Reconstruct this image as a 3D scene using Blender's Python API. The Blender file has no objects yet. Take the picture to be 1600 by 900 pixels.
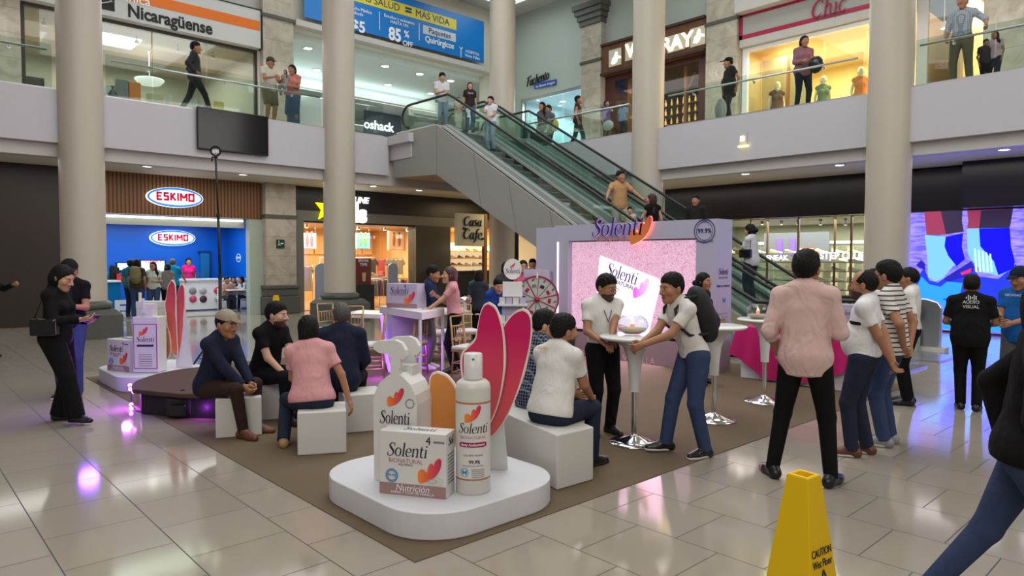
import bpy, bmesh, math, random
import numpy as np
from mathutils import Vector, Matrix
random.seed(7); np.random.seed(7)
SC = bpy.context.scene
COL = SC.collection
# ---------------------------------------------------------------- camera
FPX, H_CAM = 1078.25, 1.75
YAW, PIT, ROL = math.radians(-42.912), math.radians(2.433), math.radians(0.222)
def _rm(y, p, r):
    cy, sy = math.cos(y), math.sin(y)
    Rx = np.array([[1, 0, 0], [0, math.cos(p), -math.sin(p)], [0, math.sin(p), math.cos(p)]])
    Ry = np.array([[cy, 0, sy], [0, 1, 0], [-sy, 0, cy]])
    Rz = np.array([[math.cos(r), -math.sin(r), 0], [math.sin(r), math.cos(r), 0], [0, 0, 1]])
    return Rz @ Rx @ Ry
RM = _rm(YAW, PIT, ROL)
def _w(c): return np.array([c[0], c[2], -c[1]])
RIGHT, DOWN, FWD = (_w(RM.T @ np.array(v, float)) for v in ((1, 0, 0), (0, 1, 0), (0, 0, 1)))
def ray(px, py): return _w(RM.T @ np.array([(px - 800) / FPX, (py - 450) / FPX, 1.0]))
def _hit(px, py, ax, v):
    r = ray(px, py); o = [0, 0, H_CAM]
    return r * ((v - o[ax]) / r[ax]) + np.array(o)
def ZP(px, py, z=0.0): return _hit(px, py, 2, z)      # where a sight line meets height z
def XP(px, py, x): return _hit(px, py, 0, x)
def YP(px, py, y): return _hit(px, py, 1, y)
cam_d = bpy.data.cameras.new('camera'); cam = bpy.data.objects.new('camera', cam_d); COL.objects.link(cam)
cam_d.sensor_width = 36; cam_d.lens = FPX / 1600 * 36; cam_d.clip_end = 200
m = Matrix.Identity(4)
for i in range(3):
    m[i][0] = RIGHT[i]; m[i][1] = -DOWN[i]; m[i][2] = -FWD[i]
m[2][3] = H_CAM
cam.matrix_world = m
SC.camera = cam
# ---------------------------------------------------------------- colour management, world, big lights
SC.view_settings.view_transform = 'Standard'; SC.view_settings.look = 'None'
SC.view_settings.gamma = 1.0; SC.view_settings.use_curve_mapping = False
SC.view_settings.exposure = 0.36
wd = bpy.data.worlds.new('world'); SC.world = wd; wd.use_nodes = True
wd.node_tree.nodes['Background'].inputs[0].default_value = (0.80, 0.88, 1.0, 1)
wd.node_tree.nodes['Background'].inputs[1].default_value = 0.35
def area(name, loc, sx, sy, power, color=(1, 1, 1), rot=(0, 0, 0), spread=180):
    l = bpy.data.lights.new(name, 'AREA'); l.shape = 'RECTANGLE'; l.size = sx; l.size_y = sy
    l.energy = power; l.color = color; l.spread = math.radians(spread)
    o = bpy.data.objects.new(name, l); o.location = loc; o.rotation_euler = rot; COL.objects.link(o); return o
CEIL = 11.5
WARM, COOL, NEUT = (1.0, .86, .68), (.80, .92, 1.0), (1.0, .97, .92)
area('skylight_light', (6, 8, CEIL - .3), 10, 10, 520, (.97, .98, 1.0))
area('skylight_light', (13, 15, CEIL - .3), 4, 4, 95, (.97, .98, 1.0))
area('gallery_light', (4, 19.2, 7.9), 12, 1.5, 85, NEUT)
area('gallery_light', (17.6, 9, 7.9), 1.5, 14, 95, NEUT)
area('soffit_light', (6, 19.2, 3.98), 14, 1.2, 110, NEUT)
area('soffit_light', (17.6, 8, 3.98), 1.2, 14, 95, (1, .88, .8))
area('fill_light', (-4.5, -3.5, 8.5), 9, 6, 560, (1, .96, .90), (math.radians(62), 0, math.radians(-50)))  # unseen fill added behind the camera to brighten surfaces facing it
area('fill_light', (11, -4.5, 7.5), 8, 5, 260, (1, .96, .92), (math.radians(62), 0, math.radians(12)))  # second added fill, out of view on the near right
area('hall_light', (14, 26, 8.5), 8, 6, 260, (.88, 1.0, .97))
# ---------------------------------------------------------------- materials
MATS = {}
def mat(name, col=(.5, .5, .5), rough=.5, metal=0, emit=0, ecol=None, bump=0, bscale=40, var=0, vscale=6, trans=0, ior=1.45, coat=0, alpha=1, sheen=0):
    if name in MATS: return MATS[name]
    M_ = bpy.data.materials.new(name); M_.use_nodes = True; nt = M_.node_tree; b = nt.nodes['Principled BSDF']
    c = (*col, 1)
    b.inputs['Base Color'].default_value = c; b.inputs['Roughness'].default_value = rough
    b.inputs['Metallic'].default_value = metal; b.inputs['IOR'].default_value = ior
    b.inputs['Transmission Weight'].default_value = trans; b.inputs['Alpha'].default_value = alpha
    b.inputs['Coat Weight'].default_value = coat; b.inputs['Sheen Weight'].default_value = sheen
    if emit:
        b.inputs['Emission Color'].default_value = (*(ecol or col), 1); b.inputs['Emission Strength'].default_value = emit
    if var or bump:
        tc = nt.nodes.new('ShaderNodeTexCoord')
        if var:
            n = nt.nodes.new('ShaderNodeTexNoise'); n.inputs['Scale'].default_value = vscale; n.inputs['Detail'].default_value = 4
            nt.links.new(tc.outputs['Object'], n.inputs['Vector'])
            mx = nt.nodes.new('ShaderNodeMix'); mx.data_type = 'RGBA'
            mx.inputs[6].default_value = (*[max(0, x * (1 - var)) for x in col], 1)
            mx.inputs[7].default_value = (*[min(1, x * (1 + var)) for x in col], 1)
            nt.links.new(n.outputs[0], mx.inputs[0]); nt.links.new(mx.outputs[2], b.inputs['Base Color'])
        if bump:
            n2 = nt.nodes.new('ShaderNodeTexNoise'); n2.inputs['Scale'].default_value = bscale; n2.inputs['Detail'].default_value = 3
            nt.links.new(tc.outputs['Object'], n2.inputs['Vector'])
            bp = nt.nodes.new('ShaderNodeBump'); bp.inputs['Strength'].default_value = bump; bp.inputs['Distance'].default_value = .02
            nt.links.new(n2.outputs[0], bp.inputs['Height']); nt.links.new(bp.outputs[0], b.inputs['Normal'])
    MATS[name] = M_
    return M_
def nodes(M_): return M_.node_tree, M_.node_tree.nodes['Principled BSDF']
def ramp(nt, stops, interp='LINEAR'):
    r = nt.nodes.new('ShaderNodeValToRGB'); r.color_ramp.interpolation = interp
    e = r.color_ramp.elements
    while len(e) < len(stops): e.new(.5)
    for i, (p, c) in enumerate(stops): e[i].position = p; e[i].color = (*c, 1)
    return r
def sep_coord(nt, out='Object'):
    tc = nt.nodes.new('ShaderNodeTexCoord'); s = nt.nodes.new('ShaderNodeSeparateXYZ'); nt.links.new(tc.outputs[out], s.inputs[0]); return tc, s
def gradmat(name, stops, axis='Z', rough=.35, emit=0, out='Generated'):
    if name in MATS: return MATS[name]
    M_ = mat(name, rough=rough); nt, b = nodes(M_)
    tc, s = sep_coord(nt, out); r = ramp(nt, stops)
    nt.links.new(s.outputs[axis], r.inputs[0]); nt.links.new(r.outputs[0], b.inputs['Base Color'])
    if emit: nt.links.new(r.outputs[0], b.inputs['Emission Color']); b.inputs['Emission Strength'].default_value = emit
    return M_
# ---------------------------------------------------------------- mesh helpers
class MB:
    def __init__(s): s.v = []; s.f = []; s.m = []; s.cur = 0; s.s = []; s.smooth = False
    def add(s, vs, fs):
        n = len(s.v); s.v += [tuple(map(float, v)) for v in vs]
        s.f += [tuple(n + i for i in f) for f in fs]; s.m += [s.cur] * len(fs); s.s += [s.smooth] * len(fs)
    def box(s, x0, x1, y0, y1, z0, z1):
        if x0 > x1: x0, x1 = x1, x0
        if y0 > y1: y0, y1 = y1, y0
        if z0 > z1: z0, z1 = z1, z0
        sm = s.smooth; s.smooth = False
        s.add([(x0, y0, z0), (x1, y0, z0), (x1, y1, z0), (x0, y1, z0), (x0, y0, z1), (x1, y0, z1), (x1, y1, z1), (x0, y1, z1)],
              [(0, 3, 2, 1), (4, 5, 6, 7), (0, 1, 5, 4), (1, 2, 6, 5), (2, 3, 7, 6), (3, 0, 4, 7)]); s.smooth = sm; return s
    def obox(s, c, ux, uy, uz, hx, hy, hz):
        c, ux, uy, uz = (np.array(a, float) for a in (c, ux, uy, uz))
        vs = [c + ux * hx * a + uy * hy * b + uz * hz * d for d in (-1, 1) for b in (-1, 1) for a in (-1, 1)]
        s.add(vs, [(0, 2, 3, 1), (4, 5, 7, 6), (0, 1, 5, 4), (1, 3, 7, 5), (3, 2, 6, 7), (2, 0, 4, 6)]); return s
    def lathe(s, prof, c=(0, 0, 0), n=24, axis='Z', flip=False):
        vs = []; fs = []; P = len(prof)
        for i in range(n):
            a = 2 * math.pi * i / n
            for r, z in prof:
                x, y = r * math.cos(a), r * math.sin(a)
                p = (x, y, z) if axis == 'Z' else ((z, x, y) if axis == 'X' else (x, z, y))
                vs.append((p[0] + c[0], p[1] + c[1], p[2] + c[2]))
        for i in range(n):
            j = (i + 1) % n
            for k in range(P - 1): fs.append((i * P + k, j * P + k, j * P + k + 1, i * P + k + 1))
        sm = s.smooth; s.smooth = True; s.add(vs, fs); s.smooth = False
        if prof[0][0] > 1e-4: s.add([vs[i * P] for i in range(n)], [tuple(range(n))[::-1]])
        if prof[-1][0] > 1e-4: s.add([vs[i * P + P - 1] for i in range(n)], [tuple(range(n))])
        s.smooth = sm; return s
    def tube(s, pts, r, n=8, closed=False):
        pts = [np.array(p, float) for p in pts]; L = len(pts); rs = r if isinstance(r, (list, tuple)) else [r] * L
        vs = []; up = None
        for i, p in enumerate(pts):
            a = pts[(i - 1) % L] if (i > 0 or closed) else p; b = pts[(i + 1) % L] if (i < L - 1 or closed) else p
            t = b - a; t = t / (np.linalg.norm(t) + 1e-12)
            if up is None: up = np.array([0, 0, 1.]) if abs(t[2]) < .9 else np.array([1., 0, 0])
            u = np.cross(t, up); u /= np.linalg.norm(u) + 1e-12; w = np.cross(u, t); up = w
            for k in range(n):
                a2 = 2 * math.pi * k / n; vs.append(p + rs[i] * (u * math.cos(a2) + w * math.sin(a2)))
        fs = []
        for i in range(L if closed else L - 1):
            j = (i + 1) % L
            for k in range(n): q = (k + 1) % n; fs.append((i * n + k, i * n + q, j * n + q, j * n + k))
        if not closed: fs += [tuple(range(n))[::-1], tuple((L - 1) * n + k for k in range(n))]
        sm = s.smooth; s.smooth = n > 4; s.add(vs, fs); s.smooth = sm; return s
    def prism(s, poly, o, u, v, d):
        """polygon (list of 2D) in the plane o + a*u + b*v, thickened by vector d"""
        o, u, v, d = (np.array(a, float) for a in (o, u, v, d)); n = len(poly)
        P = [o + a * u + b * v for a, b in poly]; Q = [p + d for p in P]
        s.add(P + Q, [tuple(range(n))[::-1], tuple(range(n, 2 * n))] + [(i, (i + 1) % n, n + (i + 1) % n, n + i) for i in range(n)]); return s
    def ell(s, c, r, n=12, R=None):
        vs = []; fs = []; m_ = n // 2
        for j in range(m_ + 1):
            th = math.pi * j / m_
            for i in range(n):
                ph = 2 * math.pi * i / n
                p = np.array([r[0] * math.sin(th) * math.cos(ph), r[1] * math.sin(th) * math.sin(ph), r[2] * math.cos(th)])
                if R is not None: p = R @ p
                vs.append(p + np.array(c, float))
        for j in range(m_):
            for i in range(n): k = (i + 1) % n; fs.append((j * n + i, (j + 1) * n + i, (j + 1) * n + k, j * n + k))
        sm = s.smooth; s.smooth = True; s.add(vs, fs); s.smooth = sm; return s
    def build(s, name, mats, parent=None, kind=None, label=None):
        me = bpy.data.meshes.new(name); me.from_pydata(s.v, [], s.f)
        if not isinstance(mats, (list, tuple)): mats = [mats]
        for a in mats: me.materials.append(a)
        me.polygons.foreach_set('material_index', s.m); me.polygons.foreach_set('use_smooth', s.s); me.update()
        return link(name, me, parent, kind, label)
def link(name, me, parent=None, kind=None, label=None):
    o = bpy.data.objects.new(name, me); COL.objects.link(o)
    if parent is not None: o.parent = parent; o.matrix_parent_inverse = PW[parent.name].inverted() if parent.name in PW else Matrix.Identity(4)
    if kind: o['kind'] = kind
    if label: o['label'] = label
    return o
PW = {}
def thing(name, label, cat, loc=(0, 0, 0), group=None):
    o = bpy.data.objects.new(name, None); COL.objects.link(o); o.location = loc; o.empty_display_size = .1
    PW[o.name] = Matrix.Translation(Vector(loc)); o['label'] = label; o['category'] = cat
    if group: o['group'] = group
    return o
def tag(o, label, cat, group=None, kind=None):
    o['label'] = label; o['category'] = cat
    if group: o['group'] = group
    if kind: o['kind'] = kind
    return o
def kids(o): return [c for c in ALLKIDS.get(o.name, [])]
ALLKIDS = {}
def copy_tree(root, loc, rotz=0, label=None, group=None, scale=None):
    """a copy of a thing with its parts and sub-parts"""
    r = root.copy(); COL.objects.link(r); r.location = loc; r.rotation_euler = (0, 0, rotz)
    if scale: r.scale = (scale,) * 3 if isinstance(scale, (int, float)) else scale
    if label: r['label'] = label
    if group: r['group'] = group
    for ch in root.children:
        c = ch.copy(); COL.objects.link(c); c.parent = r
        for g in ch.children:
            d = g.copy(); COL.objects.link(d); d.parent = c
    return r
def struct(name, mb, m_, **k): return mb.build(name, m_, None, 'structure')
def box1(name, m_, x0, x1, y0, y1, z0, z1, parent=None, kind=None):
    return MB().box(x0, x1, y0, y1, z0, z1).build(name, m_, parent, kind)
def sbox(name, m_, x0, x1, y0, y1, z0, z1): return box1(name, m_, x0, x1, y0, y1, z0, z1, None, 'structure')
def bevel(o, w=.01, seg=2):
    md = o.modifiers.new('bevel', 'BEVEL'); md.width = w; md.segments = seg; md.limit_method = 'ANGLE'; return o
# text: origin, right and up vectors in the world
def text(s, size, o, right, up, m_, parent, ext=.004, bold=0.0, shear=0, align='CENTER', name='lettering', sx=1.0, spacing=1.0):
    c = bpy.data.curves.new('lettering', 'FONT'); c.body = s; c.size = size; c.extrude = ext; c.offset = bold * size; c.shear = shear
    c.align_x = align; c.align_y = 'CENTER'; c.space_character = spacing; c.resolution_u = 4
    t = bpy.data.objects.new('lettering', c); COL.objects.link(t)
    dg = bpy.context.evaluated_depsgraph_get(); me = bpy.data.meshes.new_from_object(t.evaluated_get(dg)); bpy.data.objects.remove(t)
    r = Vector(right).normalized(); u = Vector(up).normalized(); n = r.cross(u)
    M4 = Matrix.Identity(4)
    for i in range(3): M4[i][0] = r[i] * sx; M4[i][1] = u[i]; M4[i][2] = n[i]; M4[i][3] = o[i]
    me.transform(M4); me.materials.clear(); me.materials.append(m_)
    ob = link(name, me, parent); return ob
def cat_rom(pts, k=6):
    P = [np.array(p, float) for p in pts]; P = [P[0]] + P + [P[-1]]; out = []
    for i in range(1, len(P) - 2):
        for j in range(k):
            t = j / k; a, b, c, d = P[i - 1:i + 3]
            out.append(.5 * (2 * b + (c - a) * t + (2 * a - 5 * b + 4 * c - d) * t * t + (3 * b - a - 3 * c + d) * t ** 3))
    out.append(P[-2]); return out
# brush lettering: strokes of (x, y, width)
GL = {
 'S': (.50, [[(.43, .57, .03), (.40, .68, .03), (.28, .73, .03), (.14, .66, .07), (.14, .53, .10), (.26, .40, .12), (.39, .27, .11), (.39, .11, .07), (.24, -.01, .03), (.10, .02, .025), (.03, .17, .02)], [(.43, .74, .02), (.435, .54, .035)], [(.03, .2, .03), (.03, -.01, .02)]]),
 'o': (.47, [[(.22, .47, .02), (.09, .40, .07), (.05, .235, .085), (.09, .07, .06), (.22, 0, .02), (.35, .07, .07), (.39, .235, .085), (.35, .40, .06), (.22, .47, .02)]]),
 'l': (.24, [[(.11, .0, .085), (.11, .76, .085)], [(.03, .745, .025), (.13, .75, .03)], [(.01, .012, .024), (.21, .012, .024)]]),
 'e': (.42, [[(.07, .26, .022), (.36, .26, .022)], [(.36, .26, .05), (.34, .40, .07), (.21, .47, .025), (.09, .39, .06), (.05, .235, .085), (.10, .06, .07), (.23, 0, .03), (.37, .09, .02)]]),
 'n': (.50, [[(.10, 0, .08), (.10, .44, .08)], [(.02, .445, .024), (.12, .45, .03)], [(.11, .36, .02), (.20, .45, .03), (.31, .46, .06), (.38, .36, .085), (.38, 0, .08)], [(.01, .012, .024), (.19, .012, .024)], [(.29, .012, .024), (.48, .012, .024)]]),
 't': (.32, [[(.13, .63, .02), (.12, .5, .08), (.12, .12, .085), (.17, .01, .06), (.29, .05, .02)], [(.01, .45, .026), (.28, .45, .026)]]),
 'i': (.24, [[(.11, 0, .08), (.11, .44, .08)], [(.03, .445, .024), (.13, .45, .03)], [(.01, .012, .024), (.21, .012, .024)], [(.11, .60, .09), (.12, .68, .09)]]),
 'C': (.60, [[(.52, .56, .05), (.50, .68, .03), (.36, .72, .04), (.16, .58, .08), (.08, .32, .11), (.16, .08, .09), (.34, .02, .05), (.52, .14, .03)]]),
 'a': (.46, [[(.34, .40, .03), (.20, .46, .03), (.07, .30, .08), (.08, .08, .08), (.2, .0, .04), (.34, .2, .03)], [(.36, .45, .08), (.34, .1, .085), (.40, .0, .05), (.48, .06, .03)]]),
 's': (.36, [[(.30, .42, .04), (.20, .47, .04), (.10, .40, .07), (.16, .27, .08), (.27, .17, .08), (.26, .05, .06), (.14, 0, .04), (.03, .08, .03)]]),
 'f': (.34, [[(.40, .66, .04), (.32, .74, .04), (.22, .66, .07), (.17, .3, .09), (.14, -.1, .08), (.04, -.22, .04), (-.04, -.14, .03)], [(.04, .43, .035), (.34, .43, .035)]]),
 'h': (.48, [[(.14, .74, .07), (.10, 0, .085)], [(.11, .3, .03), (.22, .45, .04), (.33, .42, .07), (.35, .1, .08), (.42, 0, .04)]]),
 'c': (.40, [[(.33, .38, .05), (.25, .46, .03), (.12, .42, .06), (.05, .24, .085), (.1, .05, .07), (.22, 0, .04), (.36, .1, .02)]]),
 'd': (.48, [[(.34, .40, .03), (.20, .46, .03), (.07, .30, .08), (.08, .08, .08), (.2, .0, .04), (.34, .2, .03)], [(.40, .74, .07), (.35, .1, .085), (.42, .0, .05)]]),
 'ó': (.45, [[(.22, .47, .02), (.09, .40, .06), (.05, .235, .07), (.09, .07, .05), (.22, 0, .02), (.35, .07, .06), (.39, .235, .07), (.35, .40, .05), (.22, .47, .02)], [(.2, .56, .03), (.3, .68, .06)]]),
 'N': (.66, [[(.1, 0, .04), (.1, .7, .04)], [(.1, .7, .08), (.52, 0, .08)], [(.52, 0, .04), (.52, .7, .04)]]),
 'u': (.48, [[(.1, .45, .07), (.09, .15, .08), (.17, 0, .04), (.33, .15, .03)], [(.36, .45, .08), (.35, .1, .08), (.42, 0, .04)]]),
 'r': (.36, [[(.1, .45, .07), (.1, 0, .08)], [(.1, .3, .03), (.2, .43, .04), (.31, .44, .06)]]),
 'F': (.55, [[(.16, .0, .09), (.2, .7, .07)], [(.0, .66, .04), (.3, .72, .06), (.62, .78, .05)], [(.05, .4, .03), (.42, .42, .06)]]),
}
def script(s, size, o, right, up, m_, parent, shear=0.0, th=.004, name='lettering', sx=1.0, align='CENTER', fat=1.0):
    W = sum(GL[c][0] if c in GL else .3 for c in s) * sx
    r = np.array(right, float); r /= np.linalg.norm(r); u = np.array(up, float); u /= np.linalg.norm(u); n = np.cross(r, u)
    o = np.array(o, float); mb = MB(); x = -W / 2 if align == 'CENTER' else 0
    for ch in s:
        if ch not in GL: x += .3 * sx; continue
        adv, strokes = GL[ch]
        for st in strokes:
            pts = cat_rom(st, 6) if len(st) > 2 else [np.array(p, float) for p in st]
            L = []; R = []
            for i, p in enumerate(pts):
                a = pts[max(i - 1, 0)][:2]; b = pts[min(i + 1, len(pts) - 1)][:2]; t = b - a; t = t / (np.linalg.norm(t) + 1e-9)
                nn = np.array([-t[1], t[0]]) * p[2] * .5 * fat
                for S_, q in ((L, p[:2] + nn), (R, p[:2] - nn)):
                    X_ = x + (q[0] + shear * q[1]) * sx; S_.append(o + size * (X_ * r + (q[1] - .3) * u))
            k = len(L); vs = L + R; vs = vs + [v + n * th for v in vs]
            fs = [(i + 2 * k, i + 3 * k, i + 1 + 3 * k, i + 1 + 2 * k) for i in range(k - 1)]
            fs += [(i, i + 1, i + 1 + 2 * k, i + 2 * k) for i in range(k - 1)] + [(i + k, i + 3 * k, i + 1 + 3 * k, i + 1 + k) for i in range(k - 1)]
            mb.add(vs, fs)
        x += adv * sx
    return mb.build(name, m_, parent)
BFLY = [(0, .08), (-.01, .3), (.03, .46), (.13, .53), (.25, .5), (.37, .42), (.40, .58), (.47, .74), (.56, .8), (.64, .72), (.70, .86), (.80, .98), (.9, 1.0), (.96, .9), (.93, .68), (.82, .44), (.65, .24), (.44, .1), (.2, .01), (.06, .0)]
def butterfly(size, o, right, up, m_, parent, th=.004, name='butterfly_emblem'):
    r = np.array(right, float); r /= np.linalg.norm(r); u = np.array(up, float); u /= np.linalg.norm(u); n = np.cross(r, u)
    pts = [tuple(p) for p in cat_rom(BFLY + [BFLY[0]], 3)[:-1]]
    return MB().prism([((a - .5) * size, (b - .5) * size) for a, b in pts], np.array(o, float), r, u, n * th).build(name, m_, parent)
def rrect(w, h, r, n=4):
    out = []
    for cx, cy, a0 in ((w / 2 - r, h / 2 - r, 0), (-w / 2 + r, h / 2 - r, 90), (-w / 2 + r, -h / 2 + r, 180), (w / 2 - r, -h / 2 + r, 270)):
        for k in range(n + 1): a = math.radians(a0 + 90 * k / n); out.append((cx + r * math.cos(a), cy + r * math.sin(a)))
    return out
def disc(r, n=24): return [(r * math.cos(2 * math.pi * i / n), r * math.sin(2 * math.pi * i / n)) for i in range(n)]
def ring(mb, ro, ri, o, u, v, d, n=24):
    o, u, v, d = (np.array(a, float) for a in (o, u, v, d)); P = []
    for i in range(n):
        a = 2 * math.pi * i / n; c = u * math.cos(a) + v * math.sin(a); P += [o + c * ro, o + c * ri, o + c * ro + d, o + c * ri + d]
    F = []
    for i in range(n):
        j = (i + 1) % n; a, b = 4 * i, 4 * j; F += [(a + 2, b + 2, b + 3, a + 3), (a, b, b + 2, a + 2), (a + 1, a + 3, b + 3, b + 1)]
    mb.add(P, F)
UX, UY, UZ = np.array([1., 0, 0]), np.array([0, 1., 0]), np.array([0, 0, 1.])
# ================================================================= materials used across the place
white = mat('white_paint', (.50, .475, .455), .55, var=.02); lilac = mat('parapet_paint', (.52, .50, .53), .5, var=.02)
cream = mat('cream_paint', (.64, .61, .52), .55, var=.03)
colm = mat('column_paint', (.50, .45, .375), .4, var=.03)
stone = mat('base_stone', (.085, .087, .072), .45, var=.15, bump=.05)
black = mat('black_matte', (.012, .012, .013), .6); blackg = mat('black_gloss', (.01, .01, .012), .12)
dbrown = mat('dark_panel', (.032, .024, .020), .45, var=.1)
steel = mat('brushed_steel', (.55, .56, .57), .3, 1); chrome = mat('chrome', (.8, .8, .82), .12, 1)
whiteg = mat('white_gloss', (.80, .80, .80), .22); whitep = mat('white_laminate', (.74, .73, .76), .35)
lampm = mat('lamp_glow', (1, .97, .9), .5, emit=9); warmlamp = mat('warm_lamp_glow', (1, .75, .4), .5, emit=14)
coolglow = mat('cove_glow', (.9, 1, 1), .5, emit=2.3); ledglow = mat('white_led', (1, 1, 1), .5, emit=1.25)
def glassmat(name, tint, gl=.07):
    M_ = bpy.data.materials.new(name); M_.use_nodes = True; nt = M_.node_tree
    for n in list(nt.nodes): nt.nodes.remove(n)
    o = nt.nodes.new('ShaderNodeOutputMaterial'); t = nt.nodes.new('ShaderNodeBsdfTransparent'); g = nt.nodes.new('ShaderNodeBsdfGlossy')
    t.inputs[0].default_value = (*tint, 1); g.inputs['Roughness'].default_value = .02
    mx = nt.nodes.new('ShaderNodeMixShader'); f = nt.nodes.new('ShaderNodeLayerWeight'); f.inputs[0].default_value = .5
    pw = nt.nodes.new('ShaderNodeMath'); pw.operation = 'POWER'; pw.inputs[1].default_value = 3.5; ad = nt.nodes.new('ShaderNodeMath'); ad.operation = 'MULTIPLY_ADD'; ad.inputs[1].default_value = .45; ad.inputs[2].default_value = gl * .6
    nt.links.new(f.outputs['Facing'], pw.inputs[0]); nt.links.new(pw.outputs[0], ad.inputs[0]); nt.links.new(ad.outputs[0], mx.inputs[0]); nt.links.new(t.outputs[0], mx.inputs[1]); nt.links.new(g.outputs[0], mx.inputs[2])
    nt.links.new(mx.outputs[0], o.inputs[0]); return M_
glass = glassmat('clear_glass', (.93, .96, .95)); glassg = glassmat('green_glass', (.82, .90, .87)); 
# polished tile floor, running bond of square tiles
tile = mat('floor_tile', rough=.07, coat=.0); nt, b = nodes(tile)
tc = nt.nodes.new('ShaderNodeTexCoord'); mp = nt.nodes.new('ShaderNodeMapping'); sx_ = nt.nodes.new('ShaderNodeSeparateXYZ'); cb = nt.nodes.new('ShaderNodeCombineXYZ')
nt.links.new(tc.outputs['Object'], sx_.inputs[0]); nt.links.new(sx_.outputs['Y'], cb.inputs['X']); nt.links.new(sx_.outputs['X'], cb.inputs['Y']); nt.links.new(cb.outputs[0], mp.inputs[0])
mp.inputs['Location'].default_value = (-1.25 + .584 * 20, -.74 + .584 * 20, 0)
bk = nt.nodes.new('ShaderNodeTexBrick'); bk.offset = .5; bk.inputs['Scale'].default_value = 1; bk.inputs['Brick Width'].default_value = .584; bk.inputs['Row Height'].default_value = .584
bk.inputs['Mortar Size'].default_value = .0035; bk.inputs['Mortar Smooth'].default_value = 0; bk.inputs['Bias'].default_value = 0
bk.inputs['Color1'].default_value = (.30, .265, .215, 1); bk.inputs['Color2'].default_value = (.325, .287, .235, 1); bk.inputs['Mortar'].default_value = (.05, .045, .04, 1)
nt.links.new(mp.outputs[0], bk.inputs['Vector']); nt.links.new(bk.outputs['Color'], b.inputs['Base Color'])
r_ = nt.nodes.new('ShaderNodeMapRange'); r_.inputs[3].default_value = .09; r_.inputs[4].default_value = .6; nt.links.new(bk.outputs['Fac'], r_.inputs[0]); nt.links.new(r_.outputs[0], b.inputs['Roughness'])
sbox('floor', tile, -9, 30, -7, 36, -.1, 0)
marble = mat('beige_marble', (.36, .33, .27), .35); nt, b = nodes(marble)
tc = nt.nodes.new('ShaderNodeTexCoord'); n1 = nt.nodes.new('ShaderNodeTexNoise'); n1.inputs['Scale'].default_value = 2.2; n1.inputs['Detail'].default_value = 8; n1.inputs['Distortion'].default_value = 1.2
nt.links.new(tc.outputs['Object'], n1.inputs['Vector']); r_ = ramp(nt, [(.3, (.33, .285, .22)), (.5, (.43, .385, .31)), (.7, (.50, .46, .39))])
s2 = nt.nodes.new('ShaderNodeSeparateXYZ'); nt.links.new(tc.outputs['Object'], s2.inputs[0])
md_ = nt.nodes.new('ShaderNodeMath'); md_.operation = 'FRACT'; dv = nt.nodes.new('ShaderNodeMath'); dv.operation = 'DIVIDE'; dv.inputs[1].default_value = .6
nt.links.new(s2.outputs['Z'], dv.inputs[0]); nt.links.new(dv.outputs[0], md_.inputs[0]); gt = nt.nodes.new('ShaderNodeMath'); gt.operation = 'GREATER_THAN'; gt.inputs[1].default_value = .015
nt.links.new(md_.outputs[0], gt.inputs[0]); mx = nt.nodes.new('ShaderNodeMix'); mx.data_type = 'RGBA'; mx.inputs[6].default_value = (.2, .18, .15, 1)
nt.links.new(n1.outputs[0], r_.inputs[0]); nt.links.new(gt.outputs[0], mx.inputs[0]); nt.links.new(r_.outputs[0], mx.inputs[7]); nt.links.new(mx.outputs[2], b.inputs['Base Color'])
# ================================================================= large structure
Y0, Y1, X0, X1 = 17.3, 20.9, 15.6, 19.3
LZ = 5.27
def parapet(nm, x0, x1, y0, y1): sbox(nm, lilac, x0, x1, y0, y1, 4.16, LZ)
parapet('wall_left', -8, 11.15, Y0, Y0 + .22)
parapet('wall_left', 11.15, 14.75, Y0 - .95, Y0 + .22) if 0 else sbox('wall_left', lilac, 11.1, 11.27, 16.2, Y0 + .1, 5.02, LZ)
parapet('wall_right', X0, X0 + .22, -6, 16.6)
sbox('wall_corner', lilac, 14.85, X0 + .22, 16.6, Y0 + .22, 4.16, LZ)
sbox('trim_1', white, -8, 16, Y0 + .16, Y0 + .5, 3.88, 4.17); sbox('trim_2', white, X0 + .16, X0 + .5, -6, Y0 + .5, 3.9, 4.17)
# gallery slabs: underside is the soffit of the ground floor
sbox('ceiling', cream, -8, X1 + 5, Y0 + .2, 36, 4.05, 5.2)
sbox('ceiling', cream, X0 + .2, X1 + 6, -6, Y0 + .2, 4.05, 5.2)
sbox('ceiling', lilac, 11.25, 14.85, 16.3, Y0 + .2, 4.6, 5.2)
# shop front planes, ground floor left
woodm = mat('wood_slats', (.16, .065, .02), .45); nt, b = nodes(woodm)
tc, s = sep_coord(nt); w_ = nt.nodes.new('ShaderNodeTexWave'); w_.bands_direction = 'X'; w_.inputs['Scale'].default_value = 3.2; w_.inputs['Distortion'].default_value = .3
nt.links.new(tc.outputs['Object'], w_.inputs['Vector']); r_ = ramp(nt, [(0, (.05, .018, .006)), (.35, (.17, .07, .02)), (1, (.24, .11, .035))]); nt.links.new(w_.outputs['Color'], r_.inputs[0]); nt.links.new(r_.outputs[0], b.inputs['Base Color'])
sbox('wall_dark', dbrown, -8, 1.62, Y1 - .06, Y1 + .3, 0, 4.05); sbox('wall_dark', dbrown, 1.68, 3.7, Y1 - .16, Y1 + .3, 0, 4.05)
sbox('wall_wood', woodm, 3.7, 8.88, Y1, Y1 + .3, 2.93, 4.05)
sbox('trim_3', mat('pale_green_paint', (.40, .47, .38), .5), 8.5, 8.9, Y1 + .02, Y1 + .3, 0, 2.93)
grey_b = mat('grey_fascia', (.16, .155, .13), .4); dk_b = mat('dark_fascia', (.022, .02, .022), .3)
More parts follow.
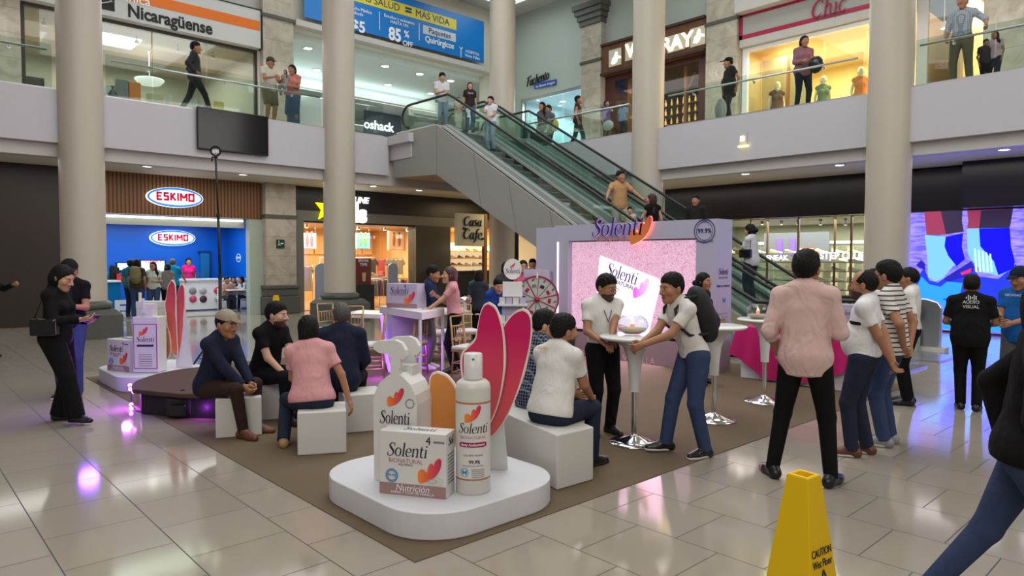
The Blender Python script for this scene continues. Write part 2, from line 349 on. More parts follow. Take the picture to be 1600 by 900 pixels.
sbox('wall_fascia', grey_b, 9.9, X1, Y1 + .02, Y1 + .25, 2.95, 3.29); sbox('wall_fascia', dk_b, 9.9, X1, Y1, Y1 + .25, 3.29, 4.05)
sbox('trim_4', grey_b, 9.9, 10.27, Y1 + .02, Y1 + .25, 0, 2.95); sbox('wall_pier', mat('bronze_panel', (.075, .065, .055), .35), 14.63, 16.22, Y1, Y1 + .5, 0, 2.95)
# ground floor right
sbox('wall_band', mat('black_fascia', (.012, .009, .010), .25), X1, X1 + .3, 5.9, 13.35, 2.97, 4.05)
sbox('wall_band', mat('navy_fascia', (.010, .011, .018), .25), X1 - .02, X1 + .3, 4.72, 5.9, 2.97, 4.0); sbox('wall_band', MATS['navy_fascia'], X1 - .6, X1 + .3, -6, 4.72, 2.97, 4.05)
sbox('wall_right', cream, X1, X1 + .3, 13.35, 17.0, 0, 4.05)
sbox('wall_right', cream, X1 + .5, X1 + .8, 17, Y1, 0, 4.05)
# upper floor walls
sbox('wall_left', white, -8, 9.9, Y1, Y1 + .3, 8.06, CEIL); sbox('wall_left', marble, 1.6, 2.85, Y1 - .1, Y1 + .3, 5.2, CEIL); sbox('wall_left', marble, -8, 1.6, Y1, Y1 + .3, 5.2, 8.06)
sbox('wall_left', cream, 9.9, X1, Y1 - .05, Y1 + .3, 8.95, CEIL); sbox('trim_5', white, 9.9, X1, Y1 - .35, Y1 - .05, 9.0, 9.18)
sbox('wall_left', cream, 17.9, X1, Y1, Y1 + .3, 5.2, 8.95)
greenw = mat('pale_green_wall', (.43, .49, .45), .55)
sbox('wall_right', greenw, X1, X1 + .25, 16.85, Y1, 8.12, CEIL); sbox('wall_right', greenw, X1, X1 + .25, 20.3, Y1, 5.2, 8.12)
sbox('wall_right', greenw, X1, X1 + .25, 11.75, 15.95, 9.28, CEIL); sbox('wall_right', white, X1, X1 + .25, -6, 10.7, 8.98, CEIL)
sbox('trim_6', white, X1 - .45, X1, 4.9, 10.7, 9.0, 9.6)
sbox('wall_right', cream, X1, X1 + .25, -6, 3.9, 5.2, 9.2)
sbox('wall_back', white, -9, -8.7, -7, 36, 0, CEIL); sbox('wall_front', white, -9, 30, -7.3, -7, 0, CEIL); sbox('wall_far', white, -9, 30, 36, 36.3, 0, CEIL); sbox('wall_side', white, 30, 30.3, -7, 36, 0, CEIL)
sbox('ceiling', white, -9, 30, -7, 36, CEIL, CEIL + .3)
# ceiling coves over the atrium
for k, (cx, cy, w, d) in enumerate([(16.9, 18.6, 2.6, 2.6), (16.9, 9.6, 2.6, 4.4), (11.2, 18.8, 4.4, 2.2), (5.2, 18.8, 4.4, 2.2), (16.9, 3.4, 2.6, 4.4), (9.5, 9, 5, 5), (3.5, 4, 5, 5)]):
    t = thing('ceiling_cove', ['square glowing ceiling cove above the corner of the gallery', 'glowing ceiling cove above the boutique gallery', 'glowing ceiling cove before the blue banner', 'glowing ceiling cove above the orange striped sign', 'glowing ceiling cove nearest on the right', 'large skylight panel over the middle of the atrium', 'large skylight panel over the near floor'][k], 'ceiling light', (cx, cy, CEIL))
    mb = MB()
    for a in (-1, 1): mb.box(cx + a * w / 2 - .12, cx + a * w / 2 + .12, cy - d / 2 - .12, cy + d / 2 + .12, CEIL - .16, CEIL - .001); mb.box(cx - w / 2 + .12, cx + w / 2 - .12, cy + a * d / 2 - .12, cy + a * d / 2 + .12, CEIL - .16, CEIL - .001)
    mb.build('frame', white, t); MB().box(cx - w / 2 + .13, cx + w / 2 - .13, cy - d / 2 + .13, cy + d / 2 - .13, CEIL - .04, CEIL - .003).build('diffuser', coolglow, t)
# ================================================================= columns
def column(x, y, label, sq=.6):
    t = thing('column', label, 'column', (x, y, 0), None)
    MB().lathe([(.43, .72), (.43, CEIL)], (x, y, 0), 40).build('shaft', colm, t)
    mb = MB(); mb.box(x - sq, x + sq, y - sq, y + sq, 0, .5)
    b0, b1 = sq, sq - .12
    q = lambda s_, z: [(x - s_, y - s_, z), (x + s_, y - s_, z), (x + s_, y + s_, z), (x - s_, y + s_, z)]
    mb.add(q(sq, .5) + q(b1, .62), [(0, 1, 5, 4), (1, 2, 6, 5), (2, 3, 7, 6), (3, 0, 4, 7), (4, 5, 6, 7)])
    mb.lathe([(.40, .60), (.50, .62), (.53, .68), (.52, .75), (.45, .79), (.43, .80)], (x, y, 0), 40)
    mb.build('plinth', stone, t); return t
column(3.4, 17.3, 'round white column by the blue ice cream shop'); column(9.55, 17.3, 'round white column before the clothing store entrance')
column(15.7, 17.4, 'round white column behind the escalator top'); column(15.7, 11.45, 'round white column behind the escalator rails'); column(15.7, 5.3, 'round white column beside the blue video wall')
def pier(nm, label, x0, x1, y0, y1, z0, z1, base=True, cap=None, band=None):
    t = thing(nm, label, 'pilaster', ((x0 + x1) / 2, (y0 + y1) / 2, z0)); MB().box(x0, x1, y0, y1, z0, z1).build('shaft', marble, t)
    if base:
        mb = MB(); mb.box(x0 - .1, x1 + .07, y0 - .1, y1, 0, .55); mb.box(x0 - .06, x1 + .04, y0 - .06, y1, .55, .78); mb.box(x0 - .09, x1 + .06, y0 - .09, y1, .78, .9); bevel(mb.build('base', stone, t), .03)
    if band: (MB().box(x0 - .05, x1, y0 - .04, y1 + .04, band, band + .1) if x0 > 15 else MB().box(x0 - .04, x1 + (.03 if z0 < 1 else .04), y0 - .05, y1, band, band + .1)).build('moulding', stone, t)
    if cap:
        mb = MB()
        for k in range(4): mb.box(x0 - .08 - .07 * k, x1, y0 - .05 - .06 * k, y1 + .05 + .06 * k, cap + .18 * k, cap + .18 * (k + 1))
        mb.build('capital', stone, t)
    return t
pier('pilaster', 'short marble pilaster with dark base between ice cream and clothing shops', 8.9, 9.88, Y1 - .25, Y1 - .001, 0, 4.049, band=2.98)
pier('pilaster', 'tall marble pilaster right of the orange striped sign', 8.88, 9.85, Y1 - .25, Y1 - .001, 5.201, CEIL - .001, False, band=9.05)
pier('pilaster', 'marble pilaster with dark green capital by the wooden shop sign', X1 - .25, X1 - .001, 15.95, 16.85, 5.201, CEIL - .001, False, cap=10.1, band=8.75)
pier('pilaster', 'marble pilaster between the wooden sign and the boutique', X1 - .25, X1 - .001, 10.72, 11.75, 5.201, CEIL - .001, False, band=8.9)
pier('pilaster', 'marble pilaster at the upper right edge of the view', X1 - .15, X1 - .001, 2.4, 4.5, 5.201, CEIL - .001, False)
# ================================================================= glass railings
def railing(label, pts, z0=LZ, zr=6.08, zt=6.22, step=1.5, inner=(0, 0)):
    p0, p1 = np.array(pts[0], float), np.array(pts[1], float); L = np.linalg.norm(p1 - p0); u = (p1 - p0) / L; n = max(1, round(L / step))
    t = thing('glass_railing', label, 'railing', (*p0, z0))
    w = np.array([-u[1], u[0]]); i2 = np.array(inner, float)
    for k in range(n):
        a = p0 + u * (L * k / n + .012); b_ = p0 + u * (L * (k + 1) / n - .012)
        mb = MB(); c = (a + b_) / 2; mb.obox((*c, (z0 + zt) / 2), (*u, 0), (*w, 0), UZ, np.linalg.norm(b_ - a) / 2, .006, (zt - z0) / 2); mb.build('glass_pane', glassg, t)
    a, b_ = p0 + i2 + u * .1, p1 + i2 - u * .1; MB().tube([(*a, zr), (*b_, zr)], .024, 10).build('handrail', steel, t)
    for k in range(n):
        c = p0 + u * L * (k + .5) / n; MB().tube([(*(c), zr - .07), (*(c + i2), zr - .06), (*(c + i2), zr)], .012, 6).lathe([(.03, -.02), (.03, .02)], (*c, zr - .07), 10, 'Y' if abs(u[0]) > .5 else 'X').build('bracket', steel, t)
    sb = MB(); c = (p0 + p1) / 2; sb.obox((*c, z0 + .02), (*u, 0), (*w, 0), UZ, L / 2, .02, .02); sb.build('shoe_channel', steel, t)
railing('glass railing with steel handrail at the far upper left', [(-6, Y0 + .1), (2.92, Y0 + .1)], inner=(0, -.06)); railing('glass railing before the orange striped sign and above the black television', [(3.9, Y0 + .1), (9.1, Y0 + .1)], inner=(0, -.06))
railing('short glass railing left of the escalator top', [(10.0, Y0 + .1), (11.05, Y0 + .1)], step=1.1, inner=(0, -.06))
railing('glass railing above the wall right of the escalator top', [(X0 + .1, 16.5), (X0 + .1, 11.95)], inner=(-.06, 0))
railing('glass railing in front of the boutique', [(X0 + .1, 10.85), (X0 + .1, 5.85)], inner=(-.06, 0)); railing('glass railing at the upper right corner of the view', [(X0 + .1, 4.85), (X0 + .1, -2)], inner=(-.06, 0))
# ================================================================= recessed downlights
def downlight(x, y, z, label, r=.13, group=None, m_=None):
    t = thing('downlight', label, 'ceiling light', (x, y, z), group); mb = MB(); ring(mb, r, r * .8, (x, y, z - .002), UX, UY, -UZ * .02); mb.build('rim', white, t)
    MB().lathe([(.001, z - .012), (r * .8, z - .012), (r * .8, z - .003)], (x, y, 0), 20).build('lens', m_ or lampm, t); return t
for x, y, l in ((5.17, 19.06, 'downlight left of the ice cream sign'), (7.59, 19.06, 'downlight right of the ice cream sign'), (13.63, 19.28, 'downlight before the dark clothing store fascia'), (11.8, 19.2, 'downlight close to the middle column'), (1.6, 19.1, 'downlight over the dark left wall'), (17.2, 9.35, 'downlight above the shoe store, near the left end'), (17.19, 6.9, 'downlight above the shoe store, beside the column'), (17.2, 3.6, 'downlight above the video wall')):
    downlight(x, y, 4.05, l)
for k, (x, y) in enumerate([(13.93, 21.82), (15.46, 21.81), (15.48, 24.05), (13.2, 24.1), (10.89, 21.77), (12.37, 24.02), (16.94, 21.82), (17.6, 24.05)]): downlight(x, y, 8.75, 'round downlight in the white hall ceiling under the blue banner', .17, 'downlights in the hall ceiling under the banner')
# ================================================================= upper hall behind the banner
hallw = mat('hall_white', (.62, .70, .68), .5)
sbox('ceiling', hallw, 9.9, X1 + 6, Y1 + .3, 25.2, 8.75, 8.95); sbox('ceiling', hallw, 9.9, X1 + 6, 25.2, 36, 8.3, 8.75)
sbox('wall_hall', hallw, 9.7, 9.9, Y1 + .3, 36, 5.2, 8.9); sbox('wall_hall', hallw, 9.9, 26, 31.8, 32, 5.2, 8.9)
for nm, (a, b_, c, d) in {'curved white light cove above the escalator top': (10.2, 24.5, 25.0, 25.3), 'long white light cove deep inside the upper hall': (10.2, 24.5, 29.8, 30.3)}.items():
    t = thing('light_cove', nm, 'ceiling light', ((a + b_) / 2, c, 8.3)); MB().box(a, b_, c, d, 8.28, 8.34).build('glow_strip', ledglow, t); MB().box(a, b_, c - .5, c - .25, 8.15, 8.45).build('lip', hallw, t)
storeg = mat('slate_sign', (.10, .13, .17), .4)
t = thing('storefront', 'dark slate storefront with curved arch and white lettering in the upper hall', 'shop front', (13.3, 27, 5.2))
MB().box(YP(572, 180, 27)[0], YP(627, 180, 27)[0], 27, 27.2, 5.201, YP(627, 163, 27)[2]).build('panel', storeg, t); ar = MB(); ar.tube([(13.0 + 1.5 * math.cos(a), 26.9, 5.3 + 2.6 * math.sin(a)) for a in np.linspace(0, math.pi, 14)], .1, 6); ar.build('arch', mat('arch_grey', (.2, .22, .25)), t)
p = YP(592, 197, 26.95); text('oshack', .55, p, UX, UZ, mat('sign_white', (1, 1, 1), emit=1.3), t, bold=.02)
t = thing('white_kiosk', 'rounded white kiosk at the left of the upper hall', 'kiosk', (12, 24, 5.2)); MB().lathe([(.9, 5.201), (.9, 7.0), (1.0, 7.1), (1.0, 7.5), (.8, 7.6)], (12.1, 24.2, 0), 24).build('body', whiteg, t)

sbox('wall_left', white, 8.8, 9.9, Y1, Y1 + .3, 5.2, 8.06); sbox('wall_right', greenw, X1, X1 + .25, 15.95, 16.85, 5.2, CEIL); sbox('wall_right', white, X1, X1 + .25, 10.7, 11.75, 5.2, CEIL); sbox('wall_wood', white, 8.9, 9.9, Y1, Y1 + .3, 0, 4.05)
# ================================================================= shops
def room(nm, x0, x1, y0, y1, z0, z1, wm, fm, cm, open_side, t=.12):
    if open_side != '-y': pass
    sbox('floor', fm, x0, x1, y0, y1, z0, z0 + .02); sbox('ceiling', cm, x0, x1, y0, y1, z1, z1 + .06)
    if open_side == 'y':
        sbox('wall_' + nm, wm, x0, x1, y1, y1 + t, z0, z1 + .06); sbox('wall_' + nm, wm, x0 - t, x0, y0, y1, z0, z1 + .06); sbox('wall_' + nm, wm, x1, x1 + t, y0, y1, z0, z1 + .06)
    else:
        sbox('wall_' + nm, wm, x1, x1 + t, y0, y1, z0, z1 + .06); sbox('wall_' + nm, wm, x0, x1, y0 - t, y0, z0, z1 + .06); sbox('wall_' + nm, wm, x0, x1, y1, y1 + t, z0, z1 + .06)
def plate_poly(pts_px, plane, val, off, m_, parent, name, th=.006):
    """flat shape on a flat screen or sign, its corners taken on that plane"""
    P = [(_hit(a, b_, plane, val)) for a, b_ in pts_px]; d = np.zeros(3); d[plane] = -off
    mb = MB(); n = len(P); Q = [p + d for p in P]; d2 = d.copy(); d2[plane] = -th
    mb.add(Q + [q + d2 for q in Q], [tuple(range(n)), tuple(range(n, 2 * n))[::-1]] + [(i, (i + 1) % n, n + (i + 1) % n, n + i) for i in range(n)])
    return mb.build(name, m_, parent)
def flat(name, col=(.5, .5, .5), rough=.5, emit=0): return mat(name, col, rough, emit=emit)
# ---- upper left: home goods store
room('home_store', 2.9, 8.78, 21.2, 26, 5.2, 8.0, mat('store_cream', (.52, .50, .42), .6), mat('store_floor', (.3, .28, .24), .3), mat('store_ceiling', (.50, .43, .32), .6), 'y')
area('store_light', (5.8, 23.5, 7.9), 4.5, 3, 150, (1, .93, .8))
t = thing('store_sign', 'long white fascia sign with orange stripe and heavy black lettering', 'sign', (6, Y1 - .2, 8.05))
za, zb = YP(404, 33, Y1 - .2)[2], YP(404, 48, Y1 - .2)[2]
MB().box(2.0, 8.83, Y1 - .2, Y1, 8.08, 9.2).build('panel', mat('sign_panel_white', (.58, .58, .57), .4), t)
MB().box(2.0, 8.8, Y1 - .21, Y1 - .2, zb, za).build('orange_stripe', flat('orange', (.75, .16, .01), .4), t); MB().box(8.83, 8.86, Y1 - .22, Y1, 8.05, 9.22).box(2, 8.86, Y1 - .22, Y1, 9.2, 9.23).build('edge_trim', black, t)
txt = text('Nicaragüense', .47, (YP(268, 32, Y1 - .21)[0], Y1 - .21, YP(268, 32, Y1 - .21)[2]), UX, UZ, black, t, bold=.028, sx=.86)
p = YP(225, 2, Y1 - .212); text('Clínica', .34, p - UX * .3, UX, UZ, whiteg, t, bold=.01)
MB().box(YP(150, 10, Y1 - .2)[0], YP(179, 10, Y1 - .2)[0], Y1 - .215, Y1 - .2, 8.22, 8.72).build('black_logo_square', black, t)
p = YP(170, 3, Y1 - .22); MB().tube([p + UX * a + UZ * b_ for a, b_ in ((-.2, .14), (.08, .03), (-.2, -.08))], .02, 6).build('chevron', whiteg, t)
w = thing('shop_window', 'wide frameless shop window under the orange striped sign', 'window', (6, 21.1, 5.2)); MB().box(2.9, 8.8, Y1 + .02, Y1 + .1, 7.98, 8.07).box(2.86, 2.95, Y1 + .02, Y1 + .1, 5.2, 8).box(8.72, 8.8, Y1 + .02, Y1 + .1, 5.2, 8).build('frame', flat('dark_brown_frame', (.035, .02, .014)), w)
for a in (2.96, 4.42, 5.88, 7.32): MB().box(a, a + 1.42, Y1 + .05, Y1 + .06, 5.2, 7.98).build('glass_pane', glass, w)
for k, a in enumerate((3.5, 4.6, 5.7, 6.8, 7.8)):
    t = thing('spotlight', 'small ceiling spotlight in the home goods store', 'spotlight', (a, 21.8, 8.0), 'spotlights in the home goods store'); MB().tube([(a, 21.8, 8), (a, 21.8, 7.9)], .015, 6).lathe([(.02, 7.9), (.06, 7.86), (.07, 7.8)], (a, 21.8, 0), 12).build('housing', steel, t)
    MB().lathe([(.001, 7.8), (.065, 7.801)], (a, 21.8, 0), 12).build('bulb', warmlamp, t)
t = thing('pendant_lamp', 'glass bowl pendant lamp hanging in the home goods store', 'lamp', (6.4, 23.2, 8)); MB().tube([(6.4, 23.2, 8), (6.4, 23.2, 7.2)], .012, 6).lathe([(.09, 8), (.02, 7.94)], (6.4, 23.2, 0), 12).build('cord', chrome, t); MB().lathe([(.02, 6.98), (.3, 7.03), (.42, 7.16), (.40, 7.19), (.02, 7.2)], (6.4, 23.2, 0), 24).build('shade', mat('frosted', (.9, .9, .85), .3, emit=.6), t)
t = thing('ceiling_skylight_panel', 'pale rectangular light panel in the home store ceiling', 'ceiling light', (5.3, 22.6, 8)); MB().box(4.9, 5.9, 22.0, 23.2, 7.97, 7.995).build('panel', mat('daylight_panel', (.7, .85, 1), emit=1.1), t)
# goods in that window
def vase(x, y, z, h, m_, label): t = MB().lathe([(.03 * 1, z), (.09, z + .02), (.13, z + .4 * h), (.05, z + .8 * h), (.07, z + h)], (x, y, 0), 14).build('vase', m_); return tag(t, label, 'vase')
sh = thing('display_shelf', 'tall grey display table inside the home store window', 'table', (6, 21.9, 5.2)); MB().box(3.4, 8.3, 21.6, 22.2, 6.05, 6.1).build('top', mat('grey_wood', (.2, .2, .19)), sh)
for a in (3.5, 5, 6.5, 8.2): MB().box(a - .03, a + .03, 21.7, 22.1, 5.22, 6.05).build('leg', blackg, sh)
for a, z, w_, h, c, lab in ((4.0, 6.1, .35, .55, (.03, .16, .18), 'teal cushion box at the left of the home store window'), (4.9, 6.1, .28, .4, (.55, .55, .52), 'white printed box in the home store window'), (5.3, 6.1, .3, .62, (.2, .2, .2), 'grey display box in the home store window'), (5.62, 6.1, .3, .6, (.7, .2, .03), 'orange poster box in the home store window'), (6.15, 6.1, .4, .35, (.5, .45, .32), 'floral storage box in the home store window'), (7.0, 6.1, .36, .2, (.5, .55, .5), 'pale tray box in the home store window'), (7.95, 6.1, .3, .42, (.65, .5, .15), 'yellow framed picture leaning in the home store window')):
    tag(bevel(MB().box(a - w_ / 2, a + w_ / 2, 21.75, 21.95, z + .001, z + h).build('display_box', flat('gift_%d' % int(a * 100), c)), .01), lab, 'box')
for a, c, lab in ((4.45, (.75, .75, .72), 'round white ceramic jar'), (5.05, (.1, .1, .1), 'dark round clock vase'), (6.55, (.6, .58, .5), 'beige vase'), (7.3, (.35, .38, .4), 'grey vase'), (7.6, (.25, .2, .3), 'mauve pleated vase')): vase(a, 21.8, 6.101, .3 if a < 5 else .4, flat('vase_%d' % int(a * 100), c, .3), lab + ' in the home store window')
t = thing('patterned_screen', 'dark carved folding screen in the far left shop window', 'screen', (3.2, 23, 5.2)); MB().box(3.0, 3.6, 22.6, 22.66, 5.22, 6.6).build('panel', mat('carved', (.06, .04, .03), var=.8, vscale=14), t)
# ---- blue banner
blue = mat('banner_blue', (.0, .16, .52), .35); ylw = mat('banner_yellow', (.62, .52, .04), .4); wtx = flat('white_print', (.75, .77, .8)); nvy = flat('navy_print', (.01, .03, .12))
t = thing('banner', 'long blue health banner with yellow strip hung high under the ceiling', 'banner', (14, Y1 - .38, 9.35))
yb = Y1 - .4; bx0, bx1 = YP(475, 20, yb)[0], YP(756, 80, yb)[0]
MB().box(bx0, bx1, yb, yb + .03, 9.28, 10.85).build('sheet', blue, t)
P = [YP(500, -22, yb), YP(713, 33, yb), YP(713, 48, yb), YP(500, -8, yb)]
MB().box(11.2, P[1][0], yb - .006, yb - .001, 10.22, 10.6).build('yellow_strip', ylw, t)
text('MÁS SALUD', .34, (YP(590, 3, yb)[0], yb - .01, 10.41), UX, UZ, nvy, t); text('=', .5, (YP(638, 18, yb)[0], yb - .01, 10.41), UX, UZ, nvy, t, bold=.03); text('MÁS VIDA', .34, (YP(676, 28, yb)[0], yb - .01, 10.41), UX, UZ, nvy, t)
text('Consulta Médica\ndesde', .15, (YP(560, 22, yb)[0], yb - .01, YP(560, 18, yb)[2]), UX, UZ, wtx, t); text('$5', .5, (YP(560, 42, yb)[0], yb - .01, YP(560, 42, yb)[2]), UX, UZ, wtx, t, bold=.03)
text('Estudios y exámenes\nHASTA UN', .15, (YP(624, 34, yb)[0], yb - .01, YP(624, 34, yb)[2]), UX, UZ, wtx, t); text('85', .6, (YP(617, 56, yb)[0], yb - .01, YP(617, 55, yb)[2]), UX, UZ, wtx, t, bold=.035, sx=.85); text('%', .32, (YP(635, 54, yb)[0], yb - .01, YP(635, 54, yb)[2]), UX, UZ, wtx, t, bold=.02); text('OFF', .24, (YP(637, 69, yb)[0], yb - .01, YP(637, 69, yb)[2]), UX, UZ, wtx, t, bold=.02)
q0, q1 = YP(661, 55, yb), YP(712, 60, yb); MB().box(q0[0], q1[0], yb - .006, yb - .001, 9.78, 10.08).build('white_label', flat('label_grey', (.5, .55, .6)), t)
text('Paquetes', .28, ((q0[0] + q1[0]) / 2, yb - .012, 9.93), UX, UZ, nvy, t); text('Quirúrgicos', .3, ((q0[0] + q1[0]) / 2, yb - .01, 9.6), UX, UZ, wtx, t, bold=.02, sx=.9)
for a in (593, 655): x_ = YP(a, 50, yb)[0]; MB().box(x_ - .01, x_ + .01, yb - .005, yb - .001, 9.5, 10.1).build('divider', wtx, t)
p = YP(720, 82, yb); MB().tube([p - UZ * .2 - UY * .01, p + UZ * .1 - UY * .01, p + UZ * .2 + UX * .07 - UY * .01], .018, 5).tube([p + UZ * .1 - UY * .01, p + UZ * .2 - UX * .07 - UY * .01], .018, 5).build('emblem', wtx, t)
text('HOSPITAL\nVivian Pellas', .15, YP(738, 86, yb) - UY * .01, UX, UZ, wtx, t)
# ---- upper right: bar front with wooden sign
rw = mat('rustic_wood', (.13, .05, .018), .5, var=.5, vscale=5)
room('bar', X1 + .3, 23.5, 11.8, 15.95, 5.2, 8.1, mat('bar_wall', (.10, .045, .02), .6), mat('bar_floor', (.1, .06, .03)), mat('bar_ceiling', (.05, .03, .02)), 'x')
area('bar_light', (21.5, 14, 8.0), 2, 2.5, 60, (1, .55, .25))
t = thing('wooden_sign', 'rustic wooden sign board with backlit cut out plates', 'sign', (X1 - .1, 13.9, 8.19)); bevel(MB().box(X1 - .22, X1, 11.8, 15.93, 8.19, 9.28).build('board', rw, t), .02); MB().box(X1 - .3, X1 - .2, 11.8, 15.93, 8.19, 8.27).box(X1 - .3, X1 - .2, 11.8, 15.93, 9.2, 9.28).build('rim', mat('rustic_dark', (.05, .02, .01)), t)
plate = mat('backlit_plate', (.42, .41, .34), .4, emit=.12, ecol=(1, .9, .6)); glow = mat('warm_figure_glow', (1, .85, .5), emit=2.0)
def fig_rider(px, py, s_): return [(px + a * s_, py + b_ * s_) for a, b_ in ((-.35, .5), (-.25, .1), (-.1, -.1), (-.05, -.35), (.05, -.5), (.15, -.38), (.12, -.2), (.4, -.1), (.42, .02), (.15, .05), (.1, .3), (-.1, .5))]
for (cx, cy, w_, h_) in ((961.5, 90, 19, 26), (985, 80, 15, 28), (1057, 67, 26, 26), (1091, 57, 23, 29)):
    P = [(cx - w_ / 2, cy - h_ / 2 + w_ * .14), (cx + w_ / 2, cy - h_ / 2 - w_ * .14), (cx + w_ / 2, cy + h_ / 2 - w_ * .14), (cx - w_ / 2, cy + h_ / 2 + w_ * .14)]
    plate_poly(P, 0, X1 - .23, 0, plate, t, 'backlit_plate', .03)
plate_poly(fig_rider(962, 90, 20), 0, X1 - .262, 0, glow, t, 'rider_emblem', .01); plate_poly(fig_rider(1091, 56, 23), 0, X1 - .262, 0, glow, t, 'rider_emblem', .01)
p = XP(1057, 67, X1 - .262); text('RAY', .62, p, -UY, UZ, glow, t, bold=.03, ext=.02); p = XP(985, 80, X1 - .262); text('V', .62, p, -UY, UZ, glow, t, bold=.03, ext=.02)
t = thing('shop_window', 'brown timber framed bar window below the rustic sign', 'window', (X1, 13.9, 5.2)); MB().box(X1, X1 + .12, 11.8, 12.15, 5.2, 8.19).box(X1, X1 + .12, 15.5, 15.93, 5.2, 8.19).box(X1, X1 + .12, 12.15, 15.5, 8.0, 8.19).build('frame', mat('oxblood_frame', (.07, .018, .012), .4), t); MB().box(X1 + .04, X1 + .05, 12.15, 15.5, 5.2, 8.0).build('glass_pane', glass, t)
for yy in (15.2, 12.9, 14.2):
    mb = MB(); mb.box(X1 + .4, X1 + .5, yy - .05, yy + .05, 5.22, 8.08); mb.tube([(X1 + .45, yy, 7.2), (X1 + .45, yy - .35, 7.8)], .04, 6); tag(mb.build('timber_post', mat('orange_wood', (.45, .17, .05))), {15.2: 'orange timber post nearest the pilaster with green capital', 12.9: 'orange timber post near the boutique end of the bar', 14.2: 'orange timber post hidden beside the round column'}[yy], 'post')
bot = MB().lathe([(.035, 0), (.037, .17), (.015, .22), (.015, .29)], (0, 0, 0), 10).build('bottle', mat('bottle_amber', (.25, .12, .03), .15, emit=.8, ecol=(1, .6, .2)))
sb_ = thing('bottle_shelf', 'timber bottle shelf rack inside the bar', 'shelf', (22.6, 13.5, 5.2)); 
for z in (6.85, 7.2, 7.55): MB().box(22.3, 22.7, 12, 15.8, z - .03, z).build('board', rw, sb_)
for a in (12, 15.76): MB().box(22.3, 22.7, a, a + .04, 5.22, 7.52).build('side_panel', rw, sb_)
tag(bot, 'amber bottle on the bar shelf', 'bottle', 'bottles on the bar shelves'); bot.location = (22.5, 12.2, 6.851)
for z in (6.85, 7.2, 7.55):
    for k in range(14):
        if z == 6.85 and k == 0: continue
        o = bot.copy(); o.location = (22.5, 12.2 + k * .26, z + .001); COL.objects.link(o)
t = thing('shrub', 'bushy green plant standing in the bar window', 'plant', (X1 + .8, 15.0, 5.22)); MB().lathe([(.15, 5.22), (.2, 5.5)], (X1 + .8, 14.75, 0), 14).build('pot', rw, t)
mb = MB()
for k in range(260):
    a, b_ = random.random() * 6.28, random.random(); c = np.array([X1 + .8 + .3 * math.cos(a) * b_ ** .5, 14.75 + .4 * math.sin(a) * b_ ** .5, 6.0 + random.random() * 1.6]); u = np.random.randn(3); u /= np.linalg.norm(u); v = np.cross(u, np.random.randn(3)); v /= np.linalg.norm(v)
    mb.add([c - u * .06, c + v * .03, c + u * .06, c - v * .03], [(0, 1, 2, 3)])
mb.build('foliage', mat('leaf', (.10, .14, .05), .6), t)
# ---- Fachento shop
room('accessories', X1 + .3, 23.2, 16.9, 20.3, 5.2, 8.1, mat('cool_white', (.55, .66, .68), .5), mat('cool_floor', (.5, .52, .52), .2), mat('cool_ceiling', (.5, .6, .63), .5), 'x')
area('shop_light', (21.2, 18.6, 8.0), 2, 2, 130, (.75, .92, 1))
t = thing('shop_window', 'glass shop window under the script lettering', 'window', (X1 + .1, 18.6, 5.2)); MB().box(X1 + .02, X1 + .12, 16.87, 20.3, 8.0, 8.12).box(X1 + .02, X1 + .12, 20.2, 20.3, 5.2, 8.0).box(X1 + .02, X1 + .12, 16.87, 16.93, 5.2, 8.0).build('frame', steel, t)
for a in (16.95, 18.1, 19.2): MB().box(X1 + .06, X1 + .07, a, a + 1.0, 5.22, 8.0).build('glass_pane', glass, t)
t = thing('shop_sign', 'black script shop lettering over a small blue ribbon', 'sign', (X1 - .05, 18.9, 8.9)); u1 = -UY
p0 = XP(840, 124, X1 - .05); sl = np.array([0, -1, -.0]);script('Fachento', .48, p0, -UY + UZ * .08, UZ, black, t, .25, .03, sx=.72, fat=1.3)
P = [(836, 131), (870, 124), (869, 133), (836, 139)]; plate_poly(P, 0, X1 - .03, 0, flat('ribbon_blue', (.02, .08, .45)), t, 'ribbon', .04)
text('by Buena Imagen', .15, XP(852, 132, X1 - .08), -UY, UZ, wtx, t)
for a, b_ in ((18.2, 19.2), (17.6, 21.6)): 
    pass
t = thing('wall_mirror', 'standing mirror inside the accessories shop', 'mirror', (22.4, 17.6, 5.2)); MB().box(22.3, 22.36, 17.3, 18.1, 5.3, 7).build('frame', blackg, t); MB().box(22.29, 22.3, 17.35, 18.05, 5.35, 6.95).build('mirror_glass', mat('mirror', (.8, .85, .85), .03, 1), t)
for k, (x, y) in enumerate(((20.5, 17.5), (20.6, 19.2), (22, 18.4))): downlight(x, y, 8.1, 'downlight in the accessories shop ceiling', .15, 'downlights in the accessories shop')
# ---- boutique
yel = mat('boutique_wall', (.72, .56, .30), .6)
room('boutique', X1 + .3, 23.3, 6.0, 10.65, 5.2, 8.04, yel, mat('boutique_floor', (.5, .42, .3), .2), mat('boutique_ceiling', (.65, .52, .30), .6), 'x')
area('boutique_light', (21.2, 8.4, 7.95), 2.4, 3.4, 380, (1, .80, .48))
t = thing('shop_sign', 'grey fascia sign with crimson border and curly crimson lettering', 'sign', (X1 - .1, 8.5, 8.3)); MB().box(X1 - .12, X1, 6.0, 10.69, 8.22, 9.0).build('panel', mat('sign_grey', (.38, .39, .37), .4), t)
crim = flat('crimson', (.35, .008, .05), .4); MB().box(X1 - .15, X1 - .12, 6.0, 10.69, 8.28, 8.4).box(X1 - .15, X1 - .12, 6.0, 10.69, 8.93, 9.0).box(X1 - .15, X1 - .12, 10.6, 10.69, 8.28, 9.0).build('border', crim, t); MB().box(X1 - .14, X1, 6.0, 10.69, 8.06, 8.28).build('lower_trim', white, t)
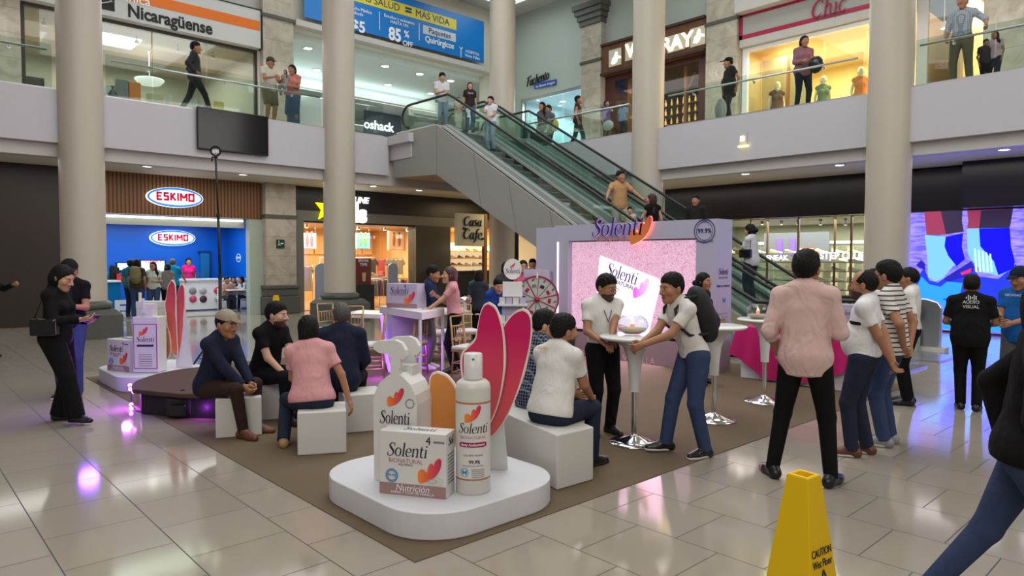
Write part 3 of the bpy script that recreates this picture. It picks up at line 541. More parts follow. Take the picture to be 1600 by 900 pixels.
script('Chic', .62, XP(1294, 12, X1 - .16), -UY, UZ, crim, t, .12, .02, sx=.9); text('boutique', .17, XP(1296, 24, X1 - .16), -UY, UZ, flat('dark_grey', (.08, .08, .08)), t, spacing=1.3)
t = thing('shop_window', 'tall glass boutique window with white frame', 'window', (X1, 8.4, 5.2)); MB().box(X1, X1 + .12, 10.5, 10.66, 5.2, 8.05).box(X1, X1 + .12, 6.0, 10.5, 7.93, 8.05).build('frame', whiteg, t)
for a in (6.05, 7.15, 8.25, 9.4): MB().box(X1 + .05, X1 + .06, a, a + 1.08, 5.2, 7.93).build('glass_pane', glass, t)
for k, (px, py) in enumerate(((1189, 82), (1205, 77), (1280, 60), (1319, 51), (1353, 42))):
    p = XP(px, py, X1 + .9); t = thing('spotlight', 'white cylinder spotlight glowing in the boutique ceiling', 'spotlight', (p[0], p[1], 8.04), 'spotlights in the boutique'); MB().lathe([(.06, p[2]), (.08, p[2] + .14), (.02, 8.04)], (p[0], p[1], 0), 12).build('housing', whiteg, t); MB().lathe([(.001, p[2] - .004), (.07, p[2] - .002)], (p[0], p[1], 0), 12).build('bulb', warmlamp, t)
t = thing('fitting_partition', 'pale timber partition at the left of the boutique', 'partition', (20.6, 10.1, 5.2)); MB().box(20.4, 20.5, 9.2, 10.6, 5.22, 7.9).build('panel', yel, t); MB().box(20.36, 20.4, 9.7, 9.78, 5.22, 7.9).build('edge', mat('orange_wood', (.45, .17, .05)), t)
# ---- far upper right store
room('right_store', X1 + .3, 23.3, -3, 5.0, 5.2, 8.6, mat('peach_wall', (.75, .50, .28), .6), mat('boutique_floor'), mat('boutique_ceiling'), 'x')
area('right_store_light', (21.2, 3.5, 8.4), 2.4, 3.4, 360, (1, .80, .5))
t = thing('shop_window', 'glass shop window at the upper right corner', 'window', (X1, 5, 5.2))
for a in (4.55, 5.35): MB().box(X1 + .05, X1 + .06, a - .35, a + .4, 5.2, 8.6).build('glass_pane', glass, t)
MB().box(X1 + .0, X1 + .1, 5.7, 5.95, 5.2, 8.9).build('frame', white, t)
for k, (px, py) in enumerate(((1436, 23), (1475, 45), (1446, 72))):
    p = XP(px, py, X1 + .8); t = thing('spotlight', 'glowing spotlight in the shop at the upper right corner', 'spotlight', (p[0], p[1], 8.6), 'spotlights at the upper right'); MB().lathe([(.05, p[2]), (.08, p[2] + .14), (.012, p[2] + .2), (.012, 8.6)], (p[0], p[1], 0), 12).build('housing', whiteg, t); MB().lathe([(.001, p[2] - .004), (.07, p[2] - .002)], (p[0], p[1], 0), 12).build('bulb', warmlamp, t)
t = thing('poster', 'small pink and white poster in the upper right shop', 'poster', XP(1490, 100, X1 + 1.2)); plate_poly([(1452, 94), (1508, 94), (1508, 108), (1452, 108)], 0, X1 + 1.2, 0, flat('pink_poster', (.75, .45, .4)), t, 'sheet', .02); text('SAN', .25, XP(1484, 101, X1 + 1.17), -UY, UZ, wtx, t)
# ---- ice cream shop
eb = mat('ice_blue', (.0, .10, .50), .35); ebl = mat('ice_blue_counter', (.0, .16, .42), .3)
room('ice_cream', 3.2, 9.45, 21.25, 25.3, 0, 2.92, eb, tile, mat('ice_ceiling', (.02, .12, .4), .5), 'y')
area('ice_cream_light', (6.4, 23.2, 2.85), 5, 2.6, 150, (.85, .95, 1))
B_ = .15
GL.update({'1': (.62, [[(.1, 0, B_), (.1, .7, B_)], [(.03, .63, B_), (.52, .63, B_)], [(.03, .35, .12), (.46, .35, .12)], [(.03, .07, B_), (.52, .07, B_)]]),
 '2': (.62, [[(.05, .63, B_), (.52, .63, B_)], [(.12, .7, B_), (.12, .32, B_)], [(.05, .37, .13), (.52, .37, .13)], [(.45, .42, B_), (.45, 0, B_)], [(.05, .07, B_), (.52, .07, B_)]]),
 '3': (.64, [[(.1, 0, B_), (.1, .7, B_)], [(.14, .33, B_), (.48, .68, B_)], [(.2, .38, B_), (.52, .02, B_)]]),
 '4': (.26, [[(.1, 0, B_), (.1, .7, B_)]]),
 '5': (.78, [[(.1, 0, B_), (.1, .7, B_)], [(.64, 0, B_), (.64, .7, B_)], [(.1, .66, .14), (.37, .25, .14)], [(.37, .25, .14), (.64, .66, .14)]]),
 '6': (.64, [[(.1, 0, B_), (.1, .7, B_)], [(.52, 0, B_), (.52, .7, B_)], [(.03, .63, B_), (.59, .63, B_)], [(.03, .07, B_), (.59, .07, B_)]])})
def oval_sign(cx, y, cz, w_, h_, label):
    t = thing('oval_sign', label, 'sign', (cx, y, cz)); n = 36
    for k, (s_, m_, th) in enumerate(((1, ledglow, .10), (.975, flat('sign_navy', (.01, .04, .35), .3, .4), .105), (.95, flat('sign_ring_blue', (.02, .22, .7), .3, .6), .11), (.90, ledglow, .12))):
        hh = h_ * (s_ if k < 3 else .74); P = [(w_ / 2 * s_ * math.cos(6.2832 * i / n), hh / 2 * math.sin(6.2832 * i / n)) for i in range(n)]
        MB().prism(P, (cx, y, cz), UX, UZ, -UY * th).build('sign_face' if k == 3 else 'outline_ring', m_, t)
    script('123456', h_ * .58, (cx, y - .13, cz), UX, UZ, flat('sign_red', (.6, .0, .05), .4, .35), t, 0, .006, fat=1.3, sx=.9 * (w_ / 1.5) / (h_ / .55)); return t
p = YP(272.5, 309, Y1 - .02); oval_sign(p[0], Y1 - .02, p[2], 1.5, .56, 'large oval lit sign on the slatted wood fascia')
p = YP(269, 372, 25.25); oval_sign(p[0], 25.25, p[2], 1.45, .54, 'oval lit sign on the blue back wall inside the ice cream shop')
t = thing('roller_shutter', 'cream shutter housing over the ice cream shop opening', 'shutter', (6, 21.4, 2.7)); MB().box(3.7, 8.5, 21.3, 21.5, 2.66, 2.9).build('housing', mat('shutter_cream', (.5, .5, .42), .4), t); MB().box(3.7, 8.4, 21.14, 21.2, 2.84, 2.9).build('light_strip', coolglow, t)
t = thing('white_counter', 'white ice cream counter with coloured domes on its front', 'counter', (8, 22.9, 0)); cx0 = 6.6
MB().box(cx0, 9.35, 23.35, 24.0, .06, 1.0).build('body', whiteg, t); MB().box(cx0 - .05, 9.38, 23.3, 24.05, 1.0, 1.05).build('worktop', whiteg, t)
for k, (px, py, c) in enumerate(((301.5, 454.5, (.25, .25, .25)), (317.5, 454.5, (.4, .4, .4)), (340, 454, (.6, .03, .09)), (302, 467.5, (.55, .05, .15)), (318, 467.5, (.06, .02, .04)), (341, 467, (.45, .45, .47)))):
    p = YP(px, py, 23.33); MB().ell((p[0], 23.35, p[2]), (.12, .06, .12), 14).build('dome', flat('scoop_%d' % k, c, .3), t)
t = thing('glass_guard', 'curved clear glass guard on the white ice cream counter', 'guard', (7.6, 23.5, 1.05)); MB().box(6.8, 8.0, 23.36, 23.37, 1.06, 1.3).box(6.8, 8.0, 23.37, 23.6, 1.29, 1.3).build('glass_pane', glass, t)
t = thing('blue_counter', 'blue counter with white letter at the left of the ice cream shop', 'counter', (5, 23.4, 0)); MB().box(3.3, 5.5, 23.2, 23.9, 0, 1.0).build('body', ebl, t); MB().box(3.3, 5.55, 23.15, 23.95, 1.0, 1.05).build('worktop', whiteg, t); text('E', .62, YP(188, 483, 23.17), UX, UZ, wtx, t, bold=.06)
for px, lab in ((205, 'blank grey menu screen near the left end'), (297 / 1.0, '')):
    pass
def screen(x0, x1, y, z0, z1, label, face, nm='menu_screen'):
    t = thing(nm, label, 'screen', ((x0 + x1) / 2, y, z0)); MB().box(x0, x1, y, y + .06, z0, z1).build('bezel', blackg, t); MB().box(x0 + .03, x1 - .03, y - .004, y, z0 + .03, z1 - .03).build('display', face, t); return t
p, q = YP(182, 410, 25.23), YP(212, 430, 25.23); screen(p[0], q[0], 25.235, 1.3, p[2], 'menu screen at the left behind the ice cream counter', flat('menu_light', (.55, .7, .75), .3, .7))
p, q = YP(219, 406, 25.23), YP(259, 430, 25.23); t = screen(p[0], q[0], 25.235, 1.25, p[2], 'wider menu screen behind the ice cream counter', flat('menu_light', (.55, .7, .75), .3, .7)); text('ESKIMO', .14, ((p[0] + q[0]) / 2, 25.22, 1.6), UX, UZ, flat('sign_red'), t)
p, q = YP(171, 418, 23.6), YP(187, 446, 23.6); screen(p[0], q[0], 23.6, 1.06, p[2], 'dark till monitor on the blue counter', blackg, 'till')
t = thing('card_box', 'small red box on the blue counter', 'box', (5.3, 23.4, 1.05)); p = YP(190, 440, 23.35); MB().box(p[0] - .1, p[0] + .12, 23.35, 23.5, 1.051, 1.25).build('carton', flat('red_carton', (.55, .03, .03)), t)
p, q = YP(312, 395, 25.28), YP(326, 420, 25.28); t = thing('hatch_door', 'darker blue doorway in the ice cream shop back wall', 'door', (p[0], 25.25, 1)); MB().box(p[0], q[0], 25.2, 25.28, .02, p[2]).build('panel', mat('teal_door', (.0, .13, .33)), t); MB().box(q[0], q[0] + .06, 25.18, 25.28, .02, p[2] + .06).box(p[0] - .06, q[0], 25.18, 25.28, p[2], p[2] + .06).build('frame', flat('navy_frame', (0, .02, .12)), t)
t = thing('wall_decal', 'small white ring logo on the blue side wall', 'decal', XP(373, 403, 9.44)); p = XP(373, 403, 9.44); mb = MB(); ring(mb, .2, .17, p, UY, UZ * .75, -UX * .01); mb.build('ring', wtx, t); text('ESKIMO', .13, p - UX * .01, -UY, UZ, wtx, t)
t = thing('exit_sign', 'small dark green running man sign on the marble pilaster', 'sign', YP(438, 381, Y1 - .26)); p = YP(438, 381, Y1 - .26); gsn = flat('exit_green', (.01, .05, .03), .4); MB().box(p[0] - .13, p[0] + .13, Y1 - .28, Y1 - .26, p[2] - .13, p[2] + .13).build('plate', gsn, t)
MB().box(p[0] + .0, p[0] + .09, Y1 - .29, Y1 - .28, p[2] - .01, p[2] + .03).tube([(p[0] - .06, Y1 - .285, p[2] + .06), (p[0] - .05, Y1 - .285, p[2] - .0), (p[0] - .09, Y1 - .285, p[2] - .06)], .012, 5).tube([(p[0] - .05, Y1 - .285, p[2]), (p[0] - .01, Y1 - .285, p[2] - .06)], .01, 5).ell((p[0] - .055, Y1 - .285, p[2] + .085), (.016, .008, .016), 8).build('pictogram', wtx, t)
t = thing('exit_sign', 'green exit plate on the upper marble pilaster beside the boutique', 'sign', XP(1121, 117, X1 - .22)); p = XP(1121, 117, X1 - .22); MB().box(X1 - .24, X1 - .21, p[1] - .16, p[1] + .16, p[2] - .2, p[2] + .2).build('plate', flat('exit_green2', (.01, .12, .06)), t); MB().tube([p + np.array([-.03, .05, .08]), p + np.array([-.03, 0, -.01]), p + np.array([-.03, .05, -.1])], .015, 5).ell(p + np.array([-.03, .02, .12]), (.01, .02, .02), 8).build('pictogram', wtx, t)
# ---- television on the parapet
t = thing('television', 'large black television mounted on the left gallery parapet', 'television', (6.6, Y0 - .1, 4.4)); x0_, x1_ = YP(308, 200, Y0 - .1)[0], YP(419, 210, Y0 - .1)[0]
bevel(MB().box(x0_, x1_, Y0 - .12, Y0 - .05, 4.33, 5.33).build('casing', black, t), .01); MB().box(x0_ + .02, x1_ - .02, Y0 - .124, Y0 - .12, 4.36, 5.31).build('screen_panel', blackg, t); MB().box(6.3, 6.9, Y0 - .05, Y0, 4.6, 5.0).build('bracket', steel, t)
# ---- emergency light on right parapet
p = XP(1161, 217, X0); t = thing('emergency_light', 'small square lit emergency lamp on the right parapet', 'lamp', p); MB().box(X0 - .03, X0, p[1] - .12, p[1] + .12, p[2] - .14, p[2] + .14).build('plate', white, t); MB().box(X0 - .05, X0 - .03, p[1] - .05, p[1] + .05, p[2] - .06, p[2] + .06).build('lens', mat('yellow_lens', (1, .95, .55), emit=2.5), t)
p = XP(1163, 229, X0); t = thing('emergency_light', 'flat warm wall lamp under the square emergency lamp', 'lamp', p); MB().box(X0 - .1, X0, p[1] - .12, p[1] + .12, p[2] - .015, p[2] + .015).build('lens', mat('amber_lens', (1, .8, .35), emit=2), t)
# ---- clothing store
pw = mat('peach_wood', (.70, .42, .18), .5)
room('clothing', 10.1, 16.3, 21.3, 26.5, 0, 2.95, pw, mat('peach_floor', (.5, .33, .2), .15), mat('clothing_ceiling', (.55, .40, .28), .6), 'y')
area('clothing_light', (13, 23.5, 2.9), 5, 3, 330, (1, .80, .55))
t = thing('star_sign', 'bright yellow star shape on the dark fascia', 'sign', (10.9, Y1, 3.2)); cx, cz = YP(508, 326, Y1)[0], YP(500, 326, Y1)[2]
P = [((.47 if k % 2 == 0 else .2) * math.sin(k * math.pi / 5 + .1) * .85, (.47 if k % 2 == 0 else .2) * math.cos(k * math.pi / 5 + .1)) for k in range(10)]; MB().prism(P, (cx, Y1 - .02, cz), UX, UZ, -UY * .08).build('star', mat('yellow_glow', (.9, .85, .0), .4, emit=1.0), t)
t = thing('store_sign', 'white lit rounded lettering on the dark clothing store fascia', 'sign', (12.5, Y1, 3.2)); p = YP(587, 337, Y1 - .05); text('kids', .85, (p[0] - 1.0, Y1 - .05, p[2] + .02), UX, UZ, mat('letter_glow', (1, 1, 1), emit=1.05), t, bold=.045, ext=.03, sx=.95)
text('SPORTLINE', .28, (YP(585, 315, Y1)[0] - .98, Y1 - .05, YP(570, 314, Y1)[2]), UX, UZ, MATS['letter_glow'], t, bold=.03, ext=.02, shear=.25)
w = thing('shop_window', 'wide glass front of the clothing store', 'window', (12.4, 21.1, 0))
for a in (10.3, 11.75, 13.2): MB().box(a, a + 1.42, Y1 + .1, Y1 + .11, 0.02, 2.93).build('glass_pane', glass, w)
MB().box(10.25, 14.63, Y1 + .06, Y1 + .14, 2.9, 2.95).build('frame', black, w)
for nm, px0, py0, px1, py1, cs, lab in (('poster', 474, 365, 494, 388, [(.85, .72, .68), (.6, .2, .3)], 'pale pink lit poster in the clothing store'), ('poster', 558, 365, 578, 388, [(.15, .5, .75), (.2, .4, .15)], 'blue and green lit poster in the clothing store'), ('poster', 608, 362, 632, 390, [(.5, .25, .14), (.3, .12, .08)], 'brown lit poster in the clothing store')):
    p, q = YP(px0, py0, 24), YP(px1, py1, 24); t = thing(nm, lab, 'poster', p); MB().box(p[0], q[0], 24, 24.05, q[2], p[2]).build('sheet', flat('poster_%d' % px0, cs[0], .4, .5), t); MB().box(p[0] - .03, q[0] + .03, 24.05, 24.1, q[2] - .03, p[2] + .03).build('frame', whiteg, t); MB().tube([(p[0], 24.07, p[2]), (p[0], 24.07, 2.95)], .006, 5).build('hanging_cord', steel, t); MB().tube([(q[0], 24.07, p[2]), (q[0], 24.07, 2.95)], .006, 5).build('hanging_cord', steel, t)
    for dx in (.3, .65): c = p[0] + (q[0] - p[0]) * dx; MB().ell((c, 23.99, (p[2] + q[2]) / 2), (.07, .01, .24), 10).ell((c, 23.985, (p[2] + q[2]) / 2 + .3), (.05, .01, .06), 10).build('figure', flat('pfig_%d' % px0, cs[1]), t)
# garments on rails
def garment(x, y, z, c, w_=.36, h_=.62, sl=True, label='', group=None):
    P = [(-w_ * .32, 0), (-w_ * .5, -.03), (-w_ * .78, -.2), (-w_ * .6, -.27), (-w_ * .42, -.16), (-w_ * .44, -h_), (w_ * .44, -h_), (w_ * .42, -.16), (w_ * .6, -.27), (w_ * .78, -.2), (w_ * .5, -.03), (w_ * .32, 0), (.05, -.04), (-.05, -.04)]
    o = MB().prism(P, (x, y + .04, z), UX, UZ, -UY * .09).build('hanging_shirt', c); return tag(bevel(o, .02), label, 'shirt', group)
cols = [(.12, .10, .08), (.75, .68, .40), (.5, .33, .2), (.78, .70, .42), (.05, .05, .05), (.55, .1, .1), (.3, .3, .3), (.45, .38, .3), (.2, .08, .3), (.6, .3, .15), (.1, .12, .18), (.7, .6, .5)]
t = thing('clothes_rail', 'chrome clothes rail on the right side of the clothing store', 'rail', (14, 23.2, 0)); MB().tube([(12.0, 23.2, .02), (12.0, 23.2, 1.75), (15.6, 23.2, 1.75), (15.6, 23.2, .02)], .02, 8).build('bar', chrome, t)
for k in range(8): garment(12.5 + k * .42, 23.2 + (k % 2) * .01, 1.73, flat('cloth_%d' % k, cols[k], .8), label=['charcoal shirt', 'pale yellow tee', 'tan patterned top', 'cream yellow tee', 'black floral top', 'red blouse', 'grey jacket', 'beige coat'][k] + ' hanging on the chrome rail in the clothing store')
t = thing('clothes_rail', 'low clothes rail in front of the clothing store', 'rail', (13.6, 22.2, 0)); MB().tube([(12.6, 22.0, .02), (12.6, 22.0, .98), (15.0, 22.0, .98), (15.0, 22.0, .02)], .02, 8).build('bar', chrome, t)
for k in range(18): o = MB().box(12.7 + k * .125, 12.76 + k * .125, 21.85, 22.15, .35, .95).build('hanging_garment', flat('cloth_%d' % (k % 12), cols[k % 12], .8)); tag(bevel(o, .02), 'folded edge of a garment on the low front rail', 'garment', 'garments on the low front rail')
t = thing('clothes_rail', 'clothes rail behind the round column, left part of the store', 'rail', (10.6, 22.5, 0)); MB().tube([(10.2, 22.6, .02), (10.2, 22.6, 1.5), (11.4, 22.6, 1.5), (11.4, 22.6, .02)], .02, 8).build('bar', chrome, t)
for k in range(3): garment(10.45 + k * .38, 22.6, 1.48, flat('rc_%d' % k, [(.7, .45, .3), (.3, .25, .2), (.6, .55, .5)][k], .8), label=['peach dress', 'brown top', 'pale top'][k] + ' on the rail left of the middle column', h_=.9)
t = thing('display_table', 'pale table piled with folded goods in the clothing store', 'table', (12.8, 22.6, 0)); MB().box(12.1, 14.4, 22.4, 23.0, 1.0, 1.05).build('top', whiteg, t)
for a in (12.15, 14.35):
    for b_ in (22.45, 22.95): MB().box(a - .03, a + .03, b_ - .03, b_ + .03, .02, 1.0).build('leg', whiteg, t)
for k in range(14):
    o = MB().box(12.2 + k * .155, 12.33 + k * .155, 22.5, 22.8, 1.051, 1.10 + .05 * ((k * 7) % 4)).build('folded_garment', flat('cloth_%d' % ((k * 5) % 12), cols[(k * 5) % 12])); tag(bevel(o, .015), 'folded garment on the pale display table', 'garment', 'folded garments on the pale table')
for k, a in enumerate((10.9, 12.9, 14.0, 15.0)):
    t = thing('spotlight', 'bright track spotlight in the clothing store ceiling', 'spotlight', (a, 22, 2.95), 'track spotlights in the clothing store'); MB().tube([(a, 22, 2.95), (a, 22, 2.88)], .02, 6).lathe([(.05, 2.88), (.06, 2.78)], (a, 22, 0), 10).build('housing', whiteg, t); MB().lathe([(.001, 2.775), (.055, 2.776)], (a, 22, 0), 10).build('bulb', warmlamp, t)
# wall panels behind
mb = MB()
for k in range(9): mb.box(11.2 + k * .56, 11.7 + k * .56, 26.4, 26.46, 1.9, 2.7)
tag(mb.build('wall_cupboard', pw), 'row of peach wooden wall panels at the back of the clothing store', 'cupboard')
for px, lab in ((510, 'grey blue theft gate left of the middle column'), (622, 'grey blue theft gate right of the middle column')):
    p = YP(px - 10, 420, 21.0); t = thing('security_gate', lab, 'gate', (p[0], 21, 0)); bevel(MB().prism(rrect(.4, 1.55, .19, 6), (p[0], 20.98, .8), UX, UZ, -UY * .08).build('panel', mat('gate_grey_blue', (.28, .33, .45), .4), t), .01)
t = thing('roll_up_banner', 'dark red promotional stand showing a drink', 'banner', YP(568, 452, 20)); p = YP(568, 440, 19.6); MB().box(p[0] - .28, p[0] + .28, 19.6, 19.64, .9, 1.75).build('poster_sheet', flat('dark_red', (.14, .02, .015), .4), t); MB().box(p[0] - .34, p[0] + .34, 19.5, 19.9, 0, .9).build('stand_base', black, t); MB().lathe([(.05, 1.0), (.07, 1.28)], (p[0], 19.57, 0), 12).build('cup_print', flat('cup_beige', (.5, .35, .2)), t); text('BREAK\nTIME', .13, (p[0], 19.59, 1.6), UX, UZ, wtx, t)
# ---- shoe shelves of the store under the cafe sign
room('cafe_store', 16.4, X1 + .4, 21.3, 25, 0, 2.95, mat('warm_shelf_wall', (.7, .5, .25), .5), MATS['peach_floor'], MATS['clothing_ceiling'], 'y')
area('cafe_store_light', (17.8, 23, 2.9), 2, 2, 160, (1, .82, .5))
def shoe_mesh(c1, c2):
    mb = MB(); L = .28
    S = [(0, .045, .0, .10), (.05, .045, .0, .105), (.10, .042, .0, .085), (.16, .042, .0, .06), (.22, .045, .0, .05), (.27, .03, .0, .035)]
    mb.smooth = True; vs = []; n = 8
    for x, w_, z0, z1 in S:
        for k in range(n): a = 6.283 * k / n; vs.append((x, w_ * math.cos(a), .03 + (z1 - .03) * max(0, math.sin(a)) + .012 * min(0, math.sin(a))))
    fs = [(i * n + k, i * n + (k + 1) % n, (i + 1) * n + (k + 1) % n, (i + 1) * n + k) for i in range(len(S) - 1) for k in range(n)] + [tuple(range(n))[::-1], tuple((len(S) - 1) * n + k for k in range(n))]
    mb.add(vs, fs); mb.smooth = False; mb.cur = 1
    mb.prism([(-.005, -.045), (.24, -.048), (.285, -.02), (.285, .02), (.24, .048), (-.005, .045)], (0, 0, 0), UX, UY, UZ * .028); return mb
def shoes(nm, spots, label, group, dirx, pal):
    for k, (x, y, z) in enumerate(spots):
        j = k % len(pal)
        if k < len(pal):
            o = shoe_mesh(0, 1).build('shoe', [flat('%s_upper%d' % (nm, j), pal[j], .6), flat('%s_sole%d' % (nm, j), (.6, .6, .55), .6)]); tag(o, label, 'shoe', group); SHO[(nm, j)] = o
        else: o = SHO[(nm, j)].copy(); COL.objects.link(o)
        o.location = (x, y, z); o.rotation_euler = (0, 0, dirx + (.3 if k % 3 else -.2)); o.scale = (1.3, 1.3, 1.3)
SHO = {}
t = thing('shoe_shelf', 'warm lit shoe shelves left of the cafe post', 'shelf', (17.8, 22.4, 0))
for z in (1.15, 1.45, 1.75, 2.05): MB().box(16.5, 19.5, 22.3, 22.65, z - .03, z).build('shelf_board', pw, t)
MB().box(16.5, 19.5, 22.66, 22.7, 0.02, 2.4).build('back_panel', mat('warm_white_panel', (.8, .7, .45), emit=.5), t)
shoes('cafe', [(16.7 + k * .38, 22.45, z) for z in (1.15, 1.45, 1.75, 2.05) for k in range(7)], 'small shoe on the warm shelves behind the cafe sign', 'shoes on the warm shelves behind the cafe sign', 0, [(.75, .7, .6), (.15, .1, .08), (.4, .2, .12), (.7, .7, .7)])
# ---- cafe sign and post, cafe soffit
cafe_y = 19.5
t = thing('hanging_sign', 'square cream cafe sign with black script lettering on a timber post', 'sign', (16.1, cafe_y, 2.2)); MB().box(15.45, 16.70, cafe_y, cafe_y + .18, 2.2, 3.38).build('sign_box', mat('cafe_sign_cream', (.42, .41, .33), .5, emit=.05), t)
script('Casa', .46, YP(738, 347, cafe_y - .02), UX, UZ, blackg, t, .15, .02, sx=1.0, fat=1.35); script('Café', .50, YP(738, 367, cafe_y - .02), UX, UZ, blackg, t, .15, .02, sx=.95, fat=1.35) if 'é' in GL else script('Cafe', .50, YP(738, 367, cafe_y - .02), UX, UZ, blackg, t, .15, .02, sx=1.0, fat=1.35)
MB().ell(YP(727, 357, cafe_y - .02), (.14, .01, .05), 10).ell(YP(754, 373, cafe_y - .02), (.1, .01, .05), 10).build('leaf_ornament', blackg, t); MB().box(16.73, 16.86, cafe_y, cafe_y + .15, 0, 3.4).build('timber_post', mat('cafe_timber', (.22, .10, .04)), t)
t = thing('pendant_lamp', 'bare globe bulb hanging beside the cafe post', 'lamp', (17.3, 19.6, 4.05)); p = YP(766, 388, 19.6); MB().tube([(p[0], 19.6, 4.04), (p[0], 19.6, p[2] + .1)], .008, 6).build('cord', black, t); MB().ell((p[0], 19.6, p[2]), (.11, .11, .12), 16).build('bulb', mat('bulb_glow', (1, .85, .6), emit=6), t)
area('cafe_light', (17.8, 18.6, 3.9), 1.6, 2.0, 70, (1, .75, .4))
t = thing('cafe_counter', 'dark cafe counter behind the high tables', 'counter', (17, 19.9, 0)); MB().box(15.2, 18.4, 19.9, 20.5, 0, 1.25).build('body', black, t); MB().box(15.1, 18.5, 19.85, 20.55, 1.25, 1.3).build('worktop', dbrown, t)
t = thing('round_cafe_sign', 'small glowing cream cafe plaque by the far right of the cafe', 'sign', (19.2, 18.2, 1.8)); p = XP(843, 436, 19.775); MB().ell(p, (.03, .42, .26), 20).build('plaque', mat('plaque_glow', (.9, .65, .35), emit=.6), t); script('Cafe', .22, p - UX * .04, -UY, UZ, flat('brown_ink', (.2, .05, .02)), t, .15, .004)
# ---- shoe store right
room('shoe_store', X1 + .35, 23.6, 6.0, 13.2, 0, 2.95, mat('olive_wall', (.30, .31, .22), .5), mat('shoe_floor', (.25, .24, .22), .2), mat('shoe_ceiling', (.36, .33, .24), .6), 'x')
area('shoe_light', (19.75, 9.5, 2.92), .3, 6.4, 120, (1, .92, .7)); area('shoe_light', (21.4, 9.6, 2.9), 2.5, 5.5, 330, (1, .95, .8))  # the narrow strip is an added light to brighten the shelved shoes
t = thing('shop_window', 'long glass front of the shoe store with thin brown mullions', 'window', (X1, 9.5, 0))
for k in range(5): y_ = 6.0 + k * 1.45; MB().box(X1 + .1, X1 + .11, y_, y_ + 1.41, .02, 2.96).build('glass_pane', glass, t); MB().box(X1 + .06, X1 + .14, y_ + 1.41, y_ + 1.45, .02, 2.96).build('mullion', mat('brown_metal', (.10, .055, .03), .4), t)
t = thing('shoe_shelf', 'tall brown shoe shelving along the shoe store glass', 'shelf', (20, 9.5, 0)); zs = [.42, .78, 1.12, 1.46, 1.80, 2.1]
zs = [XP(1320, yy, 20.0)[2] for yy in (396, 410, 424, 440, 453)] + [XP(1320, yy, 20.0)[2] for yy in (468, 484, 500)]
brm = MATS['brown_metal']
for z in zs: MB().box(19.85, 20.2, 6.1, 12.9, z - .02, z).build('shelf_board', brm, t)
for y_ in (6.1, 8.1, 10.1, 12.9): MB().box(19.95, 20.0, y_ - .025, y_ + .025, .02, 2.94).build('upright', brm, t)
shoes('big', [(20.0, 6.35 + k * .46, z) for z in zs for k in range(14)], 'pale sneaker on the brown shelves of the shoe store', 'sneakers on the shoe store shelves', -1.57, [(.85, .78, .45), (.9, .86, .7), (.45, .40, .28), (.75, .65, .3), (.85, .82, .75)])
for k, (y_, z_, l) in enumerate(((9.6, 2.3, 6.6), (9.0, 1.72, 5.4))): t = thing('light_bar', ['long white light bar across the back of the shoe store', 'lower white light bar in the shoe store'][k], 'light', (23.4, y_, z_)); MB().box(23.5, 23.55, y_ - l / 2, y_ + l / 2, z_, z_ + .07).build('tube', mat('bar_glow', (1, 1, .95), emit=3), t); MB().box(23.55, 23.6, y_ - l / 2, y_ + l / 2, z_ - .02, z_ + .09).build('holder', white, t)
for k in range(9): o = MB().box(23.2, 23.3, 6.3 + k * .5, 6.52 + k * .5, .02, 2.2).build('wall_panel', flat('olive_panel', (.42, .40, .25), .5)); tag(o, 'upright olive panel on the back wall of the shoe store', 'panel', 'olive panels in the shoe store')
for px in (1191, 1221, 1247, 1282, 1321):
    p = XP(px, 345, 20.6); t = thing('spotlight', 'black cylinder spotlight under the shoe store ceiling', 'spotlight', (20.6, p[1], 2.95), 'black spotlights in the shoe store'); MB().lathe([(.045, p[2] - .12), (.045, p[2] + .06)], (20.6, p[1], 0), 10).tube([(20.6, p[1], p[2] + .06), (20.6, p[1], 2.94)], .01, 5).build('housing', black, t); MB().lathe([(.001, p[2] - .124), (.04, p[2] - .123)], (20.6, p[1], 0), 10).build('bulb', warmlamp, t)
t = thing('sneaker_poster', 'orange splashing sneaker poster in the shoe store', 'poster', XP(1262, 405, 20.9)); plate_poly([(1249, 388), (1280, 388), (1280, 445), (1249, 445)], 0, 20.9, 0, flat('poster_orange', (.55, .33, .16), .5, .3), t, 'sheet', .02); p = XP(1264, 440, 20.93); MB().box(20.91, 20.95, p[1] - .03, p[1] + .03, .02, p[2]).box(20.8, 21.05, p[1] - .25, p[1] + .25, .02, .05).build('stand', brm, t)
for k in range(9): a = -2.6 + k * .55; plate_poly([(1262, 406), (1262 + 20 * math.cos(a), 404 + 24 * math.sin(a)), (1262 + 19 * math.cos(a + .12), 404 + 22 * math.sin(a + .12))], 0, 20.87, .001 * k, flat('splash', (.35, .14, .07)), t, 'splash_print', .002)
t = thing('store_word_sign', 'white lit lettering across the shoe store shelves', 'sign', XP(1315, 398, 19.84)); text('STEP CLUB', .26, XP(1316, 400, 19.846), -UY, UZ, MATS['letter_glow'], t, bold=.03); text('SNEAK', .22, XP(1214, 403, 19.846), -UY, UZ, MATS['letter_glow'], t, bold=.02)
t = thing('wall_screen', 'small screen glowing violet blue in the shoe store', 'screen', XP(1238, 386, 22.5)); p = XP(1238, 387, 22.5); MB().box(22.5, 22.56, p[1] - 1.2, p[1] + 1.0, p[2] - .45, p[2] + .5).build('bezel', flat('slate', (.12, .13, .16)), t)
for d in (-.1, .35): MB().box(22.47, 22.5, p[1] + d, p[1] + d + .16, p[2] - .25, p[2] + .3).build('violet_figure', mat('violet_glow', (.12, .05, 1), emit=1.5), t)
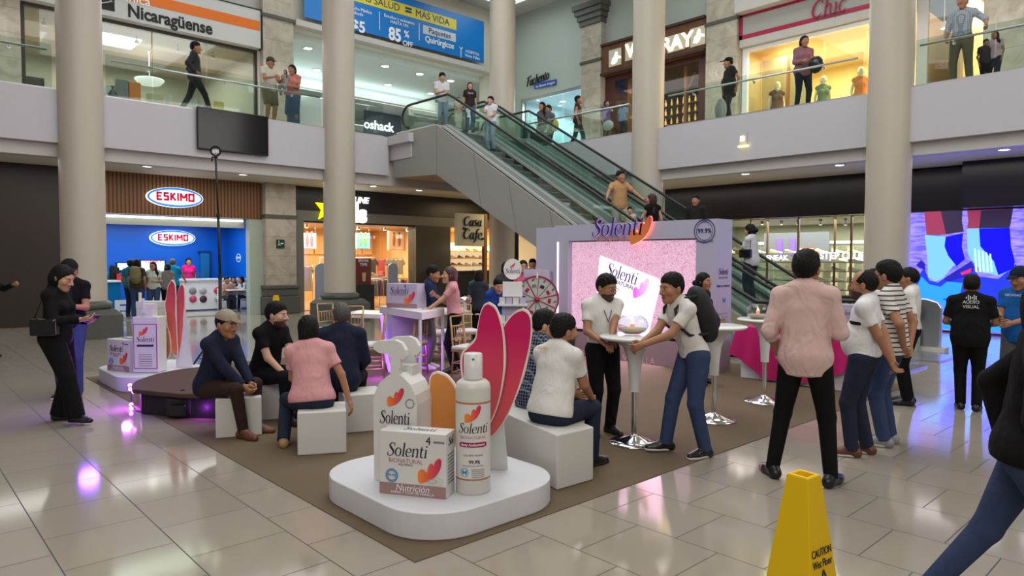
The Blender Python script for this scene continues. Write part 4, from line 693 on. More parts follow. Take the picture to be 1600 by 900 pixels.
# ---- video wall
vx = X1 - .06
t = thing('video_wall', 'huge blue lit video wall showing two feet in white socks', 'screen', (vx, 3.5, .05)); MB().box(vx, vx + .2, -.6, 6.02, .0, 2.97).build('cabinet', black, t)
def ef(nm, c=(0, 0, 0), e=1.0): return mat('led_' + nm, c, .6, emit=e)
bgm = mat('led_background', (.1, .1, .3), .6); nt, b = nodes(bgm); tc = nt.nodes.new('ShaderNodeTexCoord'); n1 = nt.nodes.new('ShaderNodeTexNoise'); mp = nt.nodes.new('ShaderNodeMapping'); mp.inputs['Scale'].default_value = (1, 1.2, 6)
nt.links.new(tc.outputs['Object'], mp.inputs[0]); nt.links.new(mp.outputs[0], n1.inputs[0]); n1.inputs['Scale'].default_value = 3; n1.inputs['Detail'].default_value = 6; r_ = ramp(nt, [(.35, (.09, .08, .75)), (.55, (.30, .22, .95)), (.75, (.42, .35, 1))]); nt.links.new(n1.outputs[0], r_.inputs[0]); nt.links.new(r_.outputs[0], b.inputs['Emission Color']); b.inputs['Emission Strength'].default_value = .9
MB().box(vx - .005, vx, -.55, 6.0, .04, 2.94).build('display', bgm, t)
leg1 = [(1444, 331), (1504, 329), (1503, 345), (1506, 362), (1480, 366), (1448, 368), (1446, 350)]; leg2 = [(1511, 329), (1583, 326), (1579, 350), (1577, 358), (1511, 358), (1513, 345)]
sock1 = [(1445, 367), (1480, 370), (1505, 364), (1503, 385), (1508, 405), (1490, 415), (1474, 434), (1462, 440), (1450, 433), (1449, 400)]; sock1b = [(1478, 370), (1505, 364), (1503, 385), (1508, 405), (1495, 416), (1482, 400), (1476, 385)]
sock2 = [(1511, 357), (1578, 356), (1580, 385), (1586, 408), (1584, 420), (1560, 431), (1535, 425), (1517, 405), (1512, 395)]; sock2b = [(1530, 357), (1578, 356), (1580, 385), (1586, 408), (1584, 420), (1560, 430), (1553, 408), (1532, 385)]
shoe = [(1428, 455), (1436, 430), (1444, 418), (1452, 438), (1465, 442), (1490, 425), (1518, 408), (1522, 420), (1530, 432), (1560, 436), (1588, 412), (1590, 445), (1588, 480), (1540, 492), (1500, 488), (1450, 475), (1428, 468)]
shoe_c = [(1428, 458), (1440, 432), (1452, 444), (1470, 448), (1480, 440), (1504, 442), (1500, 462), (1460, 470), (1432, 470)]
shoed = [(1474, 436), (1518, 408), (1524, 418), (1510, 432), (1482, 440)]; tongue = [(1501, 426), (1519, 419), (1516, 426), (1503, 430)]
for k, (P, m_, nm) in enumerate(((leg1, ef('leg_rose', (.24, .03, .08), .9), 'leg_image'), ([(1470, 330), (1504, 329), (1503, 345), (1506, 362), (1478, 366)], ef('leg_dark', (.03, .02, .06), .7), 'leg_shade_image'), (leg2, ef('leg_rose'), 'leg_image'), ([(1533, 329), (1583, 326), (1579, 350), (1577, 358), (1530, 358)], ef('leg_dark'), 'leg_shade_image'), (shoe, ef('shoe_blue', (.01, .03, .8), .9), 'shoe_image'), (shoe_c, ef('shoe_cyan', (.02, .28, .85), .8), 'shoe_side_image'), (sock1, ef('sock_cyan', (.16, .45, .75), .85), 'sock_image'), (sock1b, ef('deep_blue', (.0, .0, .95), 1), 'sock_shade_image'), (sock2, ef('sock_cyan'), 'sock_image'), (sock2b, ef('deep_blue'), 'sock_shade_image'), (shoed, ef('navy', (.01, .01, .35), .9), 'shoe_tongue_image'), (tongue, ef('red', (.75, .02, .12), .9), 'shoe_lining_image'), ([(1422, 470), (1460, 466), (1545, 480), (1590, 468), (1592, 520), (1422, 512)], ef('shoe_cyan'), 'sole_image'), ([(1432, 414), (1440, 406), (1446, 412), (1446, 422), (1436, 418)], ef('navy'), 'pebble_image'))):
    plate_poly(P, 0, vx - .006, .0015 * k, m_, t, nm, .001)
for k in range(5): x_ = 1522 + k * 6; plate_poly([(x_, 388 + k * 2), (x_ + 2.5, 389 + k * 2), (x_ + 5, 425), (x_ + 2, 425)], 0, vx - .028, 0, ef('sock_white', (.45, .75, 1), 1), t, 'sock_rib_image', .001)
# ================================================================= event furniture and displays
def vplane(px, py, pt, n):
    r = ray(px, py); n = np.array([n[0], n[1], 0.]); k = (pt[0] * n[0] + pt[1] * n[1]) / (r @ n); return r * k + np.array([0, 0, H_CAM])
carpet_m = mat('brown_carpet', (.13, .092, .052), .9, bump=.25, bscale=160, var=.12, vscale=3)
tag(MB().box(2.25, 10.6, 3.23, 11.5, 0, .006).build('carpet', carpet_m), 'large thin brown event carpet laid over the tiles', 'carpet')
ink = flat('ink_dark', (.02, .02, .035), .4); indigo = flat('ink_indigo', (.035, .03, .18), .4); pinkink = flat('ink_rose', (.50, .25, .22), .5); lightblue = flat('ink_blue', (.03, .25, .5), .5); wht = MATS['white_print']; greyink = flat('ink_grey', (.18, .18, .2), .5)
carton = mat('display_carton', (.66, .655, .63), .4); mauve = flat('mauve_band', (.33, .20, .19), .45); lil = mat('lilac_board', (.50, .45, .60), .45)
grad = gradmat('butterfly_gradient', [(0, (.85, .25, .02)), (.45, (.75, .10, .06)), (1, (.55, .01, .10))], 'X', .4)
petalg = gradmat('petal_gradient', [(0, (.62, .12, .10)), (.45, (.62, .05, .10)), (.8, (.55, .0, .10)), (1, (.50, .0, .09))], 'Z', .4)
orangeg = gradmat('orange_gradient', [(0, (.50, .17, .04)), (1, (.62, .24, .05))], 'Z', .4); redp = gradmat('coral_gradient', [(0, (.65, .17, .06)), (.5, (.60, .10, .07)), (1, (.50, .03, .06))], 'Z', .4)
def slab(name, poly, z0, z1, m_, parent, bev=.01):
    n = len(poly); o = MB().prism(poly, (0, 0, z0), UX, UY, UZ * (z1 - z0)).build(name, m_, parent); return bevel(o, bev) if bev else o
# ---- podiums
def podium(label, x0, x1, y0, y1, h, r):
    cx, cy = (x0 + x1) / 2, (y0 + y1) / 2; P = [(cx + a, cy + b_) for a, b_ in rrect(x1 - x0, y1 - y0, r, 9)]
    o = slab('podium', P, .007, h, mat('podium_white', (.62, .62, .65), .4), None, .008); return tag(o, label, 'podium')
podium('low white rounded podium carrying the nearest giant product display', 2.36, 3.68, 3.3, 4.75, .18, .40)
podium('low white rounded podium of the far left product display', 2.3, 3.45, 9.75, 11.25, .2, .35)
def vec(a, b_): v = np.array([b_[0] - a[0], b_[1] - a[1], 0.]); return v / np.linalg.norm(v)
def soap_box(label, p0, p1, depth, z0, z1, frontm=carton, pre='', full=True, band=mauve):
    """box: front bottom edge from p0 to p1 as seen left to right"""
    a, b_ = np.array([*p0, 0.]), np.array([*p1, 0.]); L = np.linalg.norm(b_ - a); u = (b_ - a) / L; w = np.array([-u[1], u[0], 0.]); 
    c = (a + b_) / 2; Hh = z1 - z0; t = thing('soap_box', label, 'box', (*c[:2], z0))
    cc = c + w * depth / 2; bevel(MB().obox((cc[0], cc[1], (z0 + z1) / 2), u, w, UZ, L / 2, depth / 2, Hh / 2).build('carton', frontm, t), .004)
    F = lambda s_, h: a + u * L * s_ + UZ * (z0 + Hh * h) - w * .003
    MB().obox((a + b_) / 2 + UZ * (z0 + Hh * .09) - w * .001, u, w, UZ, L / 2, .002, Hh * .09).build('band', band, t)
    script('Solenti', L * .25, F(.42, .70), u, UZ, ink if not pre else indigo, t, .18, .002, sx=.9)
    text('BIONATURAL', L * .085, F(.40, .54), u, UZ, pinkink, t, .001); butterfly(L * .36, F(.77, .42), u, UZ, grad, t, .003)
    if full:
        text('MULTIPACK', L * .04, F(.40, .48), u, UZ, greyink, t, .001); text('4', L * .16, F(.74, .88), u, UZ, ink, t, .001); text('BARRAS', L * .045, F(.9, .87), u, UZ, ink, t, .001)
        text('Nutrición', L * .13, F(.5, .115), u, UZ, wht, t, .001, shear=.2); text('AVENA Y FLOR DE VAINILLA', L * .052, F(.5, .04), u, UZ, wht, t, .001)
        mb = MB(); ring(mb, L * .095, L * .08, F(.19, .30), u, UZ, -w * .002); ring(mb, L * .07, L * .064, F(.19, .30), u, UZ, -w * .002); mb.build('seal_ring', lightblue, t); text('99.9%', L * .05, F(.19, .3), u, UZ, lightblue, t, .001)
        mb = MB(); mb.prism([(L * .17 * math.cos(i * .3927), L * .062 * math.sin(i * .3927)) for i in range(16)], F(.80, .26), u, UZ, -w * .002); mb.build('cream_dish_print', flat('dish_print', (.60, .59, .56)), t); mb = MB(); ring(mb, L * .07, L * .055, F(.80, .26) - w * .003, u, UZ * .45, -w * .002); mb.build('swirl_print', flat('swirl', (.4, .4, .38)), t)
        S = lambda s_, h: b_ + w * depth * s_ + UZ * (z0 + Hh * h) + u * .003
        script('Sol', depth * .42, S(.5, .86), w, UZ, ink, t, .15, .002)
        mb = MB()
        for k in range(9): mb.obox(S(.5, .66 - k * .055), w, u, UZ, depth * .32, .001, Hh * .008)
        mb.build('side_print_lines', greyink, t); script('Solenti', depth * .5, a + u * L * .55 + w * depth * .5 + UZ * (z1 + .001), u, w, greyink, t, 0, .002)
    else: text('4', L * .14, F(.62, .9), u, UZ, indigo, t, .001)
    return t
soap_box('white soap multipack carton, giant size, on the nearest podium', (2.46, 3.94), (2.71, 3.54), .17, .181, .604)
q0, q1, q2 = ZP(168, 578, .2), ZP(202, 582, .2), ZP(219, 580, .2)
soap_box('white soap multipack carton, giant size, on the far left podium', q0[:2], q1[:2], .32, .201, .201 + .0 + (H_CAM - .2) * 0 + .43)
# ---- spray bottle
def spray(label, x, y, z0, s=1.0, fx=None):
    t = thing('spray_bottle', label, 'bottle', (x, y, z0)); pl = mat('bottle_plastic', (.60, .59, .54), .28)
    n = 40; MB().lathe([(.11 * s, z0), (.118 * s, z0 + .012 * s), (.118 * s, z0 + .70 * s), (.112 * s, z0 + .735 * s), (.09 * s, z0 + .755 * s), (.05 * s, z0 + .76 * s)], (x, y, 0), n).build('body', pl, t)
    MB().lathe([(.064 * s, z0 + .762 * s), (.062 * s, z0 + .93 * s), (.055 * s, z0 + .935 * s), (.001, z0 + .936 * s)], (x, y, 0), 32).build('cap', mat('cap_white', (.66, .66, .63), .25), t)
    d = np.array([-x, -y, 0]); d /= np.linalg.norm(d); r = np.array([-d[1], d[0], 0]); 
    MB().prism(disc(.009 * s, 12), np.array([x, y, z0 + .9 * s]) + d * .062 * s, r, UZ, d * .004).build('nozzle', lightblue, t)
    def curved(w_, za, zb, m_, nm, off=.001, c0=0.):
        mb = MB(); R = .118 * s + off; K = 14; vs = []
        for k in range(K + 1):
            a = c0 + (k / K - .5) * w_; dd = d * math.cos(a) + r * math.sin(a)
            vs += [(x + dd[0] * R, y + dd[1] * R, z0 + za * s), (x + dd[0] * R, y + dd[1] * R, z0 + zb * s)]
        mb.smooth = True; mb.add(vs, [(2 * k, 2 * k + 2, 2 * k + 3, 2 * k + 1) for k in range(K)]); return mb.build(nm, m_, t)
    curved(2.75, .10, .62, flat('copper_edge', (.42, .16, .09)), 'label_border'); curved(2.68, .112, .608, mat('label_white', (.66, .65, .62), .4), 'label_sheet', .002)
    def wrap(ob, k0=1.0):
        me = ob.data; R = .118 * s + .0035; bm = bmesh.new(); bm.from_mesh(me)
        for q in range(-12, 13): bmesh.ops.bisect_plane(bm, geom=bm.verts[:] + bm.edges[:] + bm.faces[:], plane_co=Vector((x + r[0] * q * .0085 * s, y + r[1] * q * .0085 * s, 0)), plane_no=Vector(r))
        bm.to_mesh(me); bm.free()
        for v in me.vertices:
            q = np.array(v.co) - np.array([x, y, 0]); sx = q @ r; a = sx / R; lift = (q @ d) - 0
            dd = d * math.cos(a) + r * math.sin(a); v.co = (x + dd[0] * (R + lift), y + dd[1] * (R + lift), v.co.z)
    o0 = np.array([x, y, z0])
    wrap(butterfly(.115 * s, o0 + UZ * .545 * s + r * .0, r, UZ, grad, t, .001)); wrap(script('Solenti', .088 * s, o0 + UZ * .445 * s, r, UZ, ink, t, .18, .001, sx=.9)); wrap(text('BIONATURAL', .03 * s, o0 + UZ * .388 * s, r, UZ, pinkink, t, .0005))
    wrap(MB().prism(rrect(.2 * s, .032 * s, .015 * s, 3), o0 + UZ * .34 * s, r, UZ, d * .001).build('title_pill', flat('pill', (.30, .0, .06)), t)); wrap(text('Spray Antibacterial', .022 * s, o0 + UZ * .34 * s + d * .0015, r, UZ, wht, t, .0005, bold=.02))
    wrap(text('Con 69% Alcohol', .019 * s, o0 + UZ * .27 * s, r, UZ, greyink, t, .0005)); wrap(text('99.9%', .032 * s, o0 + UZ * .225 * s + r * .01, r, UZ, ink, t, .0005, bold=.02)); wrap(text('de los gérmenes y bacterias', .013 * s, o0 + UZ * .2 * s, r, UZ, greyink, t, .0005))
    mb = MB(); ring(mb, .030 * s, .027 * s, o0 + UZ * .155 * s - r * .058 * s, r, UZ, d * .001); mb.prism([(a * s, b_ * s) for a, b_ in ((0, .003), (.02, .02), (.018, .002), (.016, -.018), (0, -.004), (-.016, -.018), (-.018, .002), (-.02, .02))], o0 + UZ * .155 * s - r * .058 * s, r, UZ, d * .001); wrap(mb.build('blue_butterfly_seal', lightblue, t))
    mb = MB()
    for k in range(5): mb.prism([(-.045 * s, -.002), (.045 * s, -.002), (.045 * s, .002), (-.045 * s, .002)], o0 + UZ * (.175 - .013 * k) * s + r * .035 * s, r, UZ, d * .0006)
    wrap(mb.build('small_print_lines', greyink, t)); return t
spray('tall white spray bottle, giant size, at the front of the nearest podium', 2.955, 3.56, .181)
# flat box-shaped bottle of the far podium
q = ZP(228, 583, .2); t = thing('product_cutout', 'white bottle cut-out with purple edged label on the far left podium', 'display', (q[0], q[1], .2)); u = vec((0, 0), (.75, -.66)); w = np.array([-u[1], u[0], 0]); qq = np.array([q[0], q[1], 0])
bevel(MB().obox(qq + w * .12 + UZ * .58, u, w, UZ, .17, .12, .375).build('body', carton, t), .01); MB().obox(qq + w * .12 + UZ * 1.04, u, w, UZ, .075, .08, .085).build('neck', carton, t); MB().obox(qq + w * .02 - u * .03 + UZ * 1.10, u, w, UZ, .012, .02, .10).build('nozzle', carton, t)
MB().obox(qq - w * .003 + UZ * .56, u, w, UZ, .155, .002, .30).build('label_border', flat('magenta_edge', (.30, .01, .12)), t); MB().obox(qq - w * .005 + UZ * .56, u, w, UZ, .145, .002, .29).build('label_sheet', MATS['label_white'], t)
butterfly(.12, qq - w * .008 + UZ * .76 - u * .02, u, UZ, grad, t, .002); script('Solenti', .09, qq - w * .008 + UZ * .65, u, UZ, ink, t, .18, .002); MB().obox(qq - w * .008 + UZ * .57, u, w, UZ, .11, .001, .014).build('title_pill', flat('ink_black', (.02, .02, .02)), t)
mb = MB(); [mb.obox(qq - w * .008 + UZ * (.45 - .03 * k), u, w, UZ, .09, .001, .004) for k in range(6)]; mb.build('small_print_lines', greyink, t)
t = thing('product_cutout', 'plain white block-shaped bottle behind the far left carton', 'display', (q[0] - .2, q[1] + .5, .2)); c = qq - u * .12 + w * .42; bevel(MB().obox(c + UZ * .62, u, w, UZ, .16, .1, .42).build('body', carton, t), .01); MB().obox(c + UZ * 1.09, u, w, UZ, .16, .1, .05).build('collar', carton, t); MB().obox(c - u * .15 + UZ * 1.19, u, w, UZ, .012, .02, .07).build('nozzle', carton, t)
# ---- pump bottle cut-out (two stacked panels with solid body)
t = thing('product_cutout', 'giant white pump bottle cut-out behind the soap carton, nearest podium', 'display', (2.75, 4.1, .18)); u = np.array([.53, -.85, 0]); u /= np.linalg.norm(u); w = np.array([-u[1], u[0], 0]); C0 = np.array([2.66, 4.06, 0])
body = [(-.16, .0), (-.165, .55), (-.155, .62), (-.12, .69), (-.07, .735), (-.035, .76), (-.03, .80), (.03, .80), (.035, .76), (.07, .735), (.12, .69), (.155, .62), (.165, .55), (.16, .0)]
pw_ = mat('cutout_white', (.66, .66, .63), .35); MB().prism([(a, b_ + .181) for a, b_ in body], C0, u, UZ, w * .05).build('front_panel', pw_, t)
MB().prism([(a, b_ + .181) for a, b_ in body[:6] + body[8:]], C0 + w * .05, u, UZ, w * .22).build('body_block', pw_, t)
head = [(-.03, .80), (-.035, .87), (-.05, .90), (-.12, .905), (-.16, .93), (-.165, .97), (-.12, .99), (.0, 1.0), (.05, .98), (.08, .93), (.085, .89), (.06, .86), (.045, .87), (.04, .80)]
MB().prism([(a, b_ + .181) for a, b_ in head], C0, u, UZ, w * .05).build('pump_head', pw_, t); MB().prism([(a + .0, b_ + .181) for a, b_ in head], C0 + w * .24, u, UZ, w * .05).build('pump_head', pw_, t); MB().obox(C0 + w * .2 + UZ * .95, u, w, UZ, .075, .07, .035).build('neck_block', pw_, t)
F = lambda a, h: C0 + u * a + UZ * (.181 + h) - w * .004
butterfly(.13, F(.01, .60), u, UZ, grad, t, .003); script('Solenti', .12, F(.0, .45), u, UZ, ink, t, .1, .002, sx=.7); text('BIONATURAL', .025, F(.0, .38), u, UZ, pinkink, t, .001)
mb = MB(); ring(mb, .033, .028, F(.115, .56), u, UZ, -w * .002); mb.build('seal_ring', greyink, t)
# ---- petals
def petals(label, pt, n, outlines, mats, th=.05):
    t = thing('petal_display', label, 'display', (pt[0], pt[1], .2)); nn = np.array([n[0], n[1], 0.]); nn /= np.linalg.norm(nn)
    for k, (P, m_, nm) in enumerate(zip(outlines, mats, ('petal', 'petal', 'small_petal'))):
        off = nn * (.06 * k if k < 2 else -.02); pts = [tuple(p) for p in cat_rom(P + [P[0]], 3)[:-1]]
        W = [vplane(a, b_, pt, n) + off for a, b_ in pts]; N = len(W); mb = MB(); c = sum(W) / N
        Q = [p + nn * th * .8 for p in W]; mb.cur = 1; mb.add(W + Q, [tuple(range(N, 2 * N))] + [(i, (i + 1) % N, N + (i + 1) % N, N + i) for i in range(N)])
        # white rim with coloured face inset
        fsz = max(np.linalg.norm(p - c) for p in W); inn = [p + (c - p) * (.012 / max(.05, np.linalg.norm(p - c))) * (fsz / .5) ** .3 * 1.3 - nn * .003 for p in W]; rim = [p - nn * .001 for p in W]
        mb.add(rim, [tuple(range(N))[::-1]]); o = mb.build(nm + '_rim', [mats[0], mat('petal_rim', (.78, .66, .60), .5)], None)
        o.name = nm; o.parent = t; o.matrix_parent_inverse = PW[t.name].inverted()
        f = MB().prism([(0, 0)] * 0 or [(0, 0), (1, 0), (0, 1)], (0, 0, 0), UX, UY, UZ) if False else MB(); f.add(inn, [tuple(range(N))[::-1]]); g = f.build('printed_face', m_, o)
    return t
Lp = [(763, 472), (756, 476), (750, 490), (746, 510), (742, 528), (731, 540), (721, 552), (719, 570), (722, 592), (730, 625), (745, 655), (760, 668), (772, 650), (782, 620), (789, 580), (790, 550), (787, 518), (780, 492), (773, 478)]
Rp = [(816, 483), (803, 488), (790, 502), (780, 520), (770, 545), (760, 580), (752, 620), (752, 660), (760, 688), (775, 678), (792, 652), (808, 616), (820, 580), (828, 540), (830, 508), (826, 490)]
Sp = [(684, 580), (698, 585), (709, 597), (716, 612), (720, 640), (716, 690), (690, 720), (672, 720), (672, 650), (672, 590)]
pt = (3.18, 3.86); pn = (.76, .65)
tpet = petals('giant magenta butterfly petals standing at the back of the nearest podium', pt, pn, [Lp, Rp, Sp], [petalg, petalg, orangeg])
a0 = np.array([3.36, 3.80, 0.]); uu = np.array([.65, -.76, 0]); ww = np.array([.76, .65, 0]); MB().prism([(-.05, .181), (.10, .181), (.03, .95), (-.05, .95)], a0, uu, UZ, ww * .03).prism([(-.005, .181), (.05, .181), (.05, .9), (-.005, .9)], a0 - uu * .05, ww, UZ, uu * .012).build('support_strut', mat('strut_white', (.60, .62, .58), .4), tpet)
L2 = [(268, 437), (262, 448), (260, 462), (257, 478), (260, 500), (265, 530), (270, 552), (277, 556), (276, 520), (275, 480), (274, 452), (272, 441)]
R2 = [(282, 443), (277, 450), (273, 470), (270, 500), (270, 535), (273, 558), (279, 545), (284, 510), (286, 475), (285, 450)]
S2 = [(253, 496), (259, 502), (265, 518), (268, 535), (267, 552), (262, 562), (256, 566), (251, 560), (250, 530), (250, 505)]
t2 = petals('coral and orange butterfly petals on the far left podium', (2.95, 10.3), (.62, .78), [L2, R2, S2], [redp, redp, orangeg], .04)
q = vplane(284, 576, (3.0, 10.35), (.62, .78)); MB().prism([(-.08, 0), (.14, 0), (.04, .95), (-.02, .95)], (q[0], q[1], .201), (.78, -.62, 0), UZ, np.array([.62, .78, 0]) * .04).build('support_strut', MATS['strut_white'], t2)
# ---- round stage with purple light
P = [ZP(a, b_, .3)[:2] for a, b_ in ((207, 608), (205, 602), (212, 595), (225, 590), (240, 585), (262, 580), (285, 576), (312, 573), (345, 572), (385, 574), (410, 590), (412, 612), (350, 616), (280, 615))]
t = thing('round_stage', 'low brown topped curved stage with dark base lit violet', 'stage', (2.8, 8.6, 0)); slab('top', P, .25, .30, mat('stage_brown', (.07, .035, .022), .75), t, .01)
cx = sum(p[0] for p in P) / len(P); cy = sum(p[1] for p in P) / len(P); slab('base', [(cx + (p[0] - cx) * .86, cy + (p[1] - cy) * .86) for p in P], .007, .249, black, t, 0)
violet = mat('violet_led', (.75, .12, 1), emit=14)
t = thing('led_light_chain', 'string of glowing violet led lights at the left tip of the stage', 'light')
for px, py in ((203, 602), (204, 608), (209, 612), (205, 632), (205, 638)): MB().ell(ZP(px, py, .22 if py < 620 else .03), (.022, .022, .022), 10).build('bulb', violet, t)
MB().tube([ZP(203, 602, .22), ZP(204, 609, .2), ZP(205, 632, .03), ZP(212, 641, .01), ZP(240, 647, .01)], .008, 6).build('cable', black, t)
def plight(loc, e, col, r=.05, nm='violet_lamp'):
    l = bpy.data.lights.new(nm, 'POINT'); l.energy = e; l.color = col; l.shadow_soft_size = r; o = bpy.data.objects.new(nm, l); o.location = loc; COL.objects.link(o)
p = ZP(203, 610, .2); plight((p[0] - .06, p[1] - .08, .2), 7, (.6, .1, 1)); plight((2.62, 7.7, .12), 5, (.5, .05, 1)); plight((1.75, 8.9, .75), 16, (.22, .06, 1), .1)
plight((5.9, 8.5, .4), 14, (.45, .08, 1), .08); plight((5.35, 8.6, .2), 9, (.5, .08, 1), .08)
t = thing('camera_bag', 'black camera bag on the carpet beside the stage', 'bag', ZP(284, 655)); q = ZP(284, 652); o = MB().obox((q[0], q[1], .13), (.8, -.6, 0), (.6, .8, 0), UZ, .15, .09, .12).build('body', black, t); bevel(o, .05, 4); MB().tube([(q[0] - .1, q[1] + .02, .24), (q[0], q[1] - .05, .31), (q[0] + .1, q[1] - .08, .24)], .012, 6).build('handle', black, t); bevel(MB().obox((q[0] - .06, q[1] - .1, .1), (.8, -.6, 0), (.6, .8, 0), UZ, .09, .03, .07).build('front_pocket', blackg, t), .02)
# ---- tall phone tripod
b0 = ZP(345, 590); t = thing('phone_tripod', 'very tall black pole tripod holding a ring and phone', 'tripod', (b0[0], b0[1], 0)); tp = vplane(337, 246, (b0[0], b0[1]), (b0[0], b0[1])); bx = np.array([b0[0], b0[1], 0.])
P = [bx + UZ * .25, vplane(344, 436, bx, bx), vplane(341, 340, bx, bx), tp]; mb = MB(); mb.tube([P[0], P[1]], .024, 10).tube([P[1], P[2]], .019, 10).tube([P[2], P[3]], .014, 10); mb.lathe([(.03, 0), (.03, .07)], P[1], 10).lathe([(.028, 0), (.028, .05)], P[2], 10); mb.build('pole', black, t)
for a in (.4, 2.5, 4.6):
    d = np.array([math.cos(a), math.sin(a), 0]); MB().tube([bx + UZ * .75, bx + d * .5 + UZ * .02], .013, 8).tube([bx + UZ * .3, bx + d * .3 + UZ * .28], .008, 6).ell(bx + d * .5 + UZ * .02, (.025, .025, .02), 8).build('leg', black, t)
d = bx / np.linalg.norm(bx); r = np.array([d[1], -d[0], 0]); mb = MB(); ring(mb, .075, .052, tp + UZ * .09, r, UZ, d * .03, 24); mb.build('ring_clamp', black, t); MB().tube([tp, tp + UZ * .03], .02, 8).tube([tp - r * .05, tp - r * .05 - UZ * .06], .012, 6).tube([tp - r * .05, tp + r * .03], .012, 6).build('mount', black, t); MB().obox(tp + UZ * .09 + d * .01, r, d, UZ, .045, .006, .025).build('phone', flat('phone_white', (.6, .6, .6), .3), t)
# ---- ottomans
leath = mat('white_leatherette', (.58, .57, .53), .45, bump=.05, bscale=20)
def ottoman(label, corners, h):
    o = slab('ottoman', corners, .007, h, leath, None, .012); o.modifiers['bevel'].segments = 3; return tag(o, label, 'ottoman', None)
def sq(p, u, L, D): u = np.array(u) / np.linalg.norm(u); w = np.array([-u[1], u[0]]); p = np.array(p); return [tuple(p), tuple(p + u * L), tuple(p + u * L + w * D), tuple(p + w * D)]
ottoman('white cube ottoman under the woman in the pink polo', sq((2.71, 5.68), (.88, -.47), .42, .42), .39)
ottoman('white cube ottoman under the man in the trucker cap', sq((2.39, 6.75), (.93, -.37), .42, .42), .39)
ottoman('white cube ottoman under the person in the navy jacket', sq((3.4, 6.1), (.93, -.37), .40, .42), .39)
ottoman('white bench ottoman to the right of the giant petals', [(3.74, 3.52), (4.14, 3.50), (4.5, 4.62), (4.05, 4.72)], .43)
ottoman('white cube ottoman under the bearded person in black polo', sq((2.98, 7.2), (.93, -.37), .42, .42), .39)
# ---- cocktail tables
tablem = mat('table_plastic', (.72, .72, .70), .2)
def cocktail(label, x, y, zt=1.03):
    t = thing('cocktail_table', label, 'table', (x, y, 0)); MB().lathe([(.001, .007), (.235, .007), (.235, .018), (.15, .035), (.05, .075), (.028, .09), (.028, .10)], (x, y, 0), 40).build('base', chrome, t)
    MB().lathe([(.027, .10), (.027, .50)], (x, y, 0), 20).build('pole', chrome, t)
    MB().lathe([(.048, .50), (.052, .62), (.07, .80), (.11, .92), (.17, zt - .07), (.24, zt - .04), (.28, zt - .035)], (x, y, 0), 40).build('flare', tablem, t)
    MB().lathe([(.20, zt - .04), (.31, zt - .035), (.335, zt - .02), (.335, zt - .008), (.32, zt), (.001, zt - .003)], (x, y, 0), 48).build('tabletop', tablem, t); return t
cocktail('white cocktail table between the two men in white polos', 5.27, 3.96); cocktail('white cocktail table behind the backpack, in front of the booth', 6.67, 3.95, 1.04); cocktail('white cocktail table beside the tall man in the pink shirt', 8.0, 4.05, 1.03)
bowlg = glassmat('bowl_glass', (.96, .97, .97), .12)
def bowl(label, x, y, z, s=1.0):
    t = thing('candle_bowl', label, 'candle bowl', (x, y, z)); MB().lathe([(.001, z), (.07 * s, z), (.115 * s, z + .03), (.135 * s, z + .085), (.12 * s, z + .14), (.085 * s, z + .175), (.082 * s, z + .178), (.117 * s, z + .138), (.131 * s, z + .085), (.112 * s, z + .033), (.066 * s, z + .004), (.001, z + .004)], (x, y, 0), 36).build('glass_bowl', bowlg, t)
    MB().lathe([(.001, z + .006), (.064 * s, z + .006), (.108 * s, z + .035), (.118 * s, z + .055), (.001, z + .062)], (x, y, 0), 30).build('sand', mat('sand', (.55, .46, .30), .9), t)
    MB().lathe([(.022, z + .06), (.022, z + .105), (.001, z + .106)], (x, y, 0), 16).build('candle', mat('candle_wax', (.85, .35, .22), .5, emit=.4), t); MB().lathe([(.001, z + .106), (.009, z + .118), (.001, z + .14)], (x, y, 0), 10).build('flame', mat('flame', (1, .6, .2), emit=12), t); return t
bowl('wide glass bowl with sand and candle between the two men', 5.36, 4.06, 1.03, 1.15); bowl('glass bowl with candle to the right of the black backpack', 6.60, 4.05, 1.04); bowl('empty looking glass bowl left of the tall man in pink', 7.9, 4.1, 1.03)
# ---- LED booth
bf, ya, yb_ = 9.42, 5.57, 8.95; bh = 2.37
boothm = gradmat('booth_print', [(0, (.33, .22, .26)), (.2, (.40, .27, .33)), (.205, (.42, .38, .52)), (.45, (.52, .45, .60)), (.8, (.48, .47, .60)), (1, (.47, .47, .58))], 'Z', .4)
t = thing('video_booth', 'lilac promotional booth wall with large pink video screen', 'booth', (9.6, 7.3, 0))
mb = MB(); mb.box(bf, bf + .45, ya, yb_, 0.007, .42).box(bf, bf + .45, ya, 5.93, .42, 2.08).box(bf, bf + .45, 8.62, yb_, .42, 2.08).box(bf, bf + .45, ya, yb_, 2.08, bh).box(bf + .2, bf + .45, 5.93, 8.62, .42, 2.08).box(bf + .45, bf + .95, 8.6, 9.9, .007, bh)
mb.build('frame', boothm, t)
scr = mat('led_pink', (.4, .2, .3), .6); nt, b = nodes(scr); tc = nt.nodes.new('ShaderNodeTexCoord'); vo = nt.nodes.new('ShaderNodeTexVoronoi'); vo.inputs['Scale'].default_value = 26; vo.feature = 'DISTANCE_TO_EDGE'; nz = nt.nodes.new('ShaderNodeTexNoise'); nz.inputs['Scale'].default_value = 34; nz.inputs['Detail'].default_value = 3; nz.inputs['Distortion'].default_value = 2.5
nt.links.new(tc.outputs['Object'], nz.inputs[0]); r_ = ramp(nt, [(.38, (.30, .10, .16)), (.45, (.75, .42, .58)), (.56, (.92, .60, .78)), (.75, (1, .78, .92))]); nt.links.new(nz.outputs[0], r_.inputs[0]); nt.links.new(r_.outputs[0], b.inputs['Emission Color']); b.inputs['Emission Strength'].default_value = .62
